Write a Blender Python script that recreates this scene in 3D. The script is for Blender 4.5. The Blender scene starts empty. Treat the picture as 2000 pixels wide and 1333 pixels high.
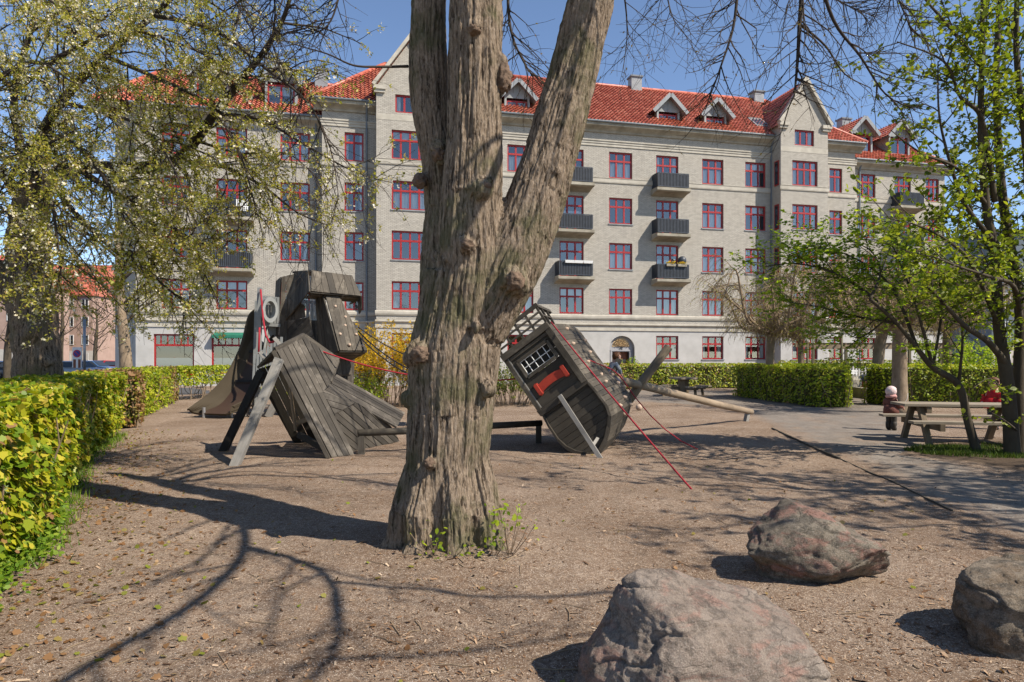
import bpy, math, random
import numpy as np
from mathutils import Vector, Matrix, noise
R = math.radians
F, H, HY = 1333.0, 1.68, 700.0          # focal length in photo pixels, eye height, horizon row
scene = bpy.context.scene
col = scene.collection
V = Vector

def P(px, py, Y):
    return V(((px - 1000) * Y / F, Y, H - (py - HY) * Y / F))
def G(px, py):
    Y = H * F / (py - HY)
    return V(((px - 1000) * Y / F, Y, 0))

# ------------------------------------------------------------------ materials
class NT:
    def __init__(s, name):
        s.m = bpy.data.materials.new(name); s.m.use_nodes = True
        s.t = s.m.node_tree; s.b = s.t.nodes['Principled BSDF']; s.o = s.t.nodes['Material Output']
    def n(s, typ, **kw):
        nd = s.t.nodes.new('ShaderNode' + typ)
        for k, v in kw.items():
            if k.startswith('_'): setattr(nd, k[1:], v)
            else: s.set(nd.inputs[int(k[1:]) if k[0] == 'i' and k[1:].isdigit() else k.replace('__', ' ')], v)
        return nd
    def set(s, sock, v):
        if hasattr(v, 'is_output') and v.is_output: s.t.links.new(v, sock)
        elif isinstance(v, bpy.types.Node): s.t.links.new(v.outputs[0], sock)
        else:
            if isinstance(v, (tuple, list)) and len(v) == 3 and sock.type == 'RGBA': v = (*v, 1)
            sock.default_value = v
    def mix(s, f, a, b, mode='MIX'):
        return s.n('MixRGB', _blend_type=mode, Fac=f, Color1=a, Color2=b).outputs[0]
    def math(s, op, a, b=0.0, clamp=False):
        return s.n('Math', _operation=op, _use_clamp=clamp, i0=a, i1=b).outputs[0]
    def coord(s, kind='Object', scale=(1, 1, 1)):
        c = s.n('TexCoord').outputs[kind]
        return s.n('Mapping', Vector=c, Scale=scale).outputs[0]
    def noise(s, vec, scale, detail=4, rough=.55, dist=0.0):
        return s.n('TexNoise', Vector=vec, Scale=scale, Detail=detail, Roughness=rough, Distortion=dist).outputs[0]
    def ramp(s, fac, stops):
        r = s.n('ValToRGB', Fac=fac); e = r.color_ramp.elements
        while len(e) < len(stops): e.new(.5)
        for i, (p, c) in enumerate(stops):
            e[i].position = p; e[i].color = (*c, 1) if len(c) == 3 else c
        return r.outputs[0]
    def step(s, fac, lo, hi):
        return s.n('MapRange', Value=fac, From__Min=lo, From__Max=hi).outputs[0]
    def rand(s):
        return s.n('NewGeometry').outputs['Random Per Island']
    def bump(s, h, strength=.4, dist=.02):
        s.set(s.b.inputs['Normal'], s.n('Bump', Height=h, Strength=strength, Distance=dist))
    def fin(s, color, rough=.8, spec=.25):
        s.set(s.b.inputs['Base Color'], color); s.set(s.b.inputs['Roughness'], rough)
        s.b.inputs['Specular IOR Level'].default_value = spec
        return s.m

def pmat(name, c1, c2, scale=3, rough=.8, bump=.3, bscale=30, bdist=.01, stretch=(1, 1, 1), coord='Object', island=0, spec=.25, metal=0):
    k = NT(name); vec = k.coord(coord, stretch)
    f = k.step(k.noise(vec, scale, 5, .6), .3, .7)
    c = k.mix(f, c1, c2)
    if island:
        g = k.math('MULTIPLY_ADD', k.rand(), island); g.node.inputs[2].default_value = 1 - island / 2
        c = k.mix(1.0, c, g, 'MULTIPLY')
    if bump: k.bump(k.noise(vec, bscale, 5, .65), bump, bdist)
    k.b.inputs['Metallic'].default_value = metal
    return k.fin(c, rough, spec)

def leafmat(name, stops, rough=.5, transl=.45, gloss=.25, var=.0):
    k = NT(name)
    c = k.ramp(k.rand(), stops)
    if var:
        f = k.step(k.noise(k.coord(), var, 2), .42, .6)
        c = k.mix(k.math('MULTIPLY', f, .5), c, k.mix(1.0, c, (.55, .62, .5), 'MULTIPLY'))
    k.fin(c, rough, gloss)
    tr = k.n('BsdfTranslucent', Color=k.mix(1.0, c, (1.25, 1.3, .7), 'MULTIPLY'))
    mx = k.n('MixShader', Fac=transl); k.t.links.new(k.b.outputs[0], mx.inputs[1]); k.t.links.new(tr.outputs[0], mx.inputs[2])
    k.t.links.new(mx.outputs[0], k.o.inputs[0])
    return k.m

def woodmat(name, c1, c2, dark, island=.55, rough=.75, wear=None):
    k = NT(name)
    vec = k.coord('UV', (1.4, 26, 1)); r = k.rand()
    off = k.n('CombineXYZ', X=k.math('MULTIPLY', r, 91), Y=k.math('MULTIPLY', r, 37), Z=0.0)
    v2 = k.n('VectorMath', _operation='ADD', i0=vec, i1=off).outputs[0]
    g = k.noise(v2, 2.2, 6, .68, .4)
    c = k.mix(k.step(g, .32, .68), c1, c2)
    c = k.mix(k.step(k.noise(v2, 5, 3, .7), .62, .78), c, dark)
    big = k.noise(k.coord('Object'), 1.6, 4, .6)
    c = k.mix(k.math('MULTIPLY', k.step(big, .45, .72), .6), c, dark)
    if wear: c = k.mix(k.math('MULTIPLY', k.step(k.noise(k.coord('Object'), 2.6, 5, .65), .52, .68), .75), c, wear)
    gg = k.math('MULTIPLY_ADD', r, island); gg.node.inputs[2].default_value = 1 - island / 2
    c = k.mix(1.0, c, gg, 'MULTIPLY')
    k.bump(g, .5, .006)
    return k.fin(c, rough, .3)

def barkmat(name, pale, mid, dark, lichen, sx=1.0):
    k = NT(name)
    warp = k.n('TexNoise', Vector=k.coord(), Scale=2.5, Detail=3.0).outputs['Color']
    vv = k.n('VectorMath', _operation='ADD', i0=k.coord('Object', (1, 1, .085)), i1=k.n('VectorMath', _operation='MULTIPLY', i0=warp, i1=(.09, .09, .02)).outputs[0]).outputs[0]
    n1 = k.noise(vv, 34 * sx, 5, .62, .25); n2 = k.noise(k.coord(), 2.4, 5, .6); n3 = k.noise(k.coord('Object', (1, 1, .4)), 60, 5, .7)
    c = k.mix(k.step(n1, .36, .62), mid, pale)
    c = k.mix(k.math('MULTIPLY', k.step(n1, .47, .38), .85), c, dark)
    c = k.mix(k.math('MULTIPLY', k.step(n3, .5, .72), .6), c, k.mix(.6, pale, (.5, .43, .35)))
    c = k.mix(k.math('MULTIPLY', k.step(n3, .46, .3), .6), c, dark)
    c = k.mix(k.math('MULTIPLY', k.step(n2, .48, .62), .65), c, lichen)
    h = k.math('ADD', k.math('MULTIPLY', n1, 1.0), k.math('MULTIPLY', n3, .4))
    k.bump(h, 1.0, .035)
    return k.fin(c, .9, .12)

m = {}
def build_materials():
    # ground: trodden sand and wood chip
    def groundcol(k, v):
        big = k.noise(v, .55, 5, .6); med = k.noise(v, 6, 6, .65); fine = k.noise(v, 70, 5, .75)
        c = k.mix(k.step(big, .38, .6), (.138, .096, .066), (.228, .172, .127))
        c = k.mix(k.math('MULTIPLY', k.step(med, .45, .7), .55), c, (.145, .085, .05))
        c = k.mix(k.math('MULTIPLY', k.step(fine, .54, .68), .75), c, (.5, .4, .3))
        c = k.mix(k.math('MULTIPLY', k.step(fine, .47, .36), .8), c, (.07, .044, .03))
        cs = k.noise(v, 22, 5, .7); c = k.mix(k.math('MULTIPLY', k.step(cs, .52, .68), .6), c, (.11, .066, .042)); c = k.mix(k.math('MULTIPLY', k.step(cs, .46, .33), .45), c, (.42, .32, .23))
        vo = k.n('TexVoronoi', Vector=v, Scale=120.0, _feature='F1')
        sp = k.math('MULTIPLY', k.math('LESS_THAN', vo.outputs['Distance'], .32), k.step(k.n('SeparateColor', Color=vo.outputs['Color']).outputs[0], .72, .74))
        c = k.mix(k.math('MULTIPLY', sp, .85), c, (.62, .55, .47))
        vo2 = k.n('TexVoronoi', Vector=k.n('Mapping', Vector=v, Scale=(1, 2.2, 1), Rotation=(0, 0, .6)).outputs[0], Scale=38.0)
        sp2 = k.math('MULTIPLY', k.math('LESS_THAN', vo2.outputs['Distance'], .3), k.step(k.n('SeparateColor', Color=vo2.outputs['Color']).outputs[1], .8, .82))
        c = k.mix(k.math('MULTIPLY', sp2, .7), c, (.1, .062, .043))
        return c, med, fine
    k = NT('playground_ground'); v = k.coord('Object'); c, med, fine = groundcol(k, v)
    k.bump(k.math('ADD', k.math('MULTIPLY', fine, .5), med), .75, .03)
    m['ground'] = k.fin(c, .95, .1)
    k = NT('grey_path'); v = k.coord('Object')
    med = k.noise(v, 2.2, 6, .65); fine = k.noise(v, 60, 5, .75)
    c = k.mix(k.step(med, .35, .68), (.13, .107, .086), (.19, .163, .135))
    c = k.mix(k.math('MULTIPLY', k.step(fine, .5, .7), .6), c, (.42, .4, .37))
    c = k.mix(k.math('MULTIPLY', k.step(fine, .45, .3), .5), c, (.08, .075, .07))
    ed = k.math('ADD', k.n('Attribute', _attribute_name='edge').outputs['Fac'], k.math('MULTIPLY', k.noise(v, 2.6, 5, .7), .9)); gcol = groundcol(k, v)[0]
    c = k.mix(k.step(ed, 1.15, .55), c, gcol)
    c = k.mix(k.math('MULTIPLY', k.step(k.noise(v, .9, 5, .7), .5, .66), .75), c, gcol)
    k.bump(fine, .5, .015); m['path'] = k.fin(c, .92, .15)
    k = NT('shaded_soil'); v = k.coord('Object'); ed = k.math('ADD', k.n('Attribute', _attribute_name='edge').outputs['Fac'], k.math('MULTIPLY', k.noise(v, 2.6, 5, .7), .9)); f2 = k.noise(v, 40, 5, .7)  # soil brown with the shade under the right tree mixed into its tone
    sc = k.mix(k.step(f2, .35, .65), (.045, .032, .022), (.1, .072, .05)); c = k.mix(k.step(ed, 1.1, .55), sc, groundcol(k, v)[0]); k.bump(f2, .6, .02); m['soil'] = k.fin(c, .95, .1)
    # brick and plaster
    k = NT('grey_brick'); v = k.n('TexCoord').outputs['UV']
    br = k.n('TexBrick', Vector=v, Color1=(.43, .4, .343), Color2=(.305, .283, .245), Mortar=(.175, .164, .146), Scale=1.0, Mortar__Size=.012, Mortar__Smooth=.1, Bias=-.15, Brick__Width=.24, Row__Height=.075)
    br.offset = .5
    nn = k.noise(v, .35, 5, .6); n2 = k.noise(v, 6, 4, .7)
    c = k.mix(k.math('MULTIPLY', k.step(nn, .4, .7), .3), br.outputs['Color'], (.32, .29, .24))
    st = k.noise(k.n('Mapping', Vector=v, Scale=(1.6, .12, 1)).outputs[0], 1.0, 4, .6); c = k.mix(k.math('MULTIPLY', k.step(st, .55, .75), .28), c, (.2, .185, .16))
    c = k.mix(k.math('MULTIPLY', k.step(n2, .45, .75), .35), c, (.46, .43, .37))
    k.bump(br.outputs['Fac'], -.3, .01); m['brick'] = k.fin(c, .9, .2)
    m['plaster'] = pmat('grey_plaster', (.43, .42, .4), (.34, .332, .312), 1.1, .9, .25, 14, .01)
    m['stone'] = pmat('pale_stone', (.45, .42, .355), (.32, .295, .245), 2.0, .85, .3, 20, .01)
    m['concrete'] = pmat('stained_concrete', (.36, .33, .265), (.19, .17, .13), 1.3, .9, .35, 18, .01)
    m['niche'] = pmat('niche_grey', (.31, .31, .32), (.27, .27, .28), 1.3, .8, .1, 18, .01)
    m['redpaint'] = pmat('red_paint', (.32, .015, .014), (.23, .011, .011), 4, .45, .1, 20, .003, spec=.4)
    m['zinc'] = pmat('zinc', (.25, .265, .27), (.17, .18, .19), 3, .5, .15, 20, .004, spec=.4)
    m['dormerpaint'] = pmat('dormer_grey', (.27, .29, .29), (.22, .24, .24), 3, .6, .1, 20, .004)
    m['pipe'] = pmat('pipe_grey', (.16, .18, .2), (.12, .135, .15), 5, .5, .1, 20, .004)
    m['blackrail'] = pmat('black_railing', (.03, .036, .046), (.05, .058, .072), 5, .45, .1, 20, .003, spec=.4)
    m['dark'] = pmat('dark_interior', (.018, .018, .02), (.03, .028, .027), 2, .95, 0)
    m['curtain'] = pmat('white_curtain', (.62, .64, .64), (.5, .53, .55), 3, .9, .6, 3, .05, stretch=(14, 14, .3))
    m['frost'] = pmat('frosted_film', (.5, .56, .56), (.45, .52, .53), 1, .5, 0)
    m['reddoor'] = pmat('brown_door', (.2, .07, .035), (.14, .05, .026), 6, .5, .1, 20, .003, stretch=(3, 3, .4))
    m['relief'] = pmat('sand_relief', (.55, .42, .25), (.4, .28, .15), 6, .8, .6, 9, .05)
    m['green_awning'] = pmat('green_awning', (.015, .11, .07), (.02, .14, .09), 6, .7, 0)
    k = NT('window_glass')
    gl = k.n('BsdfGlossy', Color=(1, .97, .92, 1), Roughness=.03); tr = k.n('BsdfTransparent', Color=(.84, .87, .88, 1))
    mx = k.n('MixShader', Fac=k.math('MULTIPLY_ADD', k.n('LayerWeight', Blend=.35).outputs['Fresnel'], .8)); mx.inputs[0].links[0].from_node.inputs[2].default_value = .13
    k.t.links.new(tr.outputs[0], mx.inputs[1]); k.t.links.new(gl.outputs[0], mx.inputs[2]); k.t.links.new(mx.outputs[0], k.o.inputs[0])
    m['glass'] = k.m
    # pantiles
    k = NT('red_pantile'); v = k.n('TexCoord').outputs['UV']; sx = k.n('SeparateXYZ', Vector=v)
    fu = k.math('FRACT', k.math('DIVIDE', sx.outputs[0], .26)); fv = k.math('FRACT', k.math('DIVIDE', sx.outputs[1], .36))
    iu = k.math('FLOOR', k.math('DIVIDE', sx.outputs[0], .26)); iv = k.math('FLOOR', k.math('DIVIDE', sx.outputs[1], .36))
    wn = k.n('TexWhiteNoise', _noise_dimensions='2D', Vector=k.n('CombineXYZ', X=iu, Y=iv, Z=0.0))
    c = k.ramp(wn.outputs['Value'], [(0, (.28, .064, .036)), (.5, (.4, .1, .058)), (1, (.48, .16, .1))])
    c = k.mix(k.math('MULTIPLY', k.step(k.noise(v, .6, 5), .5, .72), .5), c, (.3, .075, .045))
    hu = k.math('SINE', k.math('MULTIPLY', fu, 6.283)); hh = k.math('SUBTRACT', k.math('MULTIPLY', hu, .5), fv)
    m['tile'] = k.fin(c, .42, .4)
    # timber
    m['hull'] = woodmat('weathered_timber', (.042, .035, .026), (.08, .068, .051), (.018, .015, .011), 1.0, wear=(.13, .112, .086))
    m['hulldark'] = woodmat('dark_timber', (.044, .037, .027), (.07, .06, .045), (.02, .017, .013), .6)
    m['bowtimber'] = woodmat('bow_timber', (.042, .036, .028), (.085, .074, .06), (.018, .015, .012), 1.0, wear=(.165, .145, .12))
    m['greywood'] = woodmat('grey_timber', (.2, .19, .17), (.28, .265, .24), (.1, .093, .08), .4)
    m['tan'] = woodmat('tan_timber', (.27, .2, .125), (.34, .26, .17), (.14, .1, .06), .3)
    m['log'] = woodmat('log_timber', (.22, .165, .11), (.3, .235, .165), (.1, .075, .05), .2)
    m['tabletop'] = woodmat('table_timber', (.2, .165, .12), (.28, .235, .175), (.12, .1, .075), .35)
    m['tabledark'] = woodmat('table_leg_timber', (.15, .11, .07), (.2, .155, .1), (.07, .05, .03), .35)
    m['blackwood'] = woodmat('black_timber', (.02, .018, .016), (.035, .032, .028), (.01, .01, .009), .3)
    m['slide'] = pmat('brown_slide', (.075, .06, .04), (.06, .048, .032), 2, .75, .1, 20, .003, spec=.12)
    m['slidein'] = pmat('shaded_slide', (.05, .026, .018), (.055, .038, .025), 1.7, .62, .08, 18, .003, spec=.25)  # chute bed darker than its walls: the shade is put into the colour
    m['paleplastic'] = pmat('pale_panel', (.27, .28, .27), (.21, .22, .21), 3, .55, .1, 20, .003)
    m['rope'] = pmat('red_rope', (.34, .022, .035), (.2, .016, .024), 60, .8, .4, 120, .004)
    m['chain'] = pmat('dark_chain', (.025, .026, .028), (.045, .045, .046), 20, .5, .1, 30, .003, metal=.5)
    m['redboard'] = pmat('red_board', (.43, .052, .028), (.3, .034, .02), 5, .6, .3, 30, .004)
    m['white'] = pmat('white_paint', (.72, .72, .7), (.6, .6, .58), 8, .6, .1, 30, .003)
    m['whitewood'] = pmat('weathered_white', (.55, .54, .5), (.42, .41, .37), 5, .7, .2, 30, .004)
    m['steel'] = pmat('steel', (.4, .4, .4), (.3, .3, .3), 8, .4, .1, 30, .003, metal=.7)
    m['hold'] = pmat('climbing_hold', (.45, .35, .26), (.34, .24, .18), 20, .8, .4, 40, .005)
    # stone
    def rock(name, a, b, cc, d, seed):
        k = NT(name); v = k.n('Mapping', Vector=k.n('TexCoord').outputs['Object'], Location=(seed, seed * 2, 0)).outputs[0]
        n1 = k.noise(v, 2.4, 6, .6, .5); n2 = k.noise(v, 13, 7, .72); n3 = k.noise(v, 120, 5, .75)
        ms = k.noise(k.n('Mapping', Vector=v, Scale=(1, 1, 4), Rotation=(.5, .3, .2)).outputs[0], 3, 6, .65, .6)
        c = k.mix(k.step(n1, .32, .68), a, b)
        c = k.mix(k.math('MULTIPLY', k.step(ms, .5, .58), .8), c, cc)
        c = k.mix(k.math('MULTIPLY', k.step(n2, .47, .6), .8), c, d)
        c = k.mix(k.math('MULTIPLY', k.step(n3, .5, .66), .55), c, k.mix(.5, c, (.55, .5, .43)))
        c = k.mix(k.math('MULTIPLY', k.step(n3, .47, .34), .6), c, d)
        cr = k.n('TexVoronoi', Vector=k.n('Mapping', Vector=k.mix(.12, v, k.n('TexNoise', Vector=v, Scale=4.0, Detail=5.0).outputs['Color']), Scale=(1, 1, 2.2), Rotation=(.4, .5, .1)).outputs[0], Scale=3.2, _feature='DISTANCE_TO_EDGE')
        crk = k.math('MULTIPLY', k.step(cr.outputs['Distance'], .018, .0), k.step(n1, .42, .55))
        c = k.mix(k.math('MULTIPLY', crk, .55), c, (.06, .05, .042))
        h = k.math('ADD', k.math('MULTIPLY', n2, 1.0), k.math('MULTIPLY', n3, .6)); h = k.math('SUBTRACT', h, k.math('MULTIPLY', crk, .15))
        k.bump(h, .8, .035); return k.fin(c, .78, .3)
    m['rock1'] = rock('boulder_near', (.205, .155, .12), (.29, .24, .195), (.285, .165, .125), (.11, .088, .07), 1.3)
    m['rock2'] = rock('boulder_mid', (.15, .118, .083), (.225, .192, .145), (.25, .12, .09), (.06, .052, .038), 4.1)
    m['rock3'] = rock('boulder_right', (.165, .125, .08), (.25, .2, .145), (.14, .095, .055), (.06, .05, .036), 7.7)
    # plants
    m['limebark'] = barkmat('lime_bark', (.26, .2, .143), (.13, .096, .065), (.03, .021, .014), (.085, .088, .04))
    m['cherrybark'] = barkmat('cherry_bark', (.2, .155, .11), (.105, .078, .055), (.016, .013, .01), (.115, .1, .05))
    m['twig'] = pmat('dark_twig', (.032, .024, .018), (.05, .038, .028), 9, .85, 0)
    m['browntwig'] = pmat('brown_twig', (.27, .2, .128), (.175, .128, .083), 6, .85, 0)
    m['palebark'] = pmat('pale_bark', (.27, .205, .14), (.135, .1, .065), 5, .9, .6, 22, .015, stretch=(1, 1, .5))
    m['darkbark'] = pmat('dark_bark', (.045, .036, .025), (.085, .068, .046), 6, .9, .6, 22, .015, stretch=(1, 1, .4))
    m['hedgeleaf'] = leafmat('hedge_leaf', [(0, (.11, .16, .01)), (.35, (.21, .28, .014)), (.75, (.36, .39, .02)), (1, (.48, .45, .045))], .45, .4, .35)
    m['mapleleaf'] = leafmat('maple_hedge_leaf', [(0, (.07, .14, .008)), (.35, (.18, .25, .012)), (.7, (.36, .35, .015)), (.93, (.5, .41, .05)), (1, (.3, .17, .07))], .45, .38, .35)
    m['brownleaf'] = leafmat('brown_leaf', [(0, (.17, .085, .035)), (.6, (.28, .16, .075)), (.85, (.17, .2, .02)), (1, (.34, .22, .12))], .6, .3, .2)
    m['cherryleaf'] = leafmat('cherry_leaf', [(0, (.2, .2, .025)), (.35, (.34, .325, .045)), (.75, (.5, .45, .1)), (.88, (.42, .27, .1)), (1, (.28, .36, .035))], .5, .5, .3)
    m['blossom'] = leafmat('white_blossom', [(0, (.55, .48, .33)), (.6, (.68, .63, .5)), (1, (.76, .73, .65))], .6, .3, .2)
    m['rightleaf'] = leafmat('young_leaf', [(0, (.085, .13, .01)), (.5, (.185, .23, .014)), (1, (.34, .36, .035))], .45, .45, .35)
    m['greenleaf'] = leafmat('bright_maple_leaf', [(0, (.15, .24, .018)), (.5, (.26, .36, .025)), (1, (.42, .48, .04))], .45, .6, .3)
    m['yellowflower'] = leafmat('forsythia_flower', [(0, (.36, .22, .012)), (.5, (.58, .36, .015)), (.85, (.64, .42, .02)), (1, (.22, .22, .02))], .6, .35, .15)
    m['shrubleaf'] = leafmat('shrub_leaf', [(0, (.045, .08, .01)), (.5, (.11, .15, .02)), (.85, (.2, .22, .03)), (1, (.25, .18, .09))], .5, .35, .3)
    m['grass'] = leafmat('grass_blade', [(0, (.05, .11, .008)), (.6, (.12, .21, .012)), (1, (.22, .28, .03))], .5, .35, .25)
    m['groundleaf'] = leafmat('dark_ground_leaf', [(0, (.03, .055, .008)), (.6, (.06, .1, .012)), (1, (.11, .14, .02))], .6, .3, .2)
    m['burl'] = pmat('burl', (.2, .135, .092), (.085, .06, .042), 14, .9, .9, 26, .03)
    m['streetleaf'] = leafmat('street_tree_bud', [(0, (.16, .12, .035)), (.6, (.24, .18, .05)), (1, (.2, .11, .06))], .6, .35, .2)
    m['chip'] = leafmat('wood_chip', [(0, (.06, .034, .02)), (.4, (.16, .09, .05)), (.75, (.27, .17, .1)), (1, (.44, .34, .24))], .85, 0.0, .1)
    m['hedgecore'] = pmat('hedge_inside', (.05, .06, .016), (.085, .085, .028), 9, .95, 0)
    # people, cars, town
    m['skin'] = pmat('skin', (.55, .33, .25), (.5, .29, .21), 20, .55, 0)
    m['brownhair'] = pmat('brown_hair', (.13, .055, .022), (.07, .03, .013), 30, .6, .4, 60, .004)
    m['greyshirt'] = pmat('grey_shirt', (.33, .35, .37), (.16, .18, .22), 9, .9, .3, 20, .01)
    m['navy'] = pmat('navy_cloth', (.03, .035, .06), (.045, .05, .08), 9, .9, .2, 20, .01)
    m['brownjacket'] = pmat('brown_jacket', (.16, .06, .042), (.11, .04, .03), 9, .75, .4, 20, .01)
    m['pinkhat'] = pmat('pale_pink_knit', (.62, .49, .46), (.54, .41, .39), 20, .95, .4, 60, .006)
    m['pinkscarf'] = pmat('pink_scarf', (.5, .28, .25), (.43, .22, .2), 20, .95, .4, 60, .006)
    m['redcoat'] = pmat('red_coat', (.45, .012, .012), (.36, .01, .012), 7, .6, .3, 20, .01)
    m['shoe'] = pmat('dark_shoe', (.03, .026, .022), (.05, .042, .034), 9, .6, .1, 20, .003)
    m['pinkwall'] = pmat('pink_brick', (.4, .28, .225), (.33, .225, .18), 1.2, .9, .2, 10, .01)
    m['palewall'] = pmat('cream_wall', (.5, .46, .4), (.42, .38, .33), .7, .9, .2, 10, .01)
    m['greybuild'] = pmat('blue_grey_cladding', (.13, .16, .19), (.1, .125, .15), .7, .6, .1, 10, .01)
    m['asphalt'] = pmat('asphalt', (.06, .06, .062), (.08, .08, .08), 2, .9, .3, 60, .01)
    for nm, c in (('silver', (.45, .47, .5)), ('darkcar', (.03, .035, .045)), ('bluecar', (.05, .1, .2)), ('redcar', (.3, .02, .03)), ('whitecar', (.7, .7, .7))):
        m[nm] = pmat('car_' + nm, c, tuple(x * .9 for x in c), 2, .3, 0, spec=.5)
    m['carglass'] = pmat('car_glass', (.02, .025, .03), (.03, .035, .04), 2, .1, 0, spec=.6)
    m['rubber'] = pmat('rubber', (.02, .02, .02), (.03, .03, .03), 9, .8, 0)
    m['lampred'] = pmat('tail_lamp_red', (.4, .01, .01), (.35, .01, .01), 9, .3, 0)
    m['signblue'] = pmat('sign_blue', (.02, .05, .26), (.02, .05, .24), 9, .4, 0)
    m['signred'] = pmat('sign_red', (.45, .02, .03), (.42, .02, .03), 9, .4, 0)
    m['moss'] = pmat('mossy_wood', (.12, .1, .06), (.09, .085, .05), 5, .9, .3, 20, .01)
build_materials()

# ------------------------------------------------------------------ mesh building
def wmat(o):
    M = o.matrix_basis.copy()
    while o.parent: o = o.parent; M = o.matrix_basis @ M
    return M
def clip(poly, c, sgn):           # keep x*sgn >= c*sgn (second coordinate), 2-D convex clip on y
    out = []
    for i in range(len(poly)):
        a, b = poly[i], poly[(i + 1) % len(poly)]
        da, db = (a[1] - c) * sgn, (b[1] - c) * sgn
        if da >= 0: out.append(a)
        if da * db < 0:
            t = da / (da - db); out.append((a[0] + t * (b[0] - a[0]), a[1] + t * (b[1] - a[1])))
    return out

class MB:
    def __init__(s): s.v = []; s.f = []; s.u = []; s.mi = []
    def add(s, pts, faces, uvs=None, mi=0):
        o = len(s.v); s.v += [tuple(p) for p in pts]
        for i, f in enumerate(faces):
            s.f.append([o + j for j in f]); s.mi.append(mi)
            s.u.append(uvs[i] if uvs else None)
        return s
    def quad(s, a, b, c, d, mi=0, uv=None): return s.add([a, b, c, d], [(0, 1, 2, 3)], [uv] if uv else None, mi)
    def box(s, x0, x1, y0, y1, z0, z1, mi=0):
        p = [(x, y, z) for z in (z0, z1) for y in (y0, y1) for x in (x0, x1)]
        L = [(0, 2, 3, 1), (4, 5, 7, 6), (0, 1, 5, 4), (1, 3, 7, 5), (3, 2, 6, 7), (2, 0, 4, 6)]
        uv = []
        for f in L:
            q = [p[i] for i in f]
            ax = [i for i in range(3) if max(c[i] for c in q) - min(c[i] for c in q) > 1e-9]
            if len(ax) < 2: ax = [0, 2]
            uv.append([(c[ax[0]], c[ax[1]]) for c in q])
        return s.add(p, L, uv, mi)
    def beam(s, a, b, w, h, up=(0, 0, 1), mi=0, w2=None, h2=None):
        a, b = V(a), V(b); d = (b - a); L = d.length; d.normalize(); up = V(up)
        x = d.cross(up)
        if x.length < 1e-4: x = d.cross(V((1, 0, 0)))
        x.normalize(); z = x.cross(d); w2 = w if w2 is None else w2; h2 = h if h2 is None else h2
        p = [a + x * (sx * w / 2) + z * (sz * h / 2) for sx, sz in ((-1, -1), (1, -1), (1, 1), (-1, 1))]
        p += [b + x * (sx * w2 / 2) + z * (sz * h2 / 2) for sx, sz in ((-1, -1), (1, -1), (1, 1), (-1, 1))]
        fs = [(0, 1, 5, 4), (1, 2, 6, 5), (2, 3, 7, 6), (3, 0, 4, 7), (3, 2, 1, 0), (4, 5, 6, 7)]
        uv = [[(0, i * .3), (0, i * .3 + w), (L, i * .3 + w), (L, i * .3)] for i in range(4)] + [[(0, 0), (0, w), (h * .2, w), (h * .2, 0)]] * 2
        return s.add(p, fs, uv, mi)
    def tube(s, pts, rad, n=6, cap=True, mi=0):
        pts = [V(p) for p in pts]; k = len(pts)
        if not hasattr(rad, '__len__'): rad = [rad] * k
        o = len(s.v); x = None; L = 0
        for i, p in enumerate(pts):
            d = (pts[min(i + 1, k - 1)] - pts[max(i - 1, 0)])
            if d.length < 1e-9: d = V((0, 0, 1))
            d.normalize()
            if x is None: x = d.orthogonal()
            x = (x - d * x.dot(d))
            if x.length < 1e-6: x = d.orthogonal()
            x.normalize(); y = d.cross(x); r = rad[i]
            for j in range(n):
                a = 6.28318 * j / n; q = p + x * (math.cos(a) * r) + y * (math.sin(a) * r); s.v.append((q.x, q.y, q.z))
        ls = [0.0]
        for i in range(1, k): ls.append(ls[-1] + (pts[i] - pts[i - 1]).length)
        cw = 6.28 * max(rad) / n
        for i in range(k - 1):
            for j in range(n):
                j2 = (j + 1) % n
                s.f.append([o + i * n + j, o + i * n + j2, o + (i + 1) * n + j2, o + (i + 1) * n + j]); s.mi.append(mi)
                s.u.append([(ls[i], j * cw), (ls[i], (j + 1) * cw), (ls[i + 1], (j + 1) * cw), (ls[i + 1], j * cw)])
        if cap:
            s.f.append([o + j for j in range(n)][::-1]); s.mi.append(mi); s.u.append([(0, j * cw * .3) for j in range(n)])
            s.f.append([o + (k - 1) * n + j for j in range(n)]); s.mi.append(mi); s.u.append([(0, j * cw * .3) for j in range(n)])
        return s
    def lathe(s, prof, n=16, c=(0, 0, 0), mi=0):
        o = len(s.v); k = len(prof)
        for r, z in prof:
            for j in range(n):
                a = 6.28318 * j / n; s.v.append((c[0] + r * math.cos(a), c[1] + r * math.sin(a), c[2] + z))
        for i in range(k - 1):
            for j in range(n):
                j2 = (j + 1) % n; s.f.append([o + i * n + j, o + i * n + j2, o + (i + 1) * n + j2, o + (i + 1) * n + j]); s.mi.append(mi); s.u.append(None)
        s.f.append([o + j for j in range(n)][::-1]); s.f.append([o + (k - 1) * n + j for j in range(n)]); s.mi += [mi, mi]; s.u += [None, None]
        return s
    def prism(s, poly, t, mi=0, uvdir=None):      # planar polygon, thickness vector t
        poly = [V(p) for p in poly]; t = V(t); k = len(poly)
        e = V(uvdir).normalized() if uvdir is not None else (poly[1] - poly[0]).normalized()
        nrm = t.normalized(); f_ = nrm.cross(e)
        uvp = [((p.dot(e)), p.dot(f_)) for p in poly]
        pts = poly + [p + t for p in poly]
        fs = [list(range(k))[::-1], [k + i for i in range(k)]]; uv = [uvp[::-1], uvp]
        for i in range(k):
            j = (i + 1) % k; fs.append([i, j, k + j, k + i]); tl = t.length
            uv.append([uvp[i], uvp[j], (uvp[j][0], uvp[j][1] + tl), (uvp[i][0], uvp[i][1] + tl)])
        return s.add(pts, fs, uv, mi)
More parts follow.
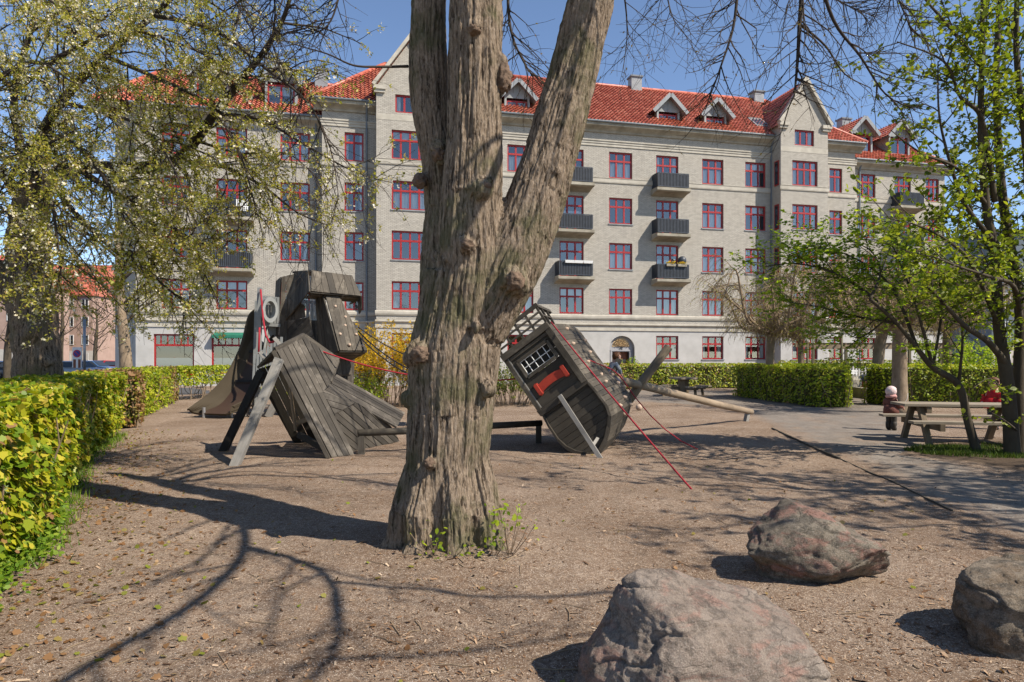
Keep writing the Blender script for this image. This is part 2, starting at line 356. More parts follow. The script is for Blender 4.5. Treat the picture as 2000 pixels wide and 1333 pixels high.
    def planks(s, poly, d, w=.12, t=.03, gap=.008, out=None, jit=.006, rng=random, mi=0, base=None):
        poly = [V(p) for p in poly]
        n = V((0, 0, 0))
        for i in range(len(poly)): n += (poly[i] - poly[0]).cross(poly[(i + 1) % len(poly)] - poly[0])
        n.normalize()
        if out is not None and n.dot(V(out)) < 0: n = -n
        d = V(d); d = (d - n * d.dot(n)).normalized(); e = n.cross(d); o = poly[0]
        q = [((p - o).dot(d), (p - o).dot(e)) for p in poly]
        lo, hi = min(a[1] for a in q), max(a[1] for a in q)
        c = lo
        if base is None: k = max(1, round((hi - lo) / w)); w = (hi - lo) / k
        else:
            b0 = (V(base) - o).dot(e); c = b0 + math.floor((lo - b0) / w) * w; k = math.ceil((hi - c) / w)
        for i in range(k):
            pp = clip(clip(q, c + (gap / 2 if i else 0), 1), c + w - (gap / 2 if i < k - 1 else 0), -1); c += w
            if len(pp) < 3: continue
            z = rng.uniform(-jit, jit)
            s.prism([o + d * a + e * b + n * z for a, b in pp], n * t, mi, d)
        return s
    def build(s, name, mats, parent=None, smooth=False, world=True, bevel=0, shade=None):
        me = bpy.data.meshes.new(name)
        vs = s.v
        if parent is not None and world:
            I = wmat(parent).inverted(); vs = [tuple(I @ V(p)) for p in vs]
        me.from_pydata(vs, [], s.f)
        if any(u is not None for u in s.u):
            uvl = me.uv_layers.new(name='UVMap'); arr = np.zeros(len(me.loops) * 2, dtype=np.float32); i = 0
            for f, u in zip(s.f, s.u):
                for j in range(len(f)):
                    if u is not None: arr[2 * i], arr[2 * i + 1] = u[j][0], u[j][1]
                    i += 1
            uvl.data.foreach_set('uv', arr)
        if not isinstance(mats, (list, tuple)): mats = [mats]
        for x in mats: me.materials.append(x)
        if len(mats) > 1: me.polygons.foreach_set('material_index', s.mi)
        if smooth: me.polygons.foreach_set('use_smooth', [True] * len(me.polygons))
        o = bpy.data.objects.new(name, me); col.objects.link(o); o.parent = parent
        if bevel:
            b = o.modifiers.new('bevel', 'BEVEL'); b.width = bevel; b.segments = 2; b.limit_method = 'ANGLE'; b.angle_limit = R(40)
        return o

def tag(o, label=None, cat=None, group=None, kind=None):
    for k, v in (('label', label), ('category', cat), ('group', group), ('kind', kind)):
        if v: o[k] = v
    return o
def thing(name, label, cat, loc=(0, 0, 0), rotz=0, group=None):
    o = bpy.data.objects.new(name, None); col.objects.link(o); o.empty_display_size = .2
    o.location = loc; o.rotation_euler = (0, 0, rotz); return tag(o, label, cat, group)
def dup(root, loc, rotz=None, label=None, group=None):
    def cp(o, par):
        c = o.copy(); col.objects.link(c); c.parent = par
        for ch in list(o.children): cp(ch, c)
        return c
    r = cp(root, None); r.location = loc
    if rotz is not None: r.rotation_euler = (0, 0, rotz)
    return tag(r, label, None, group)

def fastmesh(name, verts, faces_k, k, mats, parent=None, matidx=None, smooth=False):
    """verts Nx3, faces flat index array with k loops per face (world coordinates)"""
    if parent is not None:
        I = np.array(wmat(parent).inverted()); verts = verts @ I[:3, :3].T + I[:3, 3]
    me = bpy.data.meshes.new(name); nf = len(faces_k) // k
    me.vertices.add(len(verts)); me.vertices.foreach_set('co', np.ascontiguousarray(verts, dtype=np.float32).ravel())
    me.loops.add(len(faces_k)); me.loops.foreach_set('vertex_index', np.ascontiguousarray(faces_k, dtype=np.int32))
    me.polygons.add(nf); me.polygons.foreach_set('loop_start', np.arange(0, nf * k, k, dtype=np.int32))
    if not isinstance(mats, (list, tuple)): mats = [mats]
    for x in mats: me.materials.append(x)
    if matidx is not None: me.polygons.foreach_set('material_index', np.ascontiguousarray(matidx, dtype=np.int32))
    if smooth: me.polygons.foreach_set('use_smooth', np.ones(nf, dtype=bool))
    me.update(calc_edges=True); me.validate()
    o = bpy.data.objects.new(name, me); col.objects.link(o); o.parent = parent
    return o

def star(n, r1, r2, cup=0.0, stretch=1.0):
    return np.array([((r1 if i % 2 == 0 else r2) * math.cos(math.pi * i / n) * stretch, (r1 if i % 2 == 0 else r2) * math.sin(math.pi * i / n), (cup if i % 2 == 0 else 0)) for i in range(2 * n)], dtype=float)
OVAL = np.array([(-.5, 0, 0), (-.2, .27, .05), (.2, .25, .05), (.5, 0, -.05), (.2, -.25, .05), (-.2, -.27, .05)], dtype=float)
DIAMOND = np.array([(-.5, 0, 0), (0, .24, .06), (.5, 0, 0), (0, -.24, .06)], dtype=float)
MAPLE = np.array([(-.5, 0, 0), (-.4, .2, .02), (-.34, .44, .05), (-.06, .36, .02), (.14, .44, .05), (.24, .22, .0), (.56, 0, -.06), (.24, -.22, .0), (.14, -.44, .05), (-.06, -.36, .02), (-.34, -.44, .05), (-.4, -.2, .02)], dtype=float)
def leaves(name, tm, pos, nrm, size, mat, parent=None, jit=.5, seed=0):
    rs = np.random.RandomState(seed); pos = np.asarray(pos, float); N = len(pos); k = len(tm)
    nrm = np.broadcast_to(np.asarray(nrm, float), (N, 3)) + rs.normal(0, jit, (N, 3))
    nrm = nrm / (np.linalg.norm(nrm, axis=1, keepdims=True) + 1e-9)
    t = rs.normal(0, 1, (N, 3)); t -= nrm * (t * nrm).sum(1, keepdims=True); t /= np.linalg.norm(t, axis=1, keepdims=True) + 1e-9
    b = np.cross(nrm, t); size = np.broadcast_to(np.asarray(size, float), (N,)) * np.clip(rs.lognormal(0, .28, N), .5, 1.6)
    v = pos[:, None, :] + size[:, None, None] * (tm[None, :, 0:1] * t[:, None, :] + tm[None, :, 1:2] * b[:, None, :] + tm[None, :, 2:3] * nrm[:, None, :])
    return fastmesh(name, v.reshape(-1, 3), np.arange(N * k), k, mat, parent)

GXS = GYS = GZ = None
def gz(x, y):
    if GXS is None: return gz0(x, y)
    i = min(max(int(np.searchsorted(GXS, x)) - 1, 0), len(GXS) - 2); j = min(max(int(np.searchsorted(GYS, y)) - 1, 0), len(GYS) - 2)
    a = (x - GXS[i]) / (GXS[i + 1] - GXS[i]); b = (y - GYS[j]) / (GYS[j + 1] - GYS[j])
    return float((1 - b) * ((1 - a) * GZ[j, i] + a * GZ[j, i + 1]) + b * ((1 - a) * GZ[j + 1, i] + a * GZ[j + 1, i + 1]))
def gz0(x, y):
    z = .03 * noise.noise((x * .9, y * .9, 0)) + .016 * noise.noise((x * 2.6, y * 2.6, 4)) + .012 * noise.noise((x * 4.3, y * 4.3, 8))
    r2 = (x + .55) ** 2 + (y - 6.0) ** 2
    z += .12 * math.exp(-r2 / .85)
    for bx, by in ((.97, 3.42), (2.3, 5.22), (3.14, 3.95)): z += .035 * math.exp(-((x - bx) ** 2 + (y - by) ** 2) / .5)
    z += .05 * math.exp(-((x - 1.75) ** 2 + (y - 12.0) ** 2) / 1.2)
    return z * min(1, max(0, (40 - y) / 10))
# ------------------------------------------------------------------ ground and path
def axis(lo, hi, dlo, dhi, step, grow=1.35):
    a = list(np.arange(dlo, dhi + 1e-6, step)); s = step
    while a[-1] < hi: s *= grow; a.append(a[-1] + s)
    s = step
    while a[0] > lo: s *= grow; a.insert(0, a[0] - s)
    return a
xs, ys = axis(-400, 400, -11, 14, .11), axis(-60, 600, 2.2, 26, .11)
gv = np.array([(x, y, gz(x, y) if (-14 < x < 17 and 1 < y < 40) else 0.0) for y in ys for x in xs])
nx = len(xs); GXS, GYS, GZ = np.array(xs), np.array(ys), gv[:, 2].reshape(len(ys), nx)
gf = np.array([(j * nx + i, j * nx + i + 1, (j + 1) * nx + i + 1, (j + 1) * nx + i) for j in range(len(ys) - 1) for i in range(nx - 1)]).ravel()
tag(fastmesh('ground', gv, gf, 4, m['ground'], smooth=True), kind='structure')
rng = random.Random(5)
def rough_edge(pts, amp=.12, n=9):
    out = []
    for i in range(len(pts)):
        a, b = V(pts[i]), V(pts[(i + 1) % len(pts)])
        for j in range(n):
            p = a.lerp(b, j / n)
            out.append((p.x + amp * noise.noise((p.x * 1.7, p.y * 1.7, 9)), p.y + amp * 1.4 * noise.noise((p.x * 1.9, p.y * 1.9, 3))))
    return out
def flat_sheet(name, outline, z, mat):
    # grid-filled sheet that follows the ground
    import bmesh
    bm = bmesh.new(); bm.faces.new([bm.verts.new((x, y, 0)) for x, y in outline])
    bmesh.ops.triangulate(bm, faces=bm.faces[:])
    for _ in range(9):
        es = [e for e in bm.edges if e.calc_length() > max(.13, .012 * e.verts[0].co.y)]
        if not es: break
        bmesh.ops.subdivide_edges(bm, edges=es, cuts=1); bmesh.ops.triangulate(bm, faces=bm.faces[:])
    for v in bm.verts: v.co.z = gz(v.co.x, v.co.y) + z
    me = bpy.data.meshes.new(name); bm.to_mesh(me); bm.free(); me.materials.append(mat)
    A_ = np.array(outline); B_ = np.roll(A_, -1, 0); D_ = B_ - A_; LL = (D_ ** 2).sum(1); at = me.attributes.new('edge', 'FLOAT', 'POINT')
    for i, v in enumerate(me.vertices):
        p = np.array([v.co.x, v.co.y]); t = np.clip(((p - A_) * D_).sum(1) / LL, 0, 1); dm = float(np.sqrt((((A_ + t[:, None] * D_) - p) ** 2).sum(1)).min()); at.data[i].value = min(1.0, dm / .7); v.co.z -= .016 * max(0, 1 - dm / .16)
    o = bpy.data.objects.new(name, me); col.objects.link(o); tag(o, kind='structure'); return o
path_px = [(2300, 1110), (1990, 1062), (1870, 1003), (1700, 920), (1520, 842), (1440, 803), (1330, 790), (1200, 783), (1090, 772), (1120, 762), (1420, 763), (1440, 772), (1640, 775), (1655, 760), (1720, 760), (1720, 790), (1800, 806), (1770, 826), (1790, 846), (1850, 872), (1960, 930), (2300, 1010)]
path_o = flat_sheet('path', rough_edge([G(*p) for p in path_px]), .006, m['path'])
flat_sheet('soil_bed', rough_edge([G(*z) for z in ((1745, 888), (1800, 868), (1900, 860), (2010, 852), (2200, 866), (2300, 985), (2080, 950), (1960, 922), (1850, 905))]), .018, m['soil'])
tag(flat_sheet('street', [(-120, 49), (-18, 38.5), (-14, 33), (-16, 30), (-40, 30), (-120, 30), (-200, 60), (-200, 130), (-40, 130), (-25, 52)], .02, m['asphalt']), kind='structure')

def tiled(mb, o, eu, ev, W0, W1, L, flip=False, nu=6):
    """pantiles on the trapezoid o + eu*x + ev*y; W0(y), W1(y) give its left and right limits"""
    o, eu, ev = V(o), V(eu).normalized(), V(ev).normalized(); n = eu.cross(ev) * (-1 if flip else 1); tw_, th_ = .26, .36
    lo, hi = min(W0(0), W0(L)), max(W1(0), W1(L)); N = int((hi - lo) / tw_ * nu) + 1; rows = math.ceil(L / th_)
    for r in range(rows):
        ln = []
        for y, hb in ((r * th_, .055), (min(L, (r + 1) * th_), .0)):
            a, b = W0(y), W1(y); x = np.clip(lo + np.arange(N + 1) * tw_ / nu, a, b); hgt = hb + .04 * np.sin(6.2832 * (x - lo) / tw_) + .02
            base = len(mb.v); P3 = np.array(o) + x[:, None] * np.array(eu) + y * np.array(ev) + hgt[:, None] * np.array(n); mb.v += [tuple(t) for t in P3]; ln.append((base, x, y))
        (b0, x0, y0), (b1, x1, y1) = ln
        for i in range(N):
            if x0[i + 1] - x0[i] < 1e-6 and x1[i + 1] - x1[i] < 1e-6: continue
            f = [b0 + i, b0 + i + 1, b1 + i + 1, b1 + i]; u = [(x0[i], y0 + .01), (x0[i + 1], y0 + .01), (x1[i + 1], y1 - .01), (x1[i], y1 - .01)]
            mb.f.append(f[::-1] if flip else f); mb.u.append(u[::-1] if flip else u); mb.mi.append(0)
    return mb
# ------------------------------------------------------------------ the apartment building
TH = math.atan(.2368); C_, S_ = math.cos(TH), math.sin(TH); Y0 = 44.67
def U(px, w=0.0):
    k = (px - 1000) / F; return (k * (Y0 - w * C_) - w * S_) / (C_ - k * S_)
def Zp(py, px, w=0.0):
    u = U(px, w); return H - (py - HY) * (Y0 + u * S_ - w * C_) / F
B = thing('apartment_building', 'long grey brick apartment building with red tiled roof and red window frames', 'building', (0, Y0, 0), TH)
def bb(mb, name, mats, parent=None, **kw): return mb.build(name, mats, parent or B, world=False, **kw)
PW, WW = 1.15, -.8
uLW0, uLW1 = U(265, WW), U(629, 0)
uPL0, uPL1, uPR0, uPR1 = U(735, PW), U(868, PW), U(1525, PW), U(1617, PW)
uRW0, uRW1 = U(1670, 0), U(1845, WW)
ROW = [(13.9, 15.67), (10.8, 12.57), (7.72, 9.5), (4.66, 6.4)]; GR = (1.6, 3.22)
brng = random.Random(11)
def wall(name, u0, u1, w, z0, z1, ops, mats=None, plz=3.95):
    us = sorted({u0, u1, *[a for o in ops for a in o[:2]]}); zs = sorted({z0, z1, *([plz] if z0 < plz < z1 else []), *[a for o in ops for a in o[2:4]]})
    mb = MB()
    for i in range(len(us) - 1):
        for j in range(len(zs) - 1):
            cu, cz = (us[i] + us[i + 1]) / 2, (zs[j] + zs[j + 1]) / 2
            if any(o[0] < cu < o[1] and o[2] < cz < o[3] for o in ops): continue
            a, b, c, d = us[i], us[i + 1], zs[j], zs[j + 1]
            mb.quad((a, -w, c), (b, -w, c), (b, -w, d), (a, -w, d), 1 if cz < plz else 0, [(a, c), (b, c), (b, d), (a, d)])
    for a, b, c, d in [o[:4] for o in ops]:
        r = .16; mi = 1 if d < plz else 0
        for q in (((a, c), (a, d)), ((a, d), (b, d)), ((b, d), (b, c)), ((b, c), (a, c))):
            (p0, q0), (p1, q1) = q
            mb.quad((p0, -w, q0), (p1, -w, q1), (p1, -w + r, q1), (p0, -w + r, q0), mi, [(p0, q0), (p1, q1), (p1 + r, q1), (p0 + r, q0)])
    return bb(mb, name, [m['brick'], m['plaster']])
cache = {}
def window(u0, u1, z0, z1, w, n=3, kind='std', rot=0, look=None, parent=None):
    """red casement: frame mesh > pane, curtain"""
    W, Hh = round(u1 - u0, 2), round(z1 - z0, 2); d = .11
    look = look or brng.choices(['dark', 'side', 'net', 'full', 'blind'], [2.5, 3, 4, 2, 2])[0]
    key = (W, Hh, n, kind)
    if key not in cache:
        f = MB(); t = .1; y0, y1 = 0, .07
        f.box(0, t, y0, y1, 0, Hh); f.box(W - t, W, y0, y1, 0, Hh); f.box(t, W - t, y0, y1, 0, t); f.box(t, W - t, y0, y1, Hh - t, Hh)
        tr = Hh * (.66 if kind == 'std' else .72); mw = .115 if kind != 'shop' else .06
        if kind in ('std', 'door', 'shop'): f.box(t, W - t, y0 - .012, y1 - .002, tr - .06, tr + .06)
        for i in range(1, n):
            x = W * i / n
            if kind == 'shop': f.box(x - mw / 2, x + mw / 2, y0 + .003, y1 - .003, tr + .06, Hh - t)
            elif kind in ('std', 'door'):
                f.box(x - mw / 2, x + mw / 2, y0 + .003, y1 - .003, t, tr - .06); f.box(x - mw / 2, x + mw / 2, y0 + .003, y1 - .003, tr + .06, Hh - t)
            else: f.box(x - mw / 2, x + mw / 2, y0 + .003, y1 - .003, t, Hh - t)
        if kind == 'shop': f.box(W / 2 - .02, W / 2 + .02, .01, .06, Hh * .4 + .01, Hh * .4 + .03)
        g = MB(); g.quad((t, .035, t), (W - t, .035, t), (W - t, .035, Hh - t), (t, .035, Hh - t))
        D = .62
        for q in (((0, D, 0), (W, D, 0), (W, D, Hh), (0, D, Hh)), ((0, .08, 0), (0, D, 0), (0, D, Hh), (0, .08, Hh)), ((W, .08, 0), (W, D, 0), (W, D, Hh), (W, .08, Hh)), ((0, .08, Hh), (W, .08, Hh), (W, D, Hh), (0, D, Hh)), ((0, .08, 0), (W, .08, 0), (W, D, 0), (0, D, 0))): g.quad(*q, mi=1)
        cs = {}
        def wavy(x0, x1, zz0, zz1, y=.115):
            c = MB(); k = max(4, int((x1 - x0) / .045))
            for i in range(k):
                a, b = x0 + (x1 - x0) * i / k, x0 + (x1 - x0) * (i + 1) / k
                c.quad((a, y + .025 * math.sin(i * 1.3), zz0), (b, y + .025 * math.sin(i * 1.3 + 1.3), zz0), (b, y + .025 * math.sin(i * 1.3 + 1.3), zz1), (a, y + .025 * math.sin(i * 1.3), zz1))
            return c
        cs['side'] = wavy(.03, W * .2, .05, Hh - .05); cs['side2'] = wavy(W * .8, W - .03, .05, Hh - .05)
        cs['net'] = wavy(.03, W - .03, .05, Hh * .58); cs['full'] = wavy(.03, W - .03, .05, Hh - .04)
        cs['blind'] = MB().box(.03, W - .03, .15, .17, Hh * .62, Hh - .04)
        cs['frost'] = MB().box(.075, W - .075, .045, .055, .075, Hh * .4)
        cache[key] = (f, g, cs, {})
    f, g, cs, done = cache[key]
    def inst(nm, mb, mats, par):
        if nm + str(look) in done: o = done[nm + str(look)].copy(); col.objects.link(o); o.parent = par; return o
        o = bb(mb, nm, mats, par); done[nm + str(look)] = o; return o
    root = inst('window', f, m['redpaint'], parent or B)
    if rot: root.rotation_euler = (0, 0, rot)
    root.location = (u0, -w + d, z0) if not rot else rot_loc
    if look == 'dark' and brng.random() < .25 and kind == 'std': pass
    inst('pane', g, [m['glass'], m['dark']], root)
    if look in cs: inst('curtain' if look != 'frost' else 'film', cs[look], m['frost'] if look == 'frost' else m['curtain'], root)
    if look == 'side': inst('curtain_', cs['side2'], m['curtain'], root).name = 'curtain'
    return root
def sill(u0, u1, z, w): bb(MB().box(u0 - .06, u1 + .06, -w - .06, -w + .1, z - .07, z), 'sill', m['zinc'])

def section(name, u0, u1, w, ztop, cols, plz=3.95, extra=()):
    """cols: (px left, px right, panes, rows, ground?) placed on this plane"""
    ops = []; wins = []
    for a, b, n, rows, ground in cols:
        a, b = U(a, w), U(b, w)
        for r in rows:
            door = isinstance(r, tuple); r = r[0] if door else r
            z0, z1 = ROW[r]
            if door: z0 -= .62
            ops.append((a, b, z0, z1)); wins.append((a, b, z0, z1, w, n, 'door' if door else 'std'))
            if not door and r in (1, 2): sill(a, b, z0, w)
        if ground: ops.append((a, b, *GR)); wins.append((a, b, *GR, w, n, 'std')); sill(a, b, GR[0], w)
    ops += list(extra)
    o = wall('wall', u0, u1, w, 0, ztop, ops, plz=plz)
    for q in wins: window(*q)
    return o
door_u = (U(1190.5), U(1239.5))
section('wall', uPL1, uPR0, 0, 17.3, [(895, 945, 3, (0, 1, 2, 3), True), (991, 1042, 3, (0, 1, 2, 3), True), (1093, 1140, 3, ((0,), (1,), (2,), 3), True), (1189.6, 1235, 3, (0, 1, 2, 3), False),
        (1281.6, 1325, 3, ((0,), (1,), (2,), 3), True), (1371.5, 1413, 3, (0, 1, 2, 3), True), (1455.6, 1496, 3, (0, 1, 2, 3), True)], extra=[(*door_u, .15, 3.2)])
section('wall', uLW1, uPL0, 0, 17.3, [(673, 710, 2, (0, 1, 2, 3), True)])
section('wall', uPR1, uRW0, 0, 17.3, [(1620, 1645, 2, (0, 1, 2, 3), True)])
shopw = [(U(a, WW), U(b, WW), .75, 3.12) for a, b in ((300, 379), (413, 492), (520, 600))]
section('wall', uLW0, uLW1, WW, 16.3, [(547.5, 605, 3, (0, 1, 2, 3), False), (422, 483, 3, (0, (1,), (2,), 3), False), (315, 372, 3, (0, 1, 2, 3), False)], extra=shopw)
for q in shopw: window(*q, WW, 6, 'shop', look='frost')
section('wall', uRW0, uRW1, WW, 16.3, [(1675, 1710, 3, (0, 1, 2, 3), True), (1747, 1779, 3, ((0,), (1,), (2,), 3), True), (1808, 1834, 3, (0, 1, 2, 3), False)])
for (a, b, zt, x0, x1, t0, t1) in ((uPL0, uPL1, 18.25, 765, 837, 772, 826), (uPR0, uPR1, 18.25, 1547.5, 1597, 1552, 1590)):
    a1, b1 = U(x0, PW), U(x1, PW); c1, d1 = U(t0, PW), U(t1, PW)
    ops = [(a1, b1, *z) for z in ROW] + [(c1, d1, 16.75, 17.85), (a1, b1, *GR)]
    wo = wall('wall', a, b, PW, 0, zt, ops)
    for z in ROW: window(a1, b1, *z, PW, 4)
    window(c1, d1, 16.75, 17.85, PW, 3, 'plain'); window(a1, b1, *GR, PW, 4)
    for z in (10.8, 7.72, 1.6): sill(a1, b1, z, PW)
    # cheeks of the pavilion, gable, its steep roof and copings
    mb = MB(); pk = 21.25; mid = (a + b) / 2
    for x in (a, b):
        mb.quad((x, -PW, 3.95), (x, 4, 3.95), (x, 4, zt), (x, -PW, zt), 0, [(0, 3.95), (5.15, 3.95), (5.15, zt), (0, zt)])
        mb.quad((x, -PW, 0), (x, .5, 0), (x, .5, 3.95), (x, -PW, 3.95), 1, [(0, 0), (1.6, 0), (1.6, 3.95), (0, 3.95)])
    mb.add([(a, -PW, zt), (b, -PW, zt), (mid, -PW, pk)], [(0, 1, 2)], [[(a, zt), (b, zt), (mid, pk)]])
    bb(mb, 'gable_wall', [m['brick'], m['plaster']])
    mb = MB(); e = .18; sl = math.hypot(b - mid, pk - zt)
    for sg, x in ((-1, a), (1, b)):
        xe, ze = x + sg * e, zt - e * (pk - zt) / (b - mid)
        Ls = math.hypot(mid - xe, pk - ze); tiled(mb, (xe, -PW - .02, ze + .06), (0, 1, 0), (mid - xe, 0, pk - ze), lambda y: 0.0, lambda y: 8.0, Ls, flip=sg < 0)
    bb(mb, 'gable_roof', m['tile'])
    mb = MB()
    for sg, x in ((-1, a), (1, b)):
        xe = x + sg * .2
        mb.beam((xe, -PW - .1, zt + .02), (mid, -PW - .1, pk + .26), .34, .2)
        mb.box(min(xe, x - sg * .55), max(xe, x - sg * .55), -PW - .22, -PW + .1, zt - .22, zt + .02)
        mb.box(min(xe - sg * .06, x - sg * .5), max(xe - sg * .06, x - sg * .5), -PW - .14, -PW + .1, zt - .4, zt - .22)
    mb.box(a - .003, b + .003, -PW - .012, -PW + .05, 16.25, 16.6)
    bb(mb, 'coping', m['stone'])
# narrow side lights in the right pavilion's left cheek
for z0, z1 in ROW:
    sbo = bb(MB().box(uPR0 - .04, uPR0 + .05, -.95, -.45, z0, z1), 'side_window', m['redpaint']); bb(MB().box(uPR0 - .055, uPR0 + .02, -.86, -.54, z0 + .09, z1 - .09), 'pane', m['carglass'], sbo)
# returns between the planes and the chamfered corner
mb = MB()
for x, y0, y1, zt in ((uLW1, 0, .8, 17.3), (uRW0, 0, .8, 17.3)):
    mb.quad((x, y0, 3.95), (x, y1, 3.95), (x, y1, zt), (x, y0, zt), 0, [(0, 3.95), (.8, 3.95), (.8, zt), (0, zt)])
    mb.quad((x, y0, 0), (x, y1, 0), (x, y1, 3.95), (x, y0, 3.95), 1)
cu = uLW0 - 1.7; cy = .8 + 2.0
def vwall(p, q, zt):
    L = math.hypot(q[0] - p[0], q[1] - p[1])
    mb.quad((*p, 3.95), (*q, 3.95), (*q, zt), (*p, zt), 0, [(0, 3.95), (L, 3.95), (L, zt), (0, zt)]); mb.quad((*p, 0), (*q, 0), (*q, 3.95), (*p, 3.95), 1)
vwall((cu, cy), (uLW0, .8), 16.3); vwall((cu, cy), (cu, 11), 16.3); vwall((uRW1, .8), (uRW1, 11), 16.3); vwall((cu, 11), (uRW1, 11), 16.3)
vwall((uLW1, 5), (uLW1, 11), 20); vwall((uRW0, 5), (uRW0, 11), 20)
bb(mb, 'wall', [m['brick'], m['plaster']])

# mouldings
def profile(mb, prof, u0, u1, w):
    k = len(prof); pts = [(u0, -w - a, z) for a, z in prof] + [(u1, -w - a, z) for a, z in prof]
    mb.add(pts, [[i, (i + 1) % k, k + (i + 1) % k, k + i] for i in range(k)] + [list(range(k))[::-1], [k + i for i in range(k)]])
CORN = [(-.02, 16.88), (.1, 16.9), (.14, 17.02), (.24, 17.1), (.42, 17.2), (.52, 17.26), (.52, 17.46), (-.02, 17.47)]
FRZ = [(-.02, 15.98), (.05, 16.0), (.05, 16.14), (.09, 16.18), (.09, 16.28), (.14, 16.33), (.14, 16.38), (-.02, 16.4)]
STR = [(-.02, 13.52), (.05, 13.53), (.07, 13.6), (.07, 13.8), (.1, 13.86), (-.02, 13.9)]
LOW = [(-.02, 4.28), (.06, 4.3), (.1, 4.4), (.1, 4.54), (-.02, 4.6)]
BAS = [(-.02, 3.52), (.06, 3.54), (.06, 3.82), (.17, 3.92), (.17, 3.99), (-.02, 4.03)]
mb = MB()
for u0, u1 in ((uLW1 - .5, uPL0 - .003), (uPL1 + .003, uPR0 - .003), (uPR1 + .003, uRW0 + .5)): profile(mb, CORN, u0, u1, 0)
sh = lambda p: [(a, z - .9) for a, z in p]
profile(mb, sh(CORN), uLW0 - .2, uLW1 - .003, WW); profile(mb, sh(CORN), uRW0 + .003, uRW1 + .4, WW)
bb(mb, 'cornice', m['concrete'])
mb = MB()
for u0, u1, w in ((uLW1 - .1, uPL0 - .003, 0), (uPL1 + .003, uPR0 - .003, 0), (uPR1 + .003, uRW0 + .1, 0)):
    for p in (FRZ, STR, LOW, BAS): profile(mb, p, u0, u1, w)
for u0, u1, w in ((uLW0, uLW1 - .003, WW), (uRW0 + .003, uRW1, WW), (uPL0 - .08, uPL1 + .08, PW), (uPR0 - .08, uPR1 + .08, PW)):
    for p in (STR, LOW, BAS): profile(mb, p, u0, u1, w)
bb(mb, 'ledge', m['stone'])
mb = MB()
for u0, u1, w, z in ((uLW1 - .55, uPL0 - .01, 0, 17.5), (uPL1 + .01, uPR0 - .01, 0, 17.5), (uPR1 + .01, uRW0 + .55, 0, 17.5), (uLW0 - .2, uLW1 - .01, WW, 16.6), (uRW0 + .01, uRW1 + .4, WW, 16.6)):
    mb.tube([(u0, -w - .58, z), (u1, -w - .58, z)], .075, 8)
for u, w, zt in ((U(1505), 0, 17.0), (U(617, WW), WW, 16.2), (U(1672, WW) + .25, WW, 16.2), (U(716), 0, 17)):
    mb.tube([(u, -w - .55, zt + .45), (u, -w - .15, zt - .1), (u, -w - .09, zt - .4), (u, -w - .09, 0)], .06, 8)
bb(mb, 'gutter_pipe', m['pipe'])

# roofs
ez, rz, rw = 17.52, 22.3, 5.2
def roof(u0, u1, we, ez, wr, rz, hip0, hip1, name='roof'):
    mb = MB(); L = math.hypot(wr + we, rz - ez); back = wr * 2 + we
    a, b = u0 + hip0, u1 - hip1
    tiled(mb, (0, -we, ez), (1, 0, 0), (0, wr + we, rz - ez), lambda y: u0 + hip0 * y / L, lambda y: u1 - hip1 * y / L, L)
    mb.quad((u1, back, ez), (u0, back, ez), (a, wr, rz), (b, wr, rz), 0, [(u1, 0), (u0, 0), (a, L), (b, L)])
    for u, r, s in ((u0, a, 1), (u1, b, -1)):
        mb.add([(u, -we, ez), (u, back, ez), (r, wr, rz)], [(0, 1, 2) if s < 0 else (1, 0, 2)], [[(-we, 0), (back, 0), (wr, L)] if s < 0 else [(back, 0), (-we, 0), (wr, L)]])
    o = bb(mb, name, m['tile'])
    r = MB(); r.tube([(a, wr, rz + .03), (b, wr, rz + .03)], .15, 8)
    for u, q in ((u0, a), (u1, b)):
        r.tube([(u, -we, ez + .03), (q, wr, rz + .03)], .14, 8)
    bb(r, 'ridge_tile', m['tile'], o, smooth=True); return o
rf = roof(uLW1 - .55, uRW0 + .55, .6, ez, rw, rz, 4.6, 4.6)
roof(cu - .5, uLW1 + 3, .25 + WW + .3, 16.62, 5.6, 20.6, 2.5, .2); roof(uRW0 - 3, uRW1 + .5, .25 + WW + .3, 16.62, 5.6, 20.6, .2, 3.2)
# chimneys
for px, w, zt in ((1240, -5.2, 23.2), (1478, -5.2, 23.0), (628, -5.5, 21.6), (1648, -5.5, 21.6), (905, -5.2, 23.2)):
    u = U(px, w); c = MB(); c.box(u - .42, u + .42, -w - .35, -w + .35, zt - 2.0, zt - .12); co = bb(c, 'chimney', m['zinc'])
    c = MB(); c.box(u - .5, u + .5, -w - .43, -w + .43, zt - .12, zt); bb(c, 'chimney_cap', m['pipe'], co)
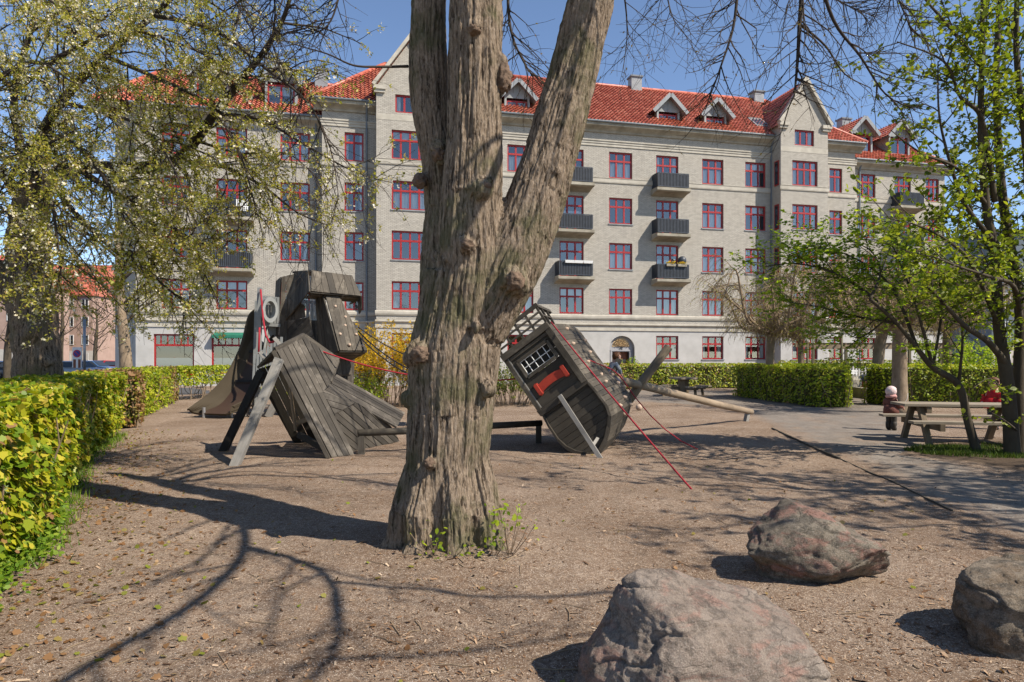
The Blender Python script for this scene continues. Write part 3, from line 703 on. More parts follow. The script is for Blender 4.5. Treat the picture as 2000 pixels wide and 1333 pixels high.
# dormers
def dormer(pxc, w, z0, z1, zp, hw, half):
    """hw: half window width, half: half roof width"""
    u = U(pxc, w); y = -w
    d = MB(); b_ = hw + .14; zw = z1 + .12
    slope = (zp - zw + .15) / half
    d.quad((u - b_, y + .002, z0 - .9), (u - b_, y + 4.5, z0 - .9), (u - b_, y + 4.5, zw), (u - b_, y + .002, zw)); d.quad((u + b_, y + 4.5, z0 - .9), (u + b_, y + .002, z0 - .9), (u + b_, y + .002, zw), (u + b_, y + 4.5, zw))
    d.add([(u - b_, y, zw), (u + b_, y, zw), (u + b_, y, zp - slope * b_ - .05), (u, y, zp - .05), (u - b_, y, zp - slope * b_ - .05)], [(0, 1, 2, 3, 4)])
    d.box(u - b_, u - hw, y - .02, y + .1, z0 - .6, zw); d.box(u + hw, u + b_, y - .02, y + .1, z0 - .6, zw); d.box(u - hw, u + hw, y - .015, y + .1, z0 - .6, z0)
    d.box(u - .02, u + .02, y - .03, y, zw, zp - .2)
    o = bb(d, 'dormer', m['dormerpaint'])
    for sg in (-1, 1):
        r = MB(); xe, ze = u + sg * half, zp - slope * half
        Ls = math.hypot(half, zp - ze); tiled(r, (xe, y - .4, ze + .06), (0, 1, 0), (u - xe, 0, zp - ze), lambda t: 0.0, lambda t: 5.4, Ls, flip=sg < 0)
        bb(r, 'roof', m['tile'], o)
        t = MB(); t.beam((u + sg * .02, y - .43, zp + .0), (xe, y - .43, ze + .0), .06, .26); t.quad((u, y - .4, zp - .02), (u, y + .5, zp - .02), (xe, y + .5, ze - .02), (xe, y - .4, ze - .02))
        bb(t, 'barge_board', m['zinc'], o)
    wd = window(u - hw, u + hw, z0, z1, w, 2, 'plain', look=brng.choice(['dark', 'blind', 'net']), parent=o); return o
for px in (1010, 1305, 1397): dormer(px, -.35, 17.75, 18.72, 19.95, .72, 1.28)
for px in (412, 549, 1683, 1756): dormer(px, -1.5, 17.2, 18.85, 20.15, .82, 1.3)
s = MB(); u = U(1478, -1.3); sl = (rz - ez) / (rw + .6)
zz = lambda w: ez + (.6 - w) * sl
s.quad((u - .45, .6, zz(-.6) + .1), (u + .45, .6, zz(-.6) + .1), (u + .45, 1.6, zz(-1.6) + .1), (u - .45, 1.6, zz(-1.6) + .1), 1); s.beam((u - .5, .55, zz(-.55) + .07), (u - .5, 1.65, zz(-1.65) + .07), .1, .12); s.beam((u + .5, .55, zz(-.55) + .07), (u + .5, 1.65, zz(-1.65) + .07), .1, .12); s.beam((u - .5, .55, zz(-.55) + .07), (u + .5, .55, zz(-.55) + .07), .1, .12); s.beam((u - .5, 1.65, zz(-1.65) + .07), (u + .5, 1.65, zz(-1.65) + .07), .1, .12)
bb(s, 'skylight', [m['zinc'], m['carglass']])

# balconies
def balcony(pa, pb, w, row, dep=.95):
    u0, u1 = U(pa, w) - .32, U(pb, w) + .32; zs = ROW[row][0] - .66; y = -w
    s = MB(); k = [(0, zs - .42), (.06, zs - .42), (.5, zs - .3), (dep, zs - .26), (dep + .1, zs - .2), (dep + .1, zs - .02), (0, zs)]
    profile(s, k, u0 - .08, u1 + .08, w); o = bb(s, 'balcony', m['concrete'])
    r = MB(); zt = zs + .98; backs = []
    def run(p, q):
        p, q = V(p), V(q); L = (q - p).length; n = int(L / .105); d = (q - p) / n
        for i in range(n + 1):
            c = p + d * i; r.box(c.x - .026, c.x + .026, c.y - .026, c.y + .026, zs + .07, zt)
        r.beam(p + V((0, 0, zt)), q + V((0, 0, zt)), .07, .05); r.beam(p + V((0, 0, zs + .08)), q + V((0, 0, zs + .08)), .06, .05)
        pass; bk_ = MB(); bk_.prism([p + V((0, 0, zs + .1)), q + V((0, 0, zs + .1)), q + V((0, 0, zt - .05)), p + V((0, 0, zt - .05))], (q - p).cross(V((0, 0, 1))).normalized() * -.004); backs.append(bk_)
    yf = y - dep + .04
    run((u0 + .03, yf, 0), (u1 - .03, yf, 0)); run((u0 + .03, y - .03, 0), (u0 + .03, yf + .09, 0)); run((u1 - .03, yf + .09, 0), (u1 - .03, y - .03, 0))
    ro = bb(r, 'railing', m['blackrail'], o)
    for x in backs: bb(x, 'screen', m['blackwood'], o)
    return u0, u1, yf, zt
bal = {}
for a, b, w, rows in ((1093, 1140, 0, (0, 1, 2)), (1281.6, 1325, 0, (0, 1, 2)), (422, 483, WW, (1, 2)), (1747, 1779, WW, (0, 1, 2))):
    for r in rows: bal[(a, r)] = balcony(a, b, w, r)
# the arched entrance
d0, d1 = door_u; dc = (d0 + d1) / 2; dw = (d1 - d0) / 2; az = 2.36
e = MB(); N = 14; arc = [(dc + dw * math.cos(math.pi * i / N), az + (3.2 - az) * math.sin(math.pi * i / N)) for i in range(N + 1)]
for sg, part in ((1, arc[:N // 2 + 1]), (-1, arc[N // 2:])):
    cx = d1 if sg > 0 else d0
    e.prism([(x, 0.0, z) for x, z in ([(cx, 3.2)] + (part[::-1] if sg > 0 else part[::-1]))], (0, .2, 0))
eo = bb(e, 'entrance', m['plaster'])
e = MB(); ro = .24
e.box(d0, dc - .62, ro, ro + .1, .1, az + .9); e.box(dc + .62, d1, ro, ro + .1, .1, az + .9); e.box(dc - .62, dc + .62, ro, ro + .1, 2.12, az + .9)
for sg in (-1, 1): e.box(dc + sg * .7 - .06, dc + sg * .7 + .06, ro - .03, ro, .1, 2.16)
e.box(dc - .76, dc + .76, ro - .035, ro, 2.16, 2.26)
bb(e, 'surround', m['niche'], eo)
e = MB(); rr = .63; N = 16; rv = []
e.prism([(dc + rr * math.cos(math.pi * i / N), ro - .03, 2.46 + .62 * math.sin(math.pi * i / N)) for i in range(N + 1)], (0, .03, 0))
rg = random.Random(3)
for i in range(70):
    a, q = rg.uniform(.12, 3.0), rr * math.sqrt(rg.random()) * .9; x, z = dc + q * math.cos(a), 2.47 + .9 * q * math.sin(a)
    e.tube([(x - rg.uniform(.02, .08), ro - .02, z - rg.uniform(-.02, .05)), (x, ro - .09, z), (x + rg.uniform(.02, .06), ro - .02, z + rg.uniform(-.04, .05))], [.03, .045, .02], 5)
bb(e, 'relief_panel', m['relief'], eo, smooth=False)
e = MB(); e.box(dc - .6, dc + .6, ro + .3, ro + .36, .12, 2.12); e.box(dc - .6, dc + .6, ro + .27, ro + .3, 1.75, 1.85); e.box(dc - .05, dc + .05, ro + .27, ro + .3, .2, 1.75)
for x in (dc - .3, dc + .3): e.box(x - .18, x + .18, ro + .285, ro + .303, 1.0, 1.6, 1)
bb(e, 'door', [m['reddoor'], m['carglass']], eo)
# house number over the door
def text_mesh(name, body, size, mat, parent, loc, rot, ext=.01):
    cu_ = bpy.data.curves.new(name, 'FONT'); cu_.body = body; cu_.size = size; cu_.extrude = ext; cu_.align_x = 'CENTER'
    t = bpy.data.objects.new(name, cu_); col.objects.link(t); bpy.context.view_layer.update()
    me = bpy.data.meshes.new_from_object(t.evaluated_get(bpy.context.evaluated_depsgraph_get())); bpy.data.objects.remove(t)
    me.name = name; me.materials.clear(); me.materials.append(mat); o = bpy.data.objects.new(name, me); col.objects.link(o); o.parent = parent; o.location = loc; o.rotation_euler = rot; return o
text_mesh('house_number', '42', .26, m['blackrail'], eo, (dc, ro - .05, 2.27), (R(90), 0, 0))
# awning over the shop
aw = MB(); a, b = U(416, WW), U(492, WW); k = 16
for i in range(k):
    x0, x1 = a + (b - a) * i / k, a + (b - a) * (i + 1) / k
    aw.quad((x0, .78, 3.24), (x1, .78, 3.24), (x1, .35, 3.06), (x0, .35, 3.06)); zb = 2.92
    aw.add([(x0, .35, 3.06), (x1, .35, 3.06), (x1, .345, zb), ((x0 + x1) / 2, .345, zb - .05), (x0, .345, zb)], [(0, 1, 2, 3, 4)])
bb(aw, 'awning', m['green_awning'])
BM = Matrix.Translation((0, Y0, 0)) @ Matrix.Rotation(TH, 4, 'Z')
# ------------------------------------------------------------------ stranded ship's stern
prng = random.Random(21)
phi, rho = R(-17), R(35.5)
rh = V((math.cos(phi), math.sin(phi), 0)); fwd = V((-math.sin(phi), math.cos(phi), 0))
r_ = rh * math.cos(rho) + V((0, 0, 1)) * math.sin(rho); d_ = rh * math.sin(rho) - V((0, 0, 1)) * math.cos(rho)
SO = P(1055.5, 805.7, 12.0); q_ = .002836
def S(r, d, f=0.0): return SO + r_ * (r * q_) + d_ * (d * q_) + fwd * f
ship = thing('ship_wreck', 'tilted dark timber ship stern with barred cabin window and red nameboard', 'play ship', (1.9, 12.4, 0))
hullsec = [(346, 0), (358, 22), (367, 100), (371, 207), (352, 268), (304, 322), (245, 375), (177, 411), (100, 398), (40, 340), (5, 280), (-12, 210), (-12, 100), (0, 0)]
full = [(346, -421), (346, -330), (346, -220), (346, -110)] + hullsec + [(0, -110), (0, -220), (0, -330), (0, -421)]
def resample(pts, step):
    out = [pts[0]]
    for a, b in zip(pts, pts[1:]):
        n = max(1, round(math.hypot(b[0] - a[0], b[1] - a[1]) / step))
        out += [(a[0] + (b[0] - a[0]) * i / n, a[1] + (b[1] - a[1]) * i / n) for i in range(1, n + 1)]
    return out
sec = resample(full, 42)
LEN = 2.3
def station(p, t, g=0.0):
    r, d = p; c = (150, 120); k = 1 + .34 * math.sin(2.1 * t) - .12 * t * t
    dd = d if d < 0 else d
    sh = S(c[0] + (r - c[0]) * k, c[1] + (dd - c[1]) * (1 - .1 * t * t), t * LEN)
    return sh
mb = MB(); T = [0, .2, .4, .6, .8, 1.0]
for i in range(len(sec) - 1):
    a, b = sec[i], sec[i + 1]; a2 = tuple(a[k] + (b[k] - a[k]) * .03 for k in (0, 1)); b2 = tuple(a[k] + (b[k] - a[k]) * .97 for k in (0, 1))
    nr, nd = b[1] - a[1], -(b[0] - a[0]); L = math.hypot(nr, nd); off = (r_ * (-nr / L) + d_ * (-nd / L)) * -1
    cuts = sorted([0, 1] + [prng.choice([.2, .4, .6, .8])])
    for c0, c1 in zip(cuts, cuts[1:]):
        o1 = prng.uniform(.0, .008); tt = [t for t in T if c0 <= t <= c1]; pts = []; uv = []
        for t in tt:
            e = .004 if t == c0 and t > 0 else (-.004 if t == c1 and t < 1 else 0)
            A, Bq = station(a2, min(1, max(0, t + e))), station(b2, min(1, max(0, t + e)))
            pts += [A + off * o1, Bq + off * o1, Bq + off * (o1 - .035), A + off * (o1 - .035)]
        fs = []; us = []
        for j in range(len(tt) - 1):
            for k in range(4):
                k2 = (k + 1) % 4; fs.append((j * 4 + k, j * 4 + k2, j * 4 + 4 + k2, j * 4 + 4 + k)); us.append([(tt[j] * LEN, k * .1), (tt[j] * LEN, k * .1 + .1), (tt[j + 1] * LEN, k * .1 + .1), (tt[j + 1] * LEN, k * .1)])
        n = len(pts); fs += [(0, 1, 2, 3), (n - 1, n - 2, n - 3, n - 4)]; us += [[(0, 0), (0, .1), (.03, .1), (.03, 0)]] * 2
        mb.add(pts, fs, us)
hullo = mb.build('hull', m['hull'], ship)
# dark bulkheads so that the hull is closed
mb = MB(); mb.prism([station(p, .97) for p in full[::2]], fwd * .04, 0, r_); mb.prism([S(346, -415, .05), S(0, -415, .05), S(0, -415, LEN * .8), S(346, -415, LEN * .8)], d_ * .03, 0, r_)
mb.build('bulkhead', m['hulldark'], ship)
# transom: planks across, bevelled rim, cabin face
mb = MB(); inner = [(r * .93 + 12, max(0, d * .93)) for r, d in hullsec]
mb.planks([S(r, d, .06) for r, d in inner], r_, .125, .03, .006, -fwd, .006, prng)
mb.build('transom', m['hulldark'], ship)
mb = MB()
for i in range(len(hullsec) - 1):
    a, b = hullsec[i], hullsec[i + 1]; ai, bi = inner[i], inner[i + 1]
    mb.prism([S(*a, -.02), S(*b, -.02), S(bi[0], bi[1], -.02), S(ai[0], ai[1], -.02)], fwd * .1)
mb.prism([S(-14, -18, -.035), S(360, -18, -.035), S(356, 24, -.035), S(-10, 24, -.035)], fwd * .06, 0, r_)
mb.build('transom_rim', m['hull'], ship)
mb = MB()
for poly in ([(20, -400), (326, -400), (326, -345), (20, -345)], [(20, -345), (52, -345), (52, -210), (20, -210)], [(300, -345), (326, -345), (326, -210), (300, -210)], [(20, -210), (326, -210), (326, -20), (20, -20)]):
    mb.planks([S(r, d, .03) for r, d in poly], r_, .155, .025, .006, -fwd, .004, prng)
mb.build('cabin_wall', m['hulldark'], ship)
mb = MB()
mb.beam(S(5, -425, -.01), S(5, -5, -.01), .07, .07, -fwd); mb.beam(S(340, -425, -.012), S(340, 5, -.012), .11, .09, -fwd)
mb.beam(S(-8, -412, -.02), S(358, -412, -.02), .1, .12, d_); mb.beam(S(30, -375, -.004), S(325, -375, -.004), .05, .05, d_)
mb.build('cabin_frame', m['hull'], ship)
mb = MB(); mb.beam(S(22, -400, -.02), S(22, -20, -.02), .018, .02, -fwd); mb.build('batten', m['greywood'], ship)
# barred window
wf = MB(); w0, w1, h0, h1 = 62, 292, -338, -222
for a, b in (((w0, h0), (w1, h0)), ((w0, h1), (w1, h1)), ((w0, h0), (w0, h1)), ((w1, h0), (w1, h1))): wf.beam(S(*a, -.015), S(*b, -.015), .06, .05, -fwd)
wfo = wf.build('window', m['hull'], ship)
wf = MB(); wf.prism([S(w0, h0, .06), S(w1, h0, .06), S(w1, h1, .06), S(w0, h1, .06)], fwd * .01); wf.build('opening', m['blackwood'], wfo)
wf = MB()
for i in range(1, 5): x = w0 + (w1 - w0) * i / 5; wf.tube([S(x, h0 + 6, 0), S(x, h1 - 6, 0)], .008, 6)
wf.tube([S(w0 + 6, (h0 + h1) / 2, -.002), S(w1 - 6, (h0 + h1) / 2, -.002)], .008, 6)
for a, b in (((w0 + 11, h0 + 11), (w1 - 11, h0 + 11)), ((w0 + 11, h1 - 11), (w1 - 11, h1 - 11)), ((w0 + 11, h0 + 11), (w0 + 11, h1 - 11)), ((w1 - 11, h0 + 11), (w1 - 11, h1 - 11))): wf.tube([S(*a, -.003), S(*b, -.003)], .009, 6)
wf.build('bars', m['white'], wfo)
# red nameboard with scrolled ends
nb = MB(); out = []
y0, y1 = -150, -92
prof = [(62, y0 - 8), (72, y0 - 14), (86, y0 - 10), (92, y0 + 4), (130, y0 - 4), (175, y0 - 7), (220, y0 - 4), (258, y0 + 4), (264, y0 - 10), (278, y0 - 14), (288, y0 - 8), (290, y1 + 6), (280, y1 + 14), (266, y1 + 10), (258, y1 - 2), (220, y1 - 10), (175, y1 - 13), (130, y1 - 10), (92, y1 - 2), (84, y1 + 10), (70, y1 + 14), (60, y1 + 6)]
top = prof[:11]; bot = prof[11:][::-1]
for i in range(len(top) - 1): nb.prism([S(*top[i], -.03), S(*top[i + 1], -.03), S(*bot[i + 1], -.03), S(*bot[i], -.03)], fwd * .035)
nbo = nb.build('nameboard', m['redboard'], ship)
nb = MB(); nb.prism([S(60, y0 - 6, -.055), S(86, y0 - 6, -.055), S(86, y1 + 8, -.055), S(60, y1 + 8, -.055)], fwd * .025); nb.prism([S(264, y0 - 6, -.055), S(290, y0 - 6, -.055), S(290, y1 + 8, -.055), S(264, y1 + 8, -.055)], fwd * .025)
nb.build('scroll', m['redboard'], nbo, bevel=.006)
# rudder plank
bot = S(166, 478, -.42); bot.z = -.03
mb = MB(); mb.beam(S(166, -14, -.06), bot, .075, .04, -fwd); mb.beam(S(205, 330, -.03), S(172, 350, -.26), .05, .05, -fwd); mb.build('rudder', m['greywood'], ship)
# stern gallery railing
mb = MB(); zt = -556
for r in (2, 88, 176, 264, 352):
    mb.beam(S(r, -425, .02), S(r + 4, zt, .02), .04, .04, -fwd)
for d in (-468, -512): mb.beam(S(-6, d, .0), S(362, d, .0), .035, .03, -fwd)
mb.beam(S(-14, zt, .0), S(372, zt, .0), .07, .05, -fwd)
for f in (.35, .7): mb.beam(S(346, -425, f), S(356, zt, f), .04, .04, -fwd)
mb.beam(S(358, zt - 3, -.02), S(352, zt + 12, 1.05), .07, .05, r_); mb.beam(S(352, -490, .03), S(348, -486, .8), .03, .04, r_)
mb.build('railing', m['hull'], ship)
# climbing holds along the hull side
for i, (k, t) in enumerate(((1, .35), (3, .7), (4, .25), (6, .55), (8, .3), (9, .8), (11, .42), (12, .75), (13, .3), (14, .6), (15, .8), (17, .45), (18, .25), (19, .65), (20, .4), (21, .7))):
    a, b = sec[k], sec[k + 1]; nr, nd = b[1] - a[1], -(b[0] - a[0]); L = math.hypot(nr, nd); off = (r_ * (nr / L) + d_ * (nd / L))
    c = station(a, t); h = MB()
    h.tube([c - off * .02, c + off * .02, c + off * .045 + d_ * .02], [.04, .036, .018], 7); h.build('climbing_hold', m['hold'], ship, smooth=True)
# ------------------------------------------------------------------ ropes
def sagline(a, b, sag, n=14, bend=None):
    a, b = V(a), V(b); return [a.lerp(b, i / n) - V((0, 0, sag * 4 * (i / n) * (1 - i / n))) for i in range(n + 1)]
def rope(label, pts, r, mat='rope', group=None, name='rope', cat='rope'):
    o = MB().tube(pts, r, 7).build(name, m[mat], None, smooth=True); return tag(o, label, cat, group)
e1 = G(1351, 956); e1.z = gz(e1.x, e1.y)
o_ = (r_ * .6 - fwd).normalized() * .09
rope('straight red rope from the ship stern down to the sand in front', sagline(S(372, -424, .12), e1, .03), .0125)
e2 = G(1362, 881); e2.z = gz(e2.x, e2.y) + .02
c1 = station(sec[7], .6) + r_ * .06; c2 = station(sec[13], .75) + r_ * .1
rope('slack red rope hanging down the ship side and lying on the sand', [S(372, -330, .8), S(373, -150, .75), station((375, 0), .6) + r_ * .04, c2] + [c2.lerp(e2, t) - V((0, 0, .42 * t * (1 - t) * 2)) for t in (.2, .4, .6, .8, 1)], .011)

# ------------------------------------------------------------------ half sunk bow on struts
def Z1(x, y, Y): return P(360 + x / 3.174, 500 + y / 3.174, Y)
bow = thing('ship_bow', 'grey plank ship bow lying broken on the sand, propped on slanted legs', 'play ship', (-3.4, 12, 0))
A, Bp, Cc, D, E = Z1(565, 590, 11.35), Z1(745, 500, 12.3), Z1(955, 650, 12.45), Z1(908, 782, 12.2), Z1(848, 850, 11.85)
Qp = Z1(712, 872, 11.45); Fb, Gb = Z1(905, 1252, 11.5), Z1(1046, 1236, 11.8)
def onplane(x, y, p0, n):
    o = V((0, 0, H)); d = Z1(x, y, 1.0) - o; return o + d * ((p0 - o).dot(n) / d.dot(n))
pn = (Fb - A).cross(Cc - A).normalized()
Bp, D, E, Qp, Gb = [onplane(*q, A, pn) for q in ((745, 500), (908, 782), (848, 850), (712, 872), (1046, 1236))]
ax_ = Fb - A
mb = MB(); mb.planks([A, Bp, Cc, D, E, Qp], ax_, .128, .035, .013, (0, -1, .5), .004, prng, base=A)
mb.planks([Qp, E, Gb, Fb], ax_, .128, .035, .013, (0, -1, .5), .004, prng, base=A)
mb.build('deckhouse', m['bowtimber'], bow)
mb = MB(); mb.beam(A + V((-.02, -.03, 0)), Fb + V((-.02, -.03, 0)), .06, .14, (0, -1, .4)); mb.beam(A + V((0, -.03, .02)), Bp + V((0, -.03, .02)), .05, .08, (0, 0, 1)); mb.beam(Bp + V((0, -.03, .01)), Cc + V((0, -.03, .01)), .05, .08, (0, 0, 1)); mb.beam(Cc + V((0, -.02, 0)), D + V((0, -.02, 0)), .05, .06, (0, -1, 0))
mb.build('edge_board', m['bowtimber'], bow)
W0, W1, N_ = Z1(938, 742, 13.0), Z1(1380, 960, 14.4), onplane(922, 985, A, pn)
wn = (W1 - W0).cross(E - W0).normalized()
W2, M_ = onplane(1330, 1050, W0, wn), onplane(1052, 915, W0, wn)
mb = MB(); mb.planks([E, D, W0, W1, W2, M_], W1 - W0, .118, .035, .013, (0, -1, .6), .005, prng)
mb.planks([E, M_, N_], M_ - E, .118, .035, .013, (0, -1, .6), .004, prng)
X3 = Z1(1310, 1150, 13.7)
mb.planks([N_, M_, W2, X3, Z1(1090, 1214, 12.35), Gb], X3 - M_, .12, .035, .013, (0, -1, .5), .005, prng)
mb.build('hull_planking', m['bowtimber'], bow)
A2 = Z1(445, 682, 12.6); B2 = Bp + V((-.5, 1.0, -.25))
mb = MB(); mb.planks([A + V((0, .05, .02)), Bp + V((0, .05, .02)), B2, A2], Bp - A, .13, .04, .006, (0, 0, 1), .004, prng)
mb.planks([A2 + V((.05, 0, -.05)), B2, Z1(1000, 1060, 13.7), Z1(700, 1146, 13.9)], Z1(700, 1146, 13.9) - A2, .14, .03, .012, (0, -1, 0), .006, prng)
mb.build('back_planking', m['hulldark'], bow)
for a, b, mt, w_ in ((Z1(478, 716, 12.35), G(433, 881), 'blackwood', .13), (Z1(590, 640, 11.25), G(456, 909), 'greywood', .14), (Z1(490, 765, 12.7), G(583, 862), 'hulldark', .12)):
    b = b + V((0, 0, -.06)); MB().beam(a, b, w_, .1, (0, -1, .2)).build('leg', m[mt], bow)
mb = MB(); mb.beam(Z1(640, 700, 12.1), Z1(690, 1085, 12.3), .04, .04); mb.build('brace', m['tan'], bow); MB().beam(Z1(690, 1040, 12.6), Z1(800, 1000, 12.4), .06, .08).build('cross_beam', m['tan'], bow)
MB().beam(Z1(710, 1110, 12.6), Z1(860, 1190, 11.9), .08, .1).build('cross_beam', m['hull'], bow)
mb = MB(); mb.beam(Z1(560, 512, 12.5), Z1(608, 570, 12.3), .07, .05, (0, -1, .6)); mb.beam(Z1(472, 600, 12.7), Z1(508, 645, 12.5), .07, .05, (0, -1, .6)); mb.build('cleat', m['greywood'], bow)
s0 = Z1(722, 540, 12.15); s1 = S(60, -300, .9)
rope('long sagging red rope strung from the broken bow behind the trunk to the ship', sagline(s0, S(-10, -260, .3), .26, 22), .013)

# balance beam
b0, b1 = G(706, 888), G(1052, 868)
bm = thing('balance_beam', 'low dark log balance beam on two posts behind the big trunk', 'balance beam', (b0.x, b0.y, 0))
za, zb = H - (846 - HY) * b0.y / F, H - (827 - HY) * b1.y / F
pa, pb = V((b0.x, b0.y, za)), V((b1.x, b1.y, zb)); dd = (pb - pa).normalized()
bmw = NT('beam_grey').m; bpy.data.materials.remove(bmw)
MB().tube([pa - dd * .06, pa.lerp(pb, .3) + V((0, 0, -.01)), pa.lerp(pb, .7), pb + dd * .06], [.062, .066, .064, .06], 12).build('beam', m['hull'], bm, smooth=True)
for p, q in ((pa, b0), (pb, b1)): MB().beam(V((p.x, p.y, -.1)), p - V((0, 0, .05)), .11, .1, (0, 1, 0)).build('post', m['hulldark'] if p is pb else m['bowtimber'], bm)
# fallen mast log and leaning post
l0, l1 = V((1.55, 13.2, 1.36)), V((6.42, 18.3, .24))
ml = thing('log_beam', 'long pale round log sloping from the ship down to a short post', 'log', (6.3, 18.3, 0))
MB().tube([l0, l0.lerp(l1, .25) + V((0, 0, .02)), l0.lerp(l1, .5), l0.lerp(l1, .75) + V((0, 0, -.01)), l1], [.085, .09, .088, .085, .075], 14).build('log', m['log'], ml, smooth=True)
MB().beam((6.2, 18.15, -.1), (6.28, 18.2, .2), .1, .1).build('post', m['greywood'], ml)
lp = MB().tube([(1.86, 14.45, -.1), (2.66, 14.4, 1.07), (3.3, 14.35, 1.92)], [.095, .095, .09], 14).build('leaning_post', m['tabledark'], None, smooth=True); tag(lp, 'thick dark round post leaning to the right across the pale log', 'post')
lp = MB().tube([(1.75, 13.55, .9), (2.14, 13.6, 1.66)], [.06, .06], 10).build('log_stub', m['hulldark'], None, smooth=True); tag(lp, 'short dark log end sticking up behind the ship near the boy', 'log')
gb = G(1248, 803); bl = MB()
import bmesh
def ico(name, c, r, sub, mat, parent=None, scale=(1, 1, 1)):
    bm_ = bmesh.new(); bmesh.ops.create_icosphere(bm_, subdivisions=sub, radius=r)
    for v in bm_.verts: v.co = V((v.co.x * scale[0] + c[0], v.co.y * scale[1] + c[1], v.co.z * scale[2] + c[2]))
    me = bpy.data.meshes.new(name); bm_.to_mesh(me); bm_.free(); me.materials.append(mat); me.polygons.foreach_set('use_smooth', [True] * len(me.polygons))
    o = bpy.data.objects.new(name, me); col.objects.link(o)
    if parent:
        I = wmat(parent).inverted()
        for v in me.vertices: v.co = I @ v.co
        o.parent = parent
    return o
tag(ico('ball', (gb.x, gb.y, gz(gb.x, gb.y) + .1), .105, 3, m['hold']), 'scuffed tan ball lying on the sand under the pale log', 'ball')

# ------------------------------------------------------------------ giant carved head with slide tower
hx, hy, hr = -5.6, 20.3, R(38)
head = thing('carved_head', 'giant dark plank head with heavy brow and long nose, facing right', 'play sculpture', (hx, hy, 0), hr)
def hp(mb, poly, d, w=.14, out=None, t=.04): mb.planks(poly, d, w, t, .008, out, .008, prng)
HS = 1.0
mb = MB()
bl_, br_ = (-.82, -1.05, 3.53), (.68, -1.05, 3.48); tl_, tr_ = (-.66, -.7, 4.14), (.56, -.7, 4.1)
rl_, rr_ = (-1.02, .1, 3.6), (.92, -.38, 3.42); ul_, ur_ = (-.85, .25, 4.2), (.78, .0, 4.02)
hp(mb, [bl_, br_, tr_, tl_], (0, .33, .9), .2, (0, -1, .3))
hp(mb, [br_, rr_, ur_, tr_], (0, .33, .9), .2, (1, -.5, .3))
hp(mb, [bl_, tl_, (-.78, .22, 4.16), (-.98, .22, 2.75)], (0, .25, 1), .13, (-1, -.2, .2))
hp(mb, [tl_, tr_, ur_, (.7, .3, 4.1), (-.8, .4, 4.2), ul_], (0, 1, .1), .16, (0, 0, 1))
hp(mb, [bl_, br_, (.72, -.45, 3.4), (-.72, -.45, 3.4)], (1, 0, 0), .14, (0, 0, -1))
hp(mb, [br_, rr_, (.9, .2, 3.36), (.72, -.45, 3.4)], (1, 0, 0), .14, (0, 0, -1))
hp(mb, [br_, rr_, (.94, -.36, 3.02), (.8, -.9, 3.12)], (0, 0, 1), .16, (1, -.5, 0))
mb.build('brow', m['hull'], head, world=False)
mb = MB()
hp(mb, [(-.9, .14, 1.0), (-.8, .16, 4.14), (-1.14, .3, 4.04), (-1.3, .3, 1.0)], (0, 0, 1), .22, (0, -1, 0))
mb.build('side_panel', m['hull'], head, world=False); mb = MB()
hp(mb, [(-1.3, .32, 1.0), (-1.14, .32, 4.04), (-1.04, 1.0, 3.98), (-1.2, 1.0, 1.0)], (0, 0, 1), .2, (-1, 0, 0))
mb.build('side_panel', m['hull'], head, world=False); mb = MB()
hp(mb, [(.95, .2, .9), (.95, .2, 2.5), (.95, 1.1, 2.5), (.95, 1.1, .9)], (0, 0, 1), .2, (1, 0, 0))
mb.build('side_panel', m['hull'], head, world=False)
mb = MB()
hp(mb, [(-.98, .15, 1.9), (-.98, .15, 2.75), (-.62, -.5, 2.86), (-.42, -.62, 2.0)], (.5, -.2, .4), .16, (-.6, -1, 0))        # left cheek, upper
hp(mb, [(-.98, .15, .7), (-.98, .15, 1.9), (-.42, -.62, 2.0), (-.3, -.6, .7)], (0, 0, 1), .15, (-.6, -1, 0))
hp(mb, [(-.62, -.5, 2.76), (.62, -.5, 2.76), (.6, -.55, 2.2), (.3, -.62, .8), (-.3, -.62, .8), (-.44, -.6, 2.0)], (0, 0, 1), .14, (0, -1, 0))
hp(mb, [(.62, -.5, 2.76), (.95, .1, 2.7), (.95, .1, .7), (.3, -.62, .7)], (0, 0, 1), .14, (1, -1, 0))
hp(mb, [(-.98, .15, 2.75), (-.72, -.42, 2.85), (-.74, -.42, 3.2), (-1.0, .1, 3.4)], (0, 0, 1), .12, (-1, -.5, 0))
mb.build('face', m['bowtimber'], head, world=False)
mb = MB(); n0, n1, n2, n3 = (-.34, -.9, 3.46), (.06, -.9, 3.46), (.56, -1.72, 1.88), (-.26, -1.72, 1.88)
hp(mb, [n0, n1, n2, n3], (0, -.35, -1), .16, (0, -1, .3))
k0, k1, k2, k3 = (-.42, -.5, 3.46), (.14, -.5, 3.46), (.56, -.62, 1.62), (-.34, -.62, 1.62)
hp(mb, [k0, n0, n3, k3], (0, -.2, -1), .16, (-1, 0, 0)); hp(mb, [n1, k1, k2, n2], (0, -.2, -1), .16, (1, 0, 0)); hp(mb, [n3, n2, k2, k3], (1, 0, 0), .16, (0, -.3, -1))
mb.build('nose', m['hull'], head, world=False)
mb = MB(); c0 = [(-.42, -.96, 1.2), (.42, -.96, 1.2), (.4, -.86, 1.66), (-.4, -.86, 1.66)]
hp(mb, c0, (0, 0, 1), .14, (0, -1, 0)); hp(mb, [(-.5, -.55, 1.2), c0[0], c0[3], (-.45, -.55, 1.66)], (0, 0, 1), .14, (-1, 0, 0)); hp(mb, [c0[1], (.5, -.55, 1.2), (.45, -.55, 1.66), c0[2]], (0, 0, 1), .14, (1, 0, 0)); hp(mb, [c0[0], c0[1], (.5, -.5, 1.2), (-.5, -.5, 1.2)], (1, 0, 0), .14, (0, 0, -1))
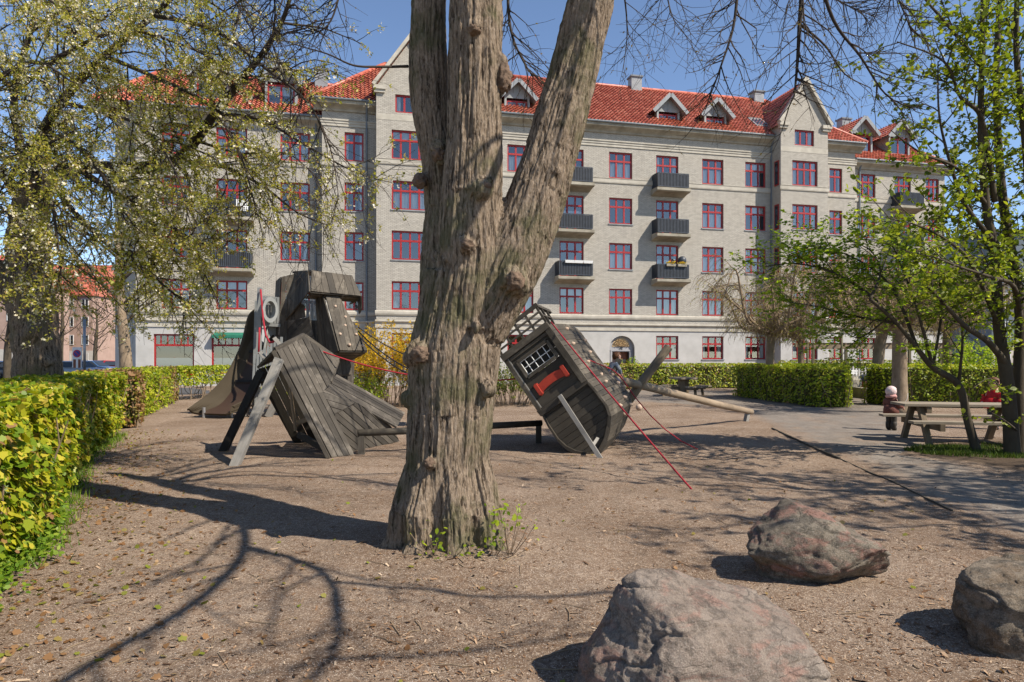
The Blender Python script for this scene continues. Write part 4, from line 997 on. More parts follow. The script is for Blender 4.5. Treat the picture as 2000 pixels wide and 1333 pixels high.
hp(mb, [(-.4, -.75, 0), (.4, -.75, 0), (.4, -.75, 1.08), (-.4, -.75, 1.08)], (0, 0, 1), .14, (0, -1, 0)); hp(mb, [(.42, -.7, 0), (.7, .3, 0), (.7, .3, 1.1), (.42, -.7, 1.1)], (0, 0, 1), .14, (1, 0, 0))
mb.build('chin', m['hull'], head, world=False)
mb = MB()
for i in range(13): x = -.85 + i * .142; mb.beam((x, .9, 2.2), (x, .9, 3.45), .085, .03, (0, 1, 0))
mb.beam((-.95, .93, 3.4), (.95, .93, 3.4), .05, .09); mb.beam((-.95, .78, 2.25), (.95, .78, 2.25), .05, .09)
mb.build('balustrade', m['whitewood'], head, world=False)
for x, y, z in ((-.12, -1.06, 3.15), (.12, -1.2, 2.85), (-.16, -1.48, 2.35), (.32, -1.48, 2.35), (.44, -1.64, 2.03), (.04, -1.66, 2.05), (.06, -1.32, 2.6), (-.8, -.12, 2.45), (-.85, -.1, 1.95), (-.6, -.42, 1.98), (.62, -.5, 2.3)):
    h = MB(); h.tube([(x, y + .05, z), (x, y - .06, z), (x, y - .09, z - .015)], [.05, .045, .02], 7); h.build('climbing_hold', m['hold'], head, smooth=True, world=False)

tower = thing('slide_tower', 'brown plastic slide coming down from a pale climbing tower', 'slide', (-7.3, 19.8, 0))
def wave(pts, t):
    x = t * (len(pts) - 1); i = min(int(x), len(pts) - 2); f = x - i
    p0, p1, p2, p3 = [V(pts[max(0, min(len(pts) - 1, j))]) for j in (i - 1, i, i + 1, i + 2)]
    return .5 * ((2 * p1) + (p2 - p0) * f + (2 * p0 - 5 * p1 + 4 * p2 - p3) * f * f + (3 * p1 - p0 - 3 * p2 + p3) * f ** 3)
# left wall rim, left foot of the wall and right foot follow the photograph's curves at their own depths
SY = [19.95, 19.9, 19.8, 19.7, 19.55, 19.38, 19.2, 19.05]
rim = [P(x, y, Y) for (x, y), Y in zip(((503, 602), (488, 618), (477, 662), (462, 700), (440, 738), (412, 768), (388, 786), (370, 799)), SY)]
foot = [P(x, y, Y + .12) for (x, y), Y in zip(((506, 668), (497, 668), (486, 676), (475, 705), (458, 740), (437, 772), (416, 792), (377, 806)), SY)]
WD = [.42, .45, .5, .6, .75, .92, 1.08, 1.15]
foot2 = [p + V((w_, -.26 * w_, 0)) for p, w_ in zip(foot, WD)]; rim2 = [p + V((w_ + .05, -.26 * w_, .12)) for p, w_ in zip(foot, WD)]
rim2 = [p + V((0, 0, .5 * min(1, (1 - i / 7) + .15))) for i, p in enumerate(rim2)]
sw = MB(); n = 60
rows = []
for i in range(n + 1):
    t = i / n; a, b, c, d = wave(rim, t), wave(foot, t), wave(foot2, t), wave(rim2, t); rows.append([a + V((-.06, 0, 0)), a, b + (a - b) * .15, b + V((.12, 0, -.02)), c + V((-.12, 0, -.02)), c + (d - c) * .15, d, d + V((.06, 0, 0))])
for i in range(n):
    for k in range(7): sw.quad(rows[i][k], rows[i][k + 1], rows[i + 1][k + 1], rows[i + 1][k], 1 if k == 3 else 0)
low = [[p + V((-.03 if k < 3 else .03 if k > 4 else 0, .03, -.05)) for k, p in enumerate(r)] for r in rows]
for i in range(n):
    for k in range(7): sw.quad(low[i][k + 1], low[i][k], low[i + 1][k], low[i + 1][k + 1])
    for k in (0, 7): sw.quad(rows[i][k], low[i][k], low[i + 1][k], rows[i + 1][k])
for i in (0, n):
    for k in range(7): sw.quad(rows[i][k], rows[i][k + 1], low[i][k + 1], low[i][k])
sw.build('chute', [m['slide'], m['slidein']], tower, smooth=False)
for i in range(5):  # solid panels added along the right side to shade the chute
    a, b = foot2[i] + V((.12, 0, .2)), foot2[i + 1] + V((.12, 0, .2)); MB().quad(a, b, b + V((0, 0, .72 - .08 * i)), a + V((0, 0, .8 - .08 * i))).build('shade_screen', m['paleplastic'], tower)
for t in (.36, .6):  # dark strips standing in for the two shadow bands across the chute
    a, b = wave(foot, t), wave(foot2, t); MB().beam(a + V((.1, -.03, .03)), b + V((-.1, -.03, .03)), .03, .07).build('shade_band', m['rubber'], tower)
for px, py in ((398, 817), (452, 816)): g = G(px, py); MB().tube([(g.x, g.y, -.05), (g.x, g.y, .3)], .05, 10).build('foot_post', m['steel'], tower)
# pale tower frame
tw = 19.75
def T_(px, py, Y=tw): return P(px, py, Y)
for px, pt, pb_ in ((508, 562, 813), (503, 588, 812)): MB().beam(T_(px, pt, tw - (px == 508) * .3), T_(px - 6, pb_, tw - (px == 508) * .3), .13, .1, (0, 1, 0)).build('post', m['paleplastic'], tower)
mb = MB()
for i in range(6): px = 516 + i * 5.4; mb.beam(T_(px, 578 + i * .6), T_(px, 632), .06, .04, (0, 1, 0))
mb.beam(T_(511, 634), T_(548, 636), .1, .09, (0, 0, 1)); mb.build('panel', m['paleplastic'], tower)
c = T_(526, 606, tw - .35); mb = MB(); ring = []
for rr_out, rr_in, y0, y1 in ((.27, .185, -.09, .05),):
    n = 28; ax = V((.6, -.8, 0)); ux = V((.8, .6, 0)) * .8; uz = V((0, 0, 1.35))
    for i in range(n):
        a0, a1 = 6.28318 * i / n, 6.28318 * (i + 1) / n
        def q(r, a, y): return c + ux * (r * math.cos(a)) + uz * (r * math.sin(a)) + ax * y
        mb.quad(q(rr_out, a0, .1), q(rr_out, a1, .1), q(rr_in, a1, .1), q(rr_in, a0, .1)); mb.quad(q(rr_in, a0, .1), q(rr_in, a1, .1), q(rr_in, a1, -.25), q(rr_in, a0, -.25)); mb.quad(q(rr_out, a1, .1), q(rr_out, a0, .1), q(rr_out, a0, -.25), q(rr_out, a1, -.25)); mb.quad(q(rr_in, a0, -.25), q(rr_in, a1, -.25), q(rr_out, a1, -.25), q(rr_out, a0, -.25))
mb.build('porthole', m['paleplastic'], tower, smooth=False)
mb = MB(); mb.prism([T_(500, 668), T_(560, 672), P(560, 672, tw + 1.4), P(500, 668, tw + 1.4)], (0, 0, -.08)); mb.build('platform', m['greywood'], tower)
mb = MB()
for i in range(9): px = 498 + i * 6.5; mb.beam(T_(px, 692 - i * 4.2, tw - .5), T_(px - 4, 760 - i * 2, tw - .5), .06, .04, (0, 1, 0))
mb.build('stair_balustrade', m['paleplastic'], tower)
for a, b in (((498, 742), (476, 812)), ((560, 742), (524, 815))): MB().beam(T_(*a, tw - .1), T_(*b, 19.6), .1, .2, (0, 0, 1)).build('stair_string', m['greywood'], tower)
for i in range(5):
    t = i / 4; MB().beam(T_(492, 752, tw - .2).lerp(T_(482, 806, 19.8), t), T_(553, 752, tw - .2).lerp(T_(528, 806, 19.8), t), .2, .05, (0, 0, 1)).build('step', m['greywood'], tower)
rope('red rope hanging in a loop from the slide tower post', [T_(509, 566, tw - .4), T_(511, 590, tw - .5), T_(514, 625, tw - .6), T_(519, 655, tw - .8), T_(527, 670, tw - 1.0), T_(534, 668, tw - 1.2), T_(538, 660, tw - 1.3)], .028)
rope('red rope hanging straight down the slide tower post', [T_(507, 640, tw - .45), T_(506, 665, tw - .45), T_(505, 692, tw - .5)], .028)
# chain bridge
cb = thing('chain_net', 'dark chain climbing net slung from the carved head towards the trunk', 'chain net', (-3.5, 19.5, 0))
A0, A1 = P(700, 648, 19.4), P(702, 658, 18.7); B0, B1 = P(868, 742, 17.2), P(868, 752, 16.4)
La, Lb = sagline(A0, B0, .25, 20), sagline(A1, B1, .25, 20)
for L in (La, Lb): MB().tube(L, .02, 6).build('chain', m['chain'], cb, smooth=True)
for a in sagline(A0 + V((0, 0, .12)), B0 + V((0, 0, .3)), .15, 20),: MB().tube(a, .016, 6).build('chain', m['chain'], cb, smooth=True)
for i in range(1, 20, 2): MB().tube([La[i], La[i].lerp(Lb[i], .5) - V((0, 0, .06)), Lb[i]], .014, 5).build('rung', m['chain'], cb, smooth=True)
MB().beam((B0.x + .05, B0.y - .4, -.1), (B0.x + .05, B0.y - .4, B0.z + .5), .16, .16).build('post', m['hull'], cb)
MB().beam((B0.x, B0.y + .1, B0.z + .25), (B0.x + .1, B0.y - .9, B0.z + .25), .12, .12).build('cross_bar', m['hull'], cb)
# ------------------------------------------------------------------ boulders
def boulder(name, label, c, size, rotz, cuts, seed, mat, amp=.16, sub=6):
    bm_ = bmesh.new(); bmesh.ops.create_icosphere(bm_, subdivisions=sub, radius=1.0); rot = Matrix.Rotation(rotz, 3, 'Z')
    cuts = [(V(n).normalized(), d, k) for n, d, k in cuts]
    for v in bm_.verts:
        p = v.co.copy(); s = V((seed * 3.1, seed, 0))
        for n, d, k in cuts:
            e = p.dot(n) - d
            if e > 0: p -= n * (e * k)
        p *= 1 + amp * noise.noise(p * 1.3 + s) + amp * .45 * noise.noise(p * 3 + s) + amp * .2 * noise.noise(p * 7 + s) + amp * .12 * noise.noise(p * 16 + s)
        r = 1 - abs(noise.noise(V((p.x * 1.6, p.y * 1.6, p.z * 3.4)) + s * 2)) * 2
        if r > .84: p *= 1 - (r - .84) * .26
        r = 1 - abs(noise.noise(V((p.x * 3.4 + 7, p.y * 3.4, p.z * 5)) + s)) * 2
        if r > .92: p *= 1 - (r - .92) * .2
        p *= 1 + .008 * noise.noise(p * 34 + s)
        p = rot @ V((p.x * size[0], p.y * size[1], p.z * size[2])); v.co = p
    me = bpy.data.meshes.new(name); bm_.to_mesh(me); bm_.free(); me.materials.append(mat); me.polygons.foreach_set('use_smooth', [True] * len(me.polygons))
    o = bpy.data.objects.new(name, me); col.objects.link(o); o.location = c; return tag(o, label, 'boulder', 'boulders in the foreground')
boulder('boulder', 'largest smooth brown boulder with a sloping right side, cut by the lower photo edge', (.97, 3.42, .12), (.66, .5, .5), R(8), [((.42, -.2, 1), .58, .78), ((-.9, -.3, .5), .75, .5), ((.9, -.2, .2), .75, .6), ((.1, -1, .5), .7, .5)], 1.3, m['rock1'], .12, 7)
boulder('boulder', 'pink veined grey boulder tilted over a dark hollow at its right end', (2.3, 5.22, .22), (.56, .38, .4), R(-18), [((-.5, -.35, .8), .62, .8), ((.55, .1, .8), .55, .8), ((.3, -1, .1), .62, .6), ((-1, 0, -.1), .78, .6), ((.75, -.6, -.75), .58, .9)], 4.4, m['rock2'], .17)
boulder('boulder', 'grey brown boulder cut off by the right photo edge', (3.14, 3.95, .17), (.48, .46, .4), R(15), [((-.2, -.2, 1), .55, .8), ((-.6, -.8, -.1), .7, .7)], 7.9, m['rock3'], .15)

# ------------------------------------------------------------------ branch growing
def zig(p, d, L, n, wig, droop, rng):
    pts = [V(p)]; d = V(d).normalized(); s = L / n
    for i in range(n):
        d = (d + V((rng.gauss(0, wig), rng.gauss(0, wig), rng.gauss(0, wig) - droop))).normalized(); pts.append(pts[-1] + d * s)
    return pts
def along(pts, t):
    x = t * (len(pts) - 1); i = min(int(x), len(pts) - 2); return pts[i].lerp(pts[i + 1], x - i), (pts[i + 1] - pts[i]).normalized()
def side(d, rng, ang, up=0.0):
    r = V((rng.gauss(0, 1), rng.gauss(0, 1), rng.gauss(0, 1) + up)); r = r - d * r.dot(d)
    if r.length < 1e-4: r = d.orthogonal()
    return (d * math.cos(ang) + r.normalized() * math.sin(ang)).normalized()
def smoothline(pts, n=6):
    out = []
    for i in range((len(pts) - 1) * n + 1): out.append(wave(pts, i / ((len(pts) - 1) * n)))
    return out
def twigs(mb, pts, rad, lv, rng, anchors):
    """lv: list of dicts (count per metre, length range, angle, droop, wiggle, sides); anchors collects (point, direction) on the last level"""
    if not lv: return
    c = lv[0]; L = sum((b - a).length for a, b in zip(pts, pts[1:]))
    n = int(L * c['n'] + rng.random())
    for i in range(n):
        t = c.get('t0', .12) + (1 - c.get('t0', .12)) * (i + rng.random()) / max(1, n); p, d = along(pts, min(t, .999))
        l = rng.uniform(*c['L']) * (1.15 - .5 * t); r = min(rad * .6 * (1.1 - .6 * t), c.get('r', 1)); r = max(r, c.get('rmin', .0022))
        q = zig(p, side(d, rng, rng.uniform(*c.get('a', (.5, 1.1))), c.get('up', 0)), l, c.get('seg', 4), c.get('w', .16), c.get('droop', 0), rng)
        mb.tube(q, [max(c.get('rend', .0015), r * (1 - .75 * k / (len(q) - 1))) for k in range(len(q))], c.get('k', 4 if len(lv) > 1 else 3), cap=False)
        if len(lv) > 1: twigs(mb, q, r, lv[1:], rng, anchors)
        if len(lv) <= c.get('leaf', 1):
            m_ = max(2, int(l / c.get('step', .06)))
            for k in range(m_):
                a, dd = along(q, min(.999, (k + .6) / m_)); anchors.append((a, dd))

# ------------------------------------------------------------------ the big lime tree
lime = thing('lime_tree', 'big lime tree with ridged bark splitting into three stems in the middle', 'tree', (-.57, 6.0, 0))
def stem(lst, Y=None): return [(P(a, b, c), r) for a, b, c, r in lst]
TR = stem([(873, 1110, 6.0, 0.435), (872, 1060, 6.0, 0.406), (872, 1000, 6.0, 0.383), (873, 900, 6.0, 0.364), (880, 800, 6.0, 0.383), (888, 700, 6.0, 0.406), (900, 620, 6.0, 0.387), (915, 540, 5.98, 0.378)])
SL = stem([(879, 640, 6.18, 0.289), (871, 520, 6.22, 0.239), (870, 410, 6.25, 0.200), (857, 300, 6.25, 0.175), (840, 200, 6.25, 0.175), (834, 90, 6.25, 0.178), (836, 0, 6.25, 0.175), (839, -150, 6.30, 0.162), (827, -420, 6.40, 0.145), (797, -700, 6.50, 0.119), (757, -1000, 6.60, 0.086)])
SM = stem([(910, 640, 5.95, 0.340), (922, 500, 5.9, 0.317), (922, 390, 5.86, 0.274), (927, 280, 5.85, 0.246), (928, 180, 5.85, 0.241), (930, 80, 5.85, 0.236), (931, 0, 5.85, 0.232), (936, -200, 5.85, 0.208), (930, -500, 5.8, 0.180), (950, -800, 5.7, 0.132), (940, -1100, 5.6, 0.095)])
SR = stem([(930, 640, 5.95, 0.283), (985, 540, 5.9, 0.283), (1022, 460, 5.9, 0.269), (1050, 380, 5.92, 0.255), (1076, 300, 5.95, 0.236), (1104, 200, 5.98, 0.227), (1130, 95, 6.0, 0.222), (1152, 0, 6.02, 0.213), (1185, -150, 6.0, 0.198), (1235, -380, 5.95, 0.170), (1300, -650, 5.9, 0.132), (1330, -900, 5.9, 0.095)])
def lime_trunk():
    mb = MB()
    for st in (TR, SL, SM, SR):
        L = [p for p, r in st]; rr = [r for p, r in st]; n = 5
        pts = smoothline(L, n); rad = [np.interp(i / n, range(len(rr)), rr) for i in range(len(pts))]
        mb.tube(pts, rad, 20)
    for px, py, Y, r in ((822, 690, 5.76, .13), (808, 700, 5.85, .1), (912, 482, 5.585, .075), (905, 470, 5.6, .06), (977, 120, 5.8, .075), (980, 150, 5.8, .08), (977, 180, 5.82, .06), (926, 52, 5.62, .075), (854, 290, 5.98, .085), (862, 310, 5.98, .07), (824, 350, 6.12, .075), (816, 358, 6.12, .05), (938, 372, 5.62, .11), (956, 352, 5.6, .05), (1003, 548, 5.66, .13), (1015, 560, 5.7, .1), (838, 906, 5.63, .06), (1085, 335, 5.72, .05), (930, 640, 5.58, .06), (800, 780, 5.9, .1), (955, 760, 5.75, .1)):
        mb.add(*(lambda q: (q.v, q.f))(MB().tube([P(px, py, Y) + V((0, 0, k * r)) for k in (-1, -.8, -.4, 0, .4, .8, 1)], [r * k for k in (.1, .6, .92, 1, .92, .6, .1)], 12)))
    for a, l in ((3.5, .52), (2.9, .48), (4.1, .46), (5.0, .46), (5.75, .54), (.1, .48), (1.2, .45), (2.0, .45)):
        c = V((-.57, 6.0, 0)); d = V((math.cos(a), math.sin(a), 0))
        mb.tube([c + d * .22 + V((0, 0, .75)), c + d * .36 + V((0, 0, .35)), c + d * (l - .08) + V((0, 0, .1)), c + d * (l + .12) + V((0, 0, -.08))], [.16, .15, .12, .06], 10)
    o = mb.build('tmp', m['limebark'])
    md = o.modifiers.new('r', 'REMESH'); md.mode = 'VOXEL'; md.voxel_size = .0105
    sm = o.modifiers.new('s', 'SMOOTH'); sm.factor = .5; sm.iterations = 7
    bpy.context.view_layer.update()
    me = bpy.data.meshes.new_from_object(o.evaluated_get(bpy.context.evaluated_depsgraph_get())); bpy.data.objects.remove(o)
    N = len(me.vertices); co = np.empty(N * 3, np.float32); me.vertices.foreach_get('co', co); co = co.reshape(-1, 3).astype(float)
    no = np.empty(N * 3, np.float32); me.vertices.foreach_get('normal', no); no = no.reshape(-1, 3).astype(float)
    best = np.full(N, 1e9); uu = np.zeros((N, 3)); ss = np.zeros(N)
    for k, st in enumerate((TR, SL, SM, SR)):
        s0 = k * 7.3
        for (a, ra), (b, rb) in zip(st, st[1:]):
            a_, b_ = np.array(a), np.array(b); ab = b_ - a_; L = np.linalg.norm(ab)
            t = np.clip(((co - a_) @ ab) / L ** 2, 0, 1); q = a_ + t[:, None] * ab; dv = co - q; dist = np.linalg.norm(dv, axis=1); score = dist - (ra + (rb - ra) * t)
            w_ = score < best; best[w_] = score[w_]; uu[w_] = (dv / (dist[:, None] + 1e-6))[w_] * (ra * .5 + rb * .5); ss[w_] = s0 + (t * L)[w_]
            s0 += L
    disp = np.zeros(N)
    for i in range(N):
        u, s = uu[i], ss[i]
        w1 = noise.noise((u[0] * 3, u[1] * 3, s * 1.3)); w2 = noise.noise((u[0] * 7 + 9, u[1] * 7, s * 2.6))
        x, y = u[0] + .022 * w1 + .008 * w2, u[1] + .022 * w2 + .008 * w1
        r1 = 1 - abs(noise.noise((x * 15, y * 15, s * .28))) * 2.8; r2 = 1 - abs(noise.noise((x * 27, y * 27, s * .55 + 5))) * 2.6
        r3 = 1 - abs(noise.noise((x * 44, y * 44, s * 1.7 + 3))) * 2.0
        pl = (.75 + .35 * noise.noise((u[0] * 9, u[1] * 9, s * 7))) * (.6 + .8 * max(0, min(1, noise.noise((u[0] * 2.2 + 4, u[1] * 2.2, s * .8)) + .5)))
        disp[i] = pl * (-.034 * max(0, r1 - .25) - .026 * max(0, r2 - .3)) - .012 * max(0, r3 - .4) + .018 * w1 + .006 * w2 + .006 * noise.noise((u[0] * 45, u[1] * 45, s * 16)) - .002
    low = np.clip(co[:, 2] / .25, .3, 1); disp *= low
    co = co + no * disp[:, None]
    me.vertices.foreach_set('co', co.astype(np.float32).ravel()); me.polygons.foreach_set('use_smooth', np.ones(len(me.polygons), bool)); me.materials.clear(); me.materials.append(m['limebark']); me.name = 'trunk'; me.update()
    I = wmat(lime).inverted(); me.transform(I)
    o = bpy.data.objects.new('trunk', me); col.objects.link(o); o.parent = lime
lime_trunk()
lr = random.Random(17); LB = MB(); buds = []
def limb(pts, r0, r1, lv, n=5, mb=None, anchors=None, k=8, rng=None):
    mb = mb or LB; q = smoothline([V(p) for p in pts], n)
    mb.tube(q, [r0 + (r1 - r0) * (i / (len(q) - 1)) ** .8 for i in range(len(q))], k)
    twigs(mb, q, (r0 + r1) / 2, lv, rng or lr, buds if anchors is None else anchors); return q
tw2 = [dict(n=4.0, L=(.45, 1.1), a=(.5, 1.1), droop=.06, w=.15, seg=5, r=.008, rmin=.0035, k=4), dict(n=7, L=(.15, .45), a=(.5, 1.0), droop=.03, w=.2, seg=3, rmin=.0022, rend=.0016, step=.1)]
hang = [
 ([P(1240, -420, 6.0), P(1420, -420, 6.4), P(1540, -260, 6.6), P(1565, -60, 6.6), P(1561, 60, 6.6), P(1556, 140, 6.55), P(1551, 190, 6.5)], .05, .007),
 ([P(1240, -400, 6.0), P(1370, -330, 6.8), P(1436, -120, 7.0), P(1436, 30, 7.0), P(1408, 130, 7.0), P(1380, 205, 7.0)], .035, .005),
 ([P(1540, -260, 6.6), P(1590, -80, 7.2), P(1628, 40, 7.4), P(1680, 110, 7.5), P(1730, 185, 7.5), P(1790, 215, 7.5)], .03, .004),
 ([P(1565, 50, 6.6), P(1612, 90, 6.8), P(1650, 145, 6.9), P(1700, 172, 7.0)], .014, .004),
 ([P(1300, -620, 5.9), P(1480, -500, 7.5), P(1640, -260, 8.2), P(1730, -60, 8.4), P(1780, 60, 8.4)], .045, .005),
 ([P(930, -500, 5.8), P(1000, -300, 6.6), P(992, -40, 6.9), P(998, 60, 6.9), P(1022, 120, 6.9), P(1042, 150, 6.9)], .03, .0045),
 ([P(1180, -140, 6.0), P(1215, -30, 6.4), P(1225, 60, 6.6), P(1218, 130, 6.6)], .014, .003),
 ([P(797, 130, 6.15), P(740, 131, 6.0), P(690, 128, 5.9), P(640, 106, 5.9), P(585, 90, 6.0), P(548, 76, 6.1)], .014, .003),
 ([P(830, -420, 6.3), P(700, -380, 7), P(600, -200, 7.4), P(540, -50, 7.5), P(537, 30, 7.5), P(525, 100, 7.5)], .035, .004),
 ([P(700, -380, 7), P(690, -150, 7.2), P(665, -20, 7.2), P(640, 50, 7.2), P(590, 72, 7.2)], .025, .004),
 ([P(800, -700, 6.4), P(560, -600, 8), P(450, -300, 8.6), P(440, -60, 8.6), P(480, 40, 8.6)], .04, .004),
 ([P(1300, -650, 5.9), P(1420, -420, 8.5), P(1500, -120, 9), P(1620, -10, 9), P(1700, 30, 9)], .035, .004),
 ([P(1240, -420, 6.0), P(1300, -200, 6.2), P(1302, -20, 6.3), P(1320, 50, 6.3)], .02, .003),
]
for pts, r0, r1 in hang: limb(pts, r0, r1, [dict(tw2[0], n=7, t0=.45), dict(tw2[1], n=8)])
# the upper crown (above the picture) whose shadow falls on the sand
up = [([(1.1, 6.0, 5.9), (1.8, 5.0, 5.9), (2.24, 3.55, 5.5), (2.5, 2.2, 5.55), (2.32, 1.15, 5.5), (2.2, .2, 5.4)], .06, .03),
      ([(2.24, 3.55, 5.5), (2.85, 3.0, 5.5), (3.27, 2.5, 5.5), (3.55, 1.7, 5.5), (3.6, 1.1, 5.5), (3.3, .2, 5.4)], .045, .022),
      ([(3.27, 2.5, 5.5), (4.0, 2.3, 5.55), (4.7, 2.15, 5.6), (5.6, 2.2, 5.7)], .03, .015),
      ([(3.6, 1.2, 5.5), (4.3, 1.3, 5.5), (5.2, 1.5, 5.6)], .025, .012),
      ([(1.3, 6, 7), (2.2, 6.2, 8), (3.2, 6.6, 8.6), (4.4, 7, 9)], .08, .02), ([(-.3, 6, 7), (-.6, 5, 8.2), (-1, 3.6, 9), (-1.2, 2, 9.4)], .08, .02),
      ([(-.9, 6.3, 6.6), (-2, 6.6, 7.8), (-3.2, 7.2, 8.6), (-4.6, 7.6, 9)], .08, .02), ([(-1.1, 6.4, 8), (-1.6, 7.8, 9), (-2, 9.4, 9.6)], .07, .02), ([(.2, 6, 8), (.6, 7.6, 9), (1.2, 9.4, 9.8)], .06, .02)]
for pts, r0, r1 in up: limb(pts, r0, r1, [dict(n=2.6, L=(.9, 2.0), a=(.4, .9), w=.12, seg=5, r=.022, rmin=.008, k=4, up=.3), dict(n=3, L=(.4, .9), a=(.5, 1), w=.15, seg=3, rmin=.004, step=.3)])
LB.build('branches', m['twig'], lime, smooth=True)
for px, py, Y, r, sz in ((820, 692, 5.63, .085, 1.0), (911, 477, 5.52, .062, .85), (985, 150, 5.74, .075, 2.0), (926, 54, 5.58, .07, .8), (856, 300, 5.93, .07, 1.2), (819, 352, 6.05, .075, 1.1), (950, 362, 5.55, .05, .8), (1006, 548, 5.55, .09, 1.1), (838, 906, 5.585, .055, 1.0), (1084, 336, 5.7, .035, 1.5)):
    bm_ = bmesh.new(); bmesh.ops.create_icosphere(bm_, subdivisions=4, radius=1); c = P(px, py, Y)
    for v in bm_.verts:
        k = 1 + .28 * noise.noise(v.co * 2 + c * 9) + .16 * noise.noise(v.co * 5 + c * 5) + .08 * noise.noise(v.co * 11); v.co = V((v.co.x * r * k, v.co.y * r * k, v.co.z * r * k * sz)) * .84 + c + (V((0, .035, 0))) - V(lime.location)
    me = bpy.data.meshes.new('burl'); bm_.to_mesh(me); bm_.free(); me.materials.append(m['burl']); me.polygons.foreach_set('use_smooth', [True] * len(me.polygons)); o = bpy.data.objects.new('burl', me); col.objects.link(o); o.parent = lime
bp = [p for p, d in buds if p.z < 8 and lr.random() < .45]
leaves('buds', DIAMOND, [tuple(p) for p in bp], (0, 0, 1), .024, m['streetleaf'], lime, 1.2, 3)
sp = []; st_ = MB()
for px, py, n, s in ((845, 1052, 16, .1), (880, 1088, 26, .12), (838, 1075, 10, .08), (995, 1010, 46, .13), (965, 1050, 16, .1), (930, 1080, 6, .06), (902, 1100, 6, .05)):
    g = P(px, py, 5.5); g = V((g.x, g.y, 0))
    for i in range(n):
        q = g + V((lr.gauss(0, s * .7), lr.gauss(0, s * .5), max(.03, H - (py - HY) * 5.5 / F + lr.gauss(0, s * .6)))); sp.append(tuple(q))
        if i % 4 == 0: st_.tube([V((g.x, g.y + .12, .02)), q.lerp(g, .3), q], .003, 4, cap=False)
tag(leaves('sprouts', OVAL, sp, (0, -.4, .8), .04, m['greenleaf'], lime, .6, 5), kind='stuff'); tag(st_.build('sprout_stems', m['browntwig'], lime), kind='stuff')

# ------------------------------------------------------------------ hedges
def inpoly(x, y, poly):
    c = False; j = len(poly) - 1
    for i in range(len(poly)):
        (xi, yi), (xj, yj) = poly[i], poly[j]
        if (yi > y) != (yj > y) and x < (xj - xi) * (y - yi) / (yj - yi) + xi: c = not c
        j = i
    return c
def hedge(label, poly, h, size, dens, tm=OVAL, mat='hedgeleaf', brown=None, seed=0, open_=None, edges=None, z0=.04, bulge=.1, topd=None, group='clipped hedges'):
    rg = random.Random(seed); cx = sum(p[0] for p in poly) / len(poly); cy = sum(p[1] for p in poly) / len(poly)
    root = thing('hedge', label, 'hedge', (cx, cy, 0), 0, group); area = sum(poly[i][0] * poly[(i + 1) % len(poly)][1] - poly[(i + 1) % len(poly)][0] * poly[i][1] for i in range(len(poly)))
    if area < 0: poly = poly[::-1]
    pos, nrm, bp_, bn = [], [], [], []; stems = MB()
    for i in range(len(poly)):
        a, b = poly[i], poly[(i + 1) % len(poly)]; L = math.hypot(b[0] - a[0], b[1] - a[1]); n = ((b[1] - a[1]) / L, -(b[0] - a[0]) / L)
        if n[1] > .6 and cy > 8: continue                                  # faces turned away from the path, hidden by the hedge itself
        for k in range(int(L * h * dens)):
            t, z = rg.random(), rg.uniform(z0, h)
            x, y = a[0] + (b[0] - a[0]) * t, a[1] + (b[1] - a[1]) * t
            if open_ and open_(x, y, z): continue
            off = bulge * noise.noise((x * 1.3, y * 1.3, z * 1.6)) + bulge * .5 * noise.noise((x * 4, y * 4, z * 4)) + rg.uniform(-.13, .05)
            p = (x + n[0] * off, y + n[1] * off, z); q = (n[0], n[1], .85)
            (bp_ if brown and brown(x, y, z, rg) else pos).append(p); (bn if len(bn) < len(bp_) else nrm).append(q)
        for k in range(int(L * 3)):
            t = rg.random(); x, y = a[0] + (b[0] - a[0]) * t - n[0] * .1, a[1] + (b[1] - a[1]) * t - n[1] * .1
            stems.tube(zig((x, y, 0), (rg.gauss(0, .15), rg.gauss(0, .15), 1), h * .9, 5, .1, 0, rg), [.016, .014, .012, .009, .007, .005], 4, cap=False)
    xs_, ys_ = [p[0] for p in poly], [p[1] for p in poly]
    for k in range(int((max(xs_) - min(xs_)) * (max(ys_) - min(ys_)) * (topd or dens))):
        x, y = rg.uniform(min(xs_), max(xs_)), rg.uniform(min(ys_), max(ys_))
        if inpoly(x, y, poly):
            p = (x, y, h + .05 * noise.noise((x * 2, y * 2, 0)) + rg.uniform(-.1, .06)); (bp_ if brown and brown(x, y, h, rg) else pos).append(p); (bn if len(bn) < len(bp_) else nrm).append((0, 0, 1))
    leaves('foliage', tm, pos, nrm, size, m[mat], root, .55, seed + 1)
    if bp_: leaves('brown_foliage', OVAL, bp_, bn, size, m['brownleaf'], root, .6, seed + 2)
    tag(stems.build('stems', m['browntwig'], root), kind='stuff')
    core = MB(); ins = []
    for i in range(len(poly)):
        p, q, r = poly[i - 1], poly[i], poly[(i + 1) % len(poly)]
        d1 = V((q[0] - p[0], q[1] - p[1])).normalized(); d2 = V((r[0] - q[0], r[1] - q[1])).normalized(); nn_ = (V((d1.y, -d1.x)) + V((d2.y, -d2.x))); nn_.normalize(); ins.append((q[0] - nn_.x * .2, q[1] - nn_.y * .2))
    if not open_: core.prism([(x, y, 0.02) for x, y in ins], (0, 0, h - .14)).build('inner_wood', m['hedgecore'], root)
    return root
near = [(-3.35, 3.3), (-3.62, 4.4), (-4.25, 6.2), (-5.6, 8.6), (-7.05, 11.2), (-8.95, 15.8), (-10.2, 15.4), (-8.0, 10.8), (-6.4, 7.9), (-5.2, 5.6), (-4.6, 3.2)]
hedge('tall bright yellow green leafy hedge running along the left side', near, 1.3, .066, 1150, MAPLE, 'mapleleaf', lambda x, y, z, r: r.random() < .03, 3, bulge=.22, z0=.16)
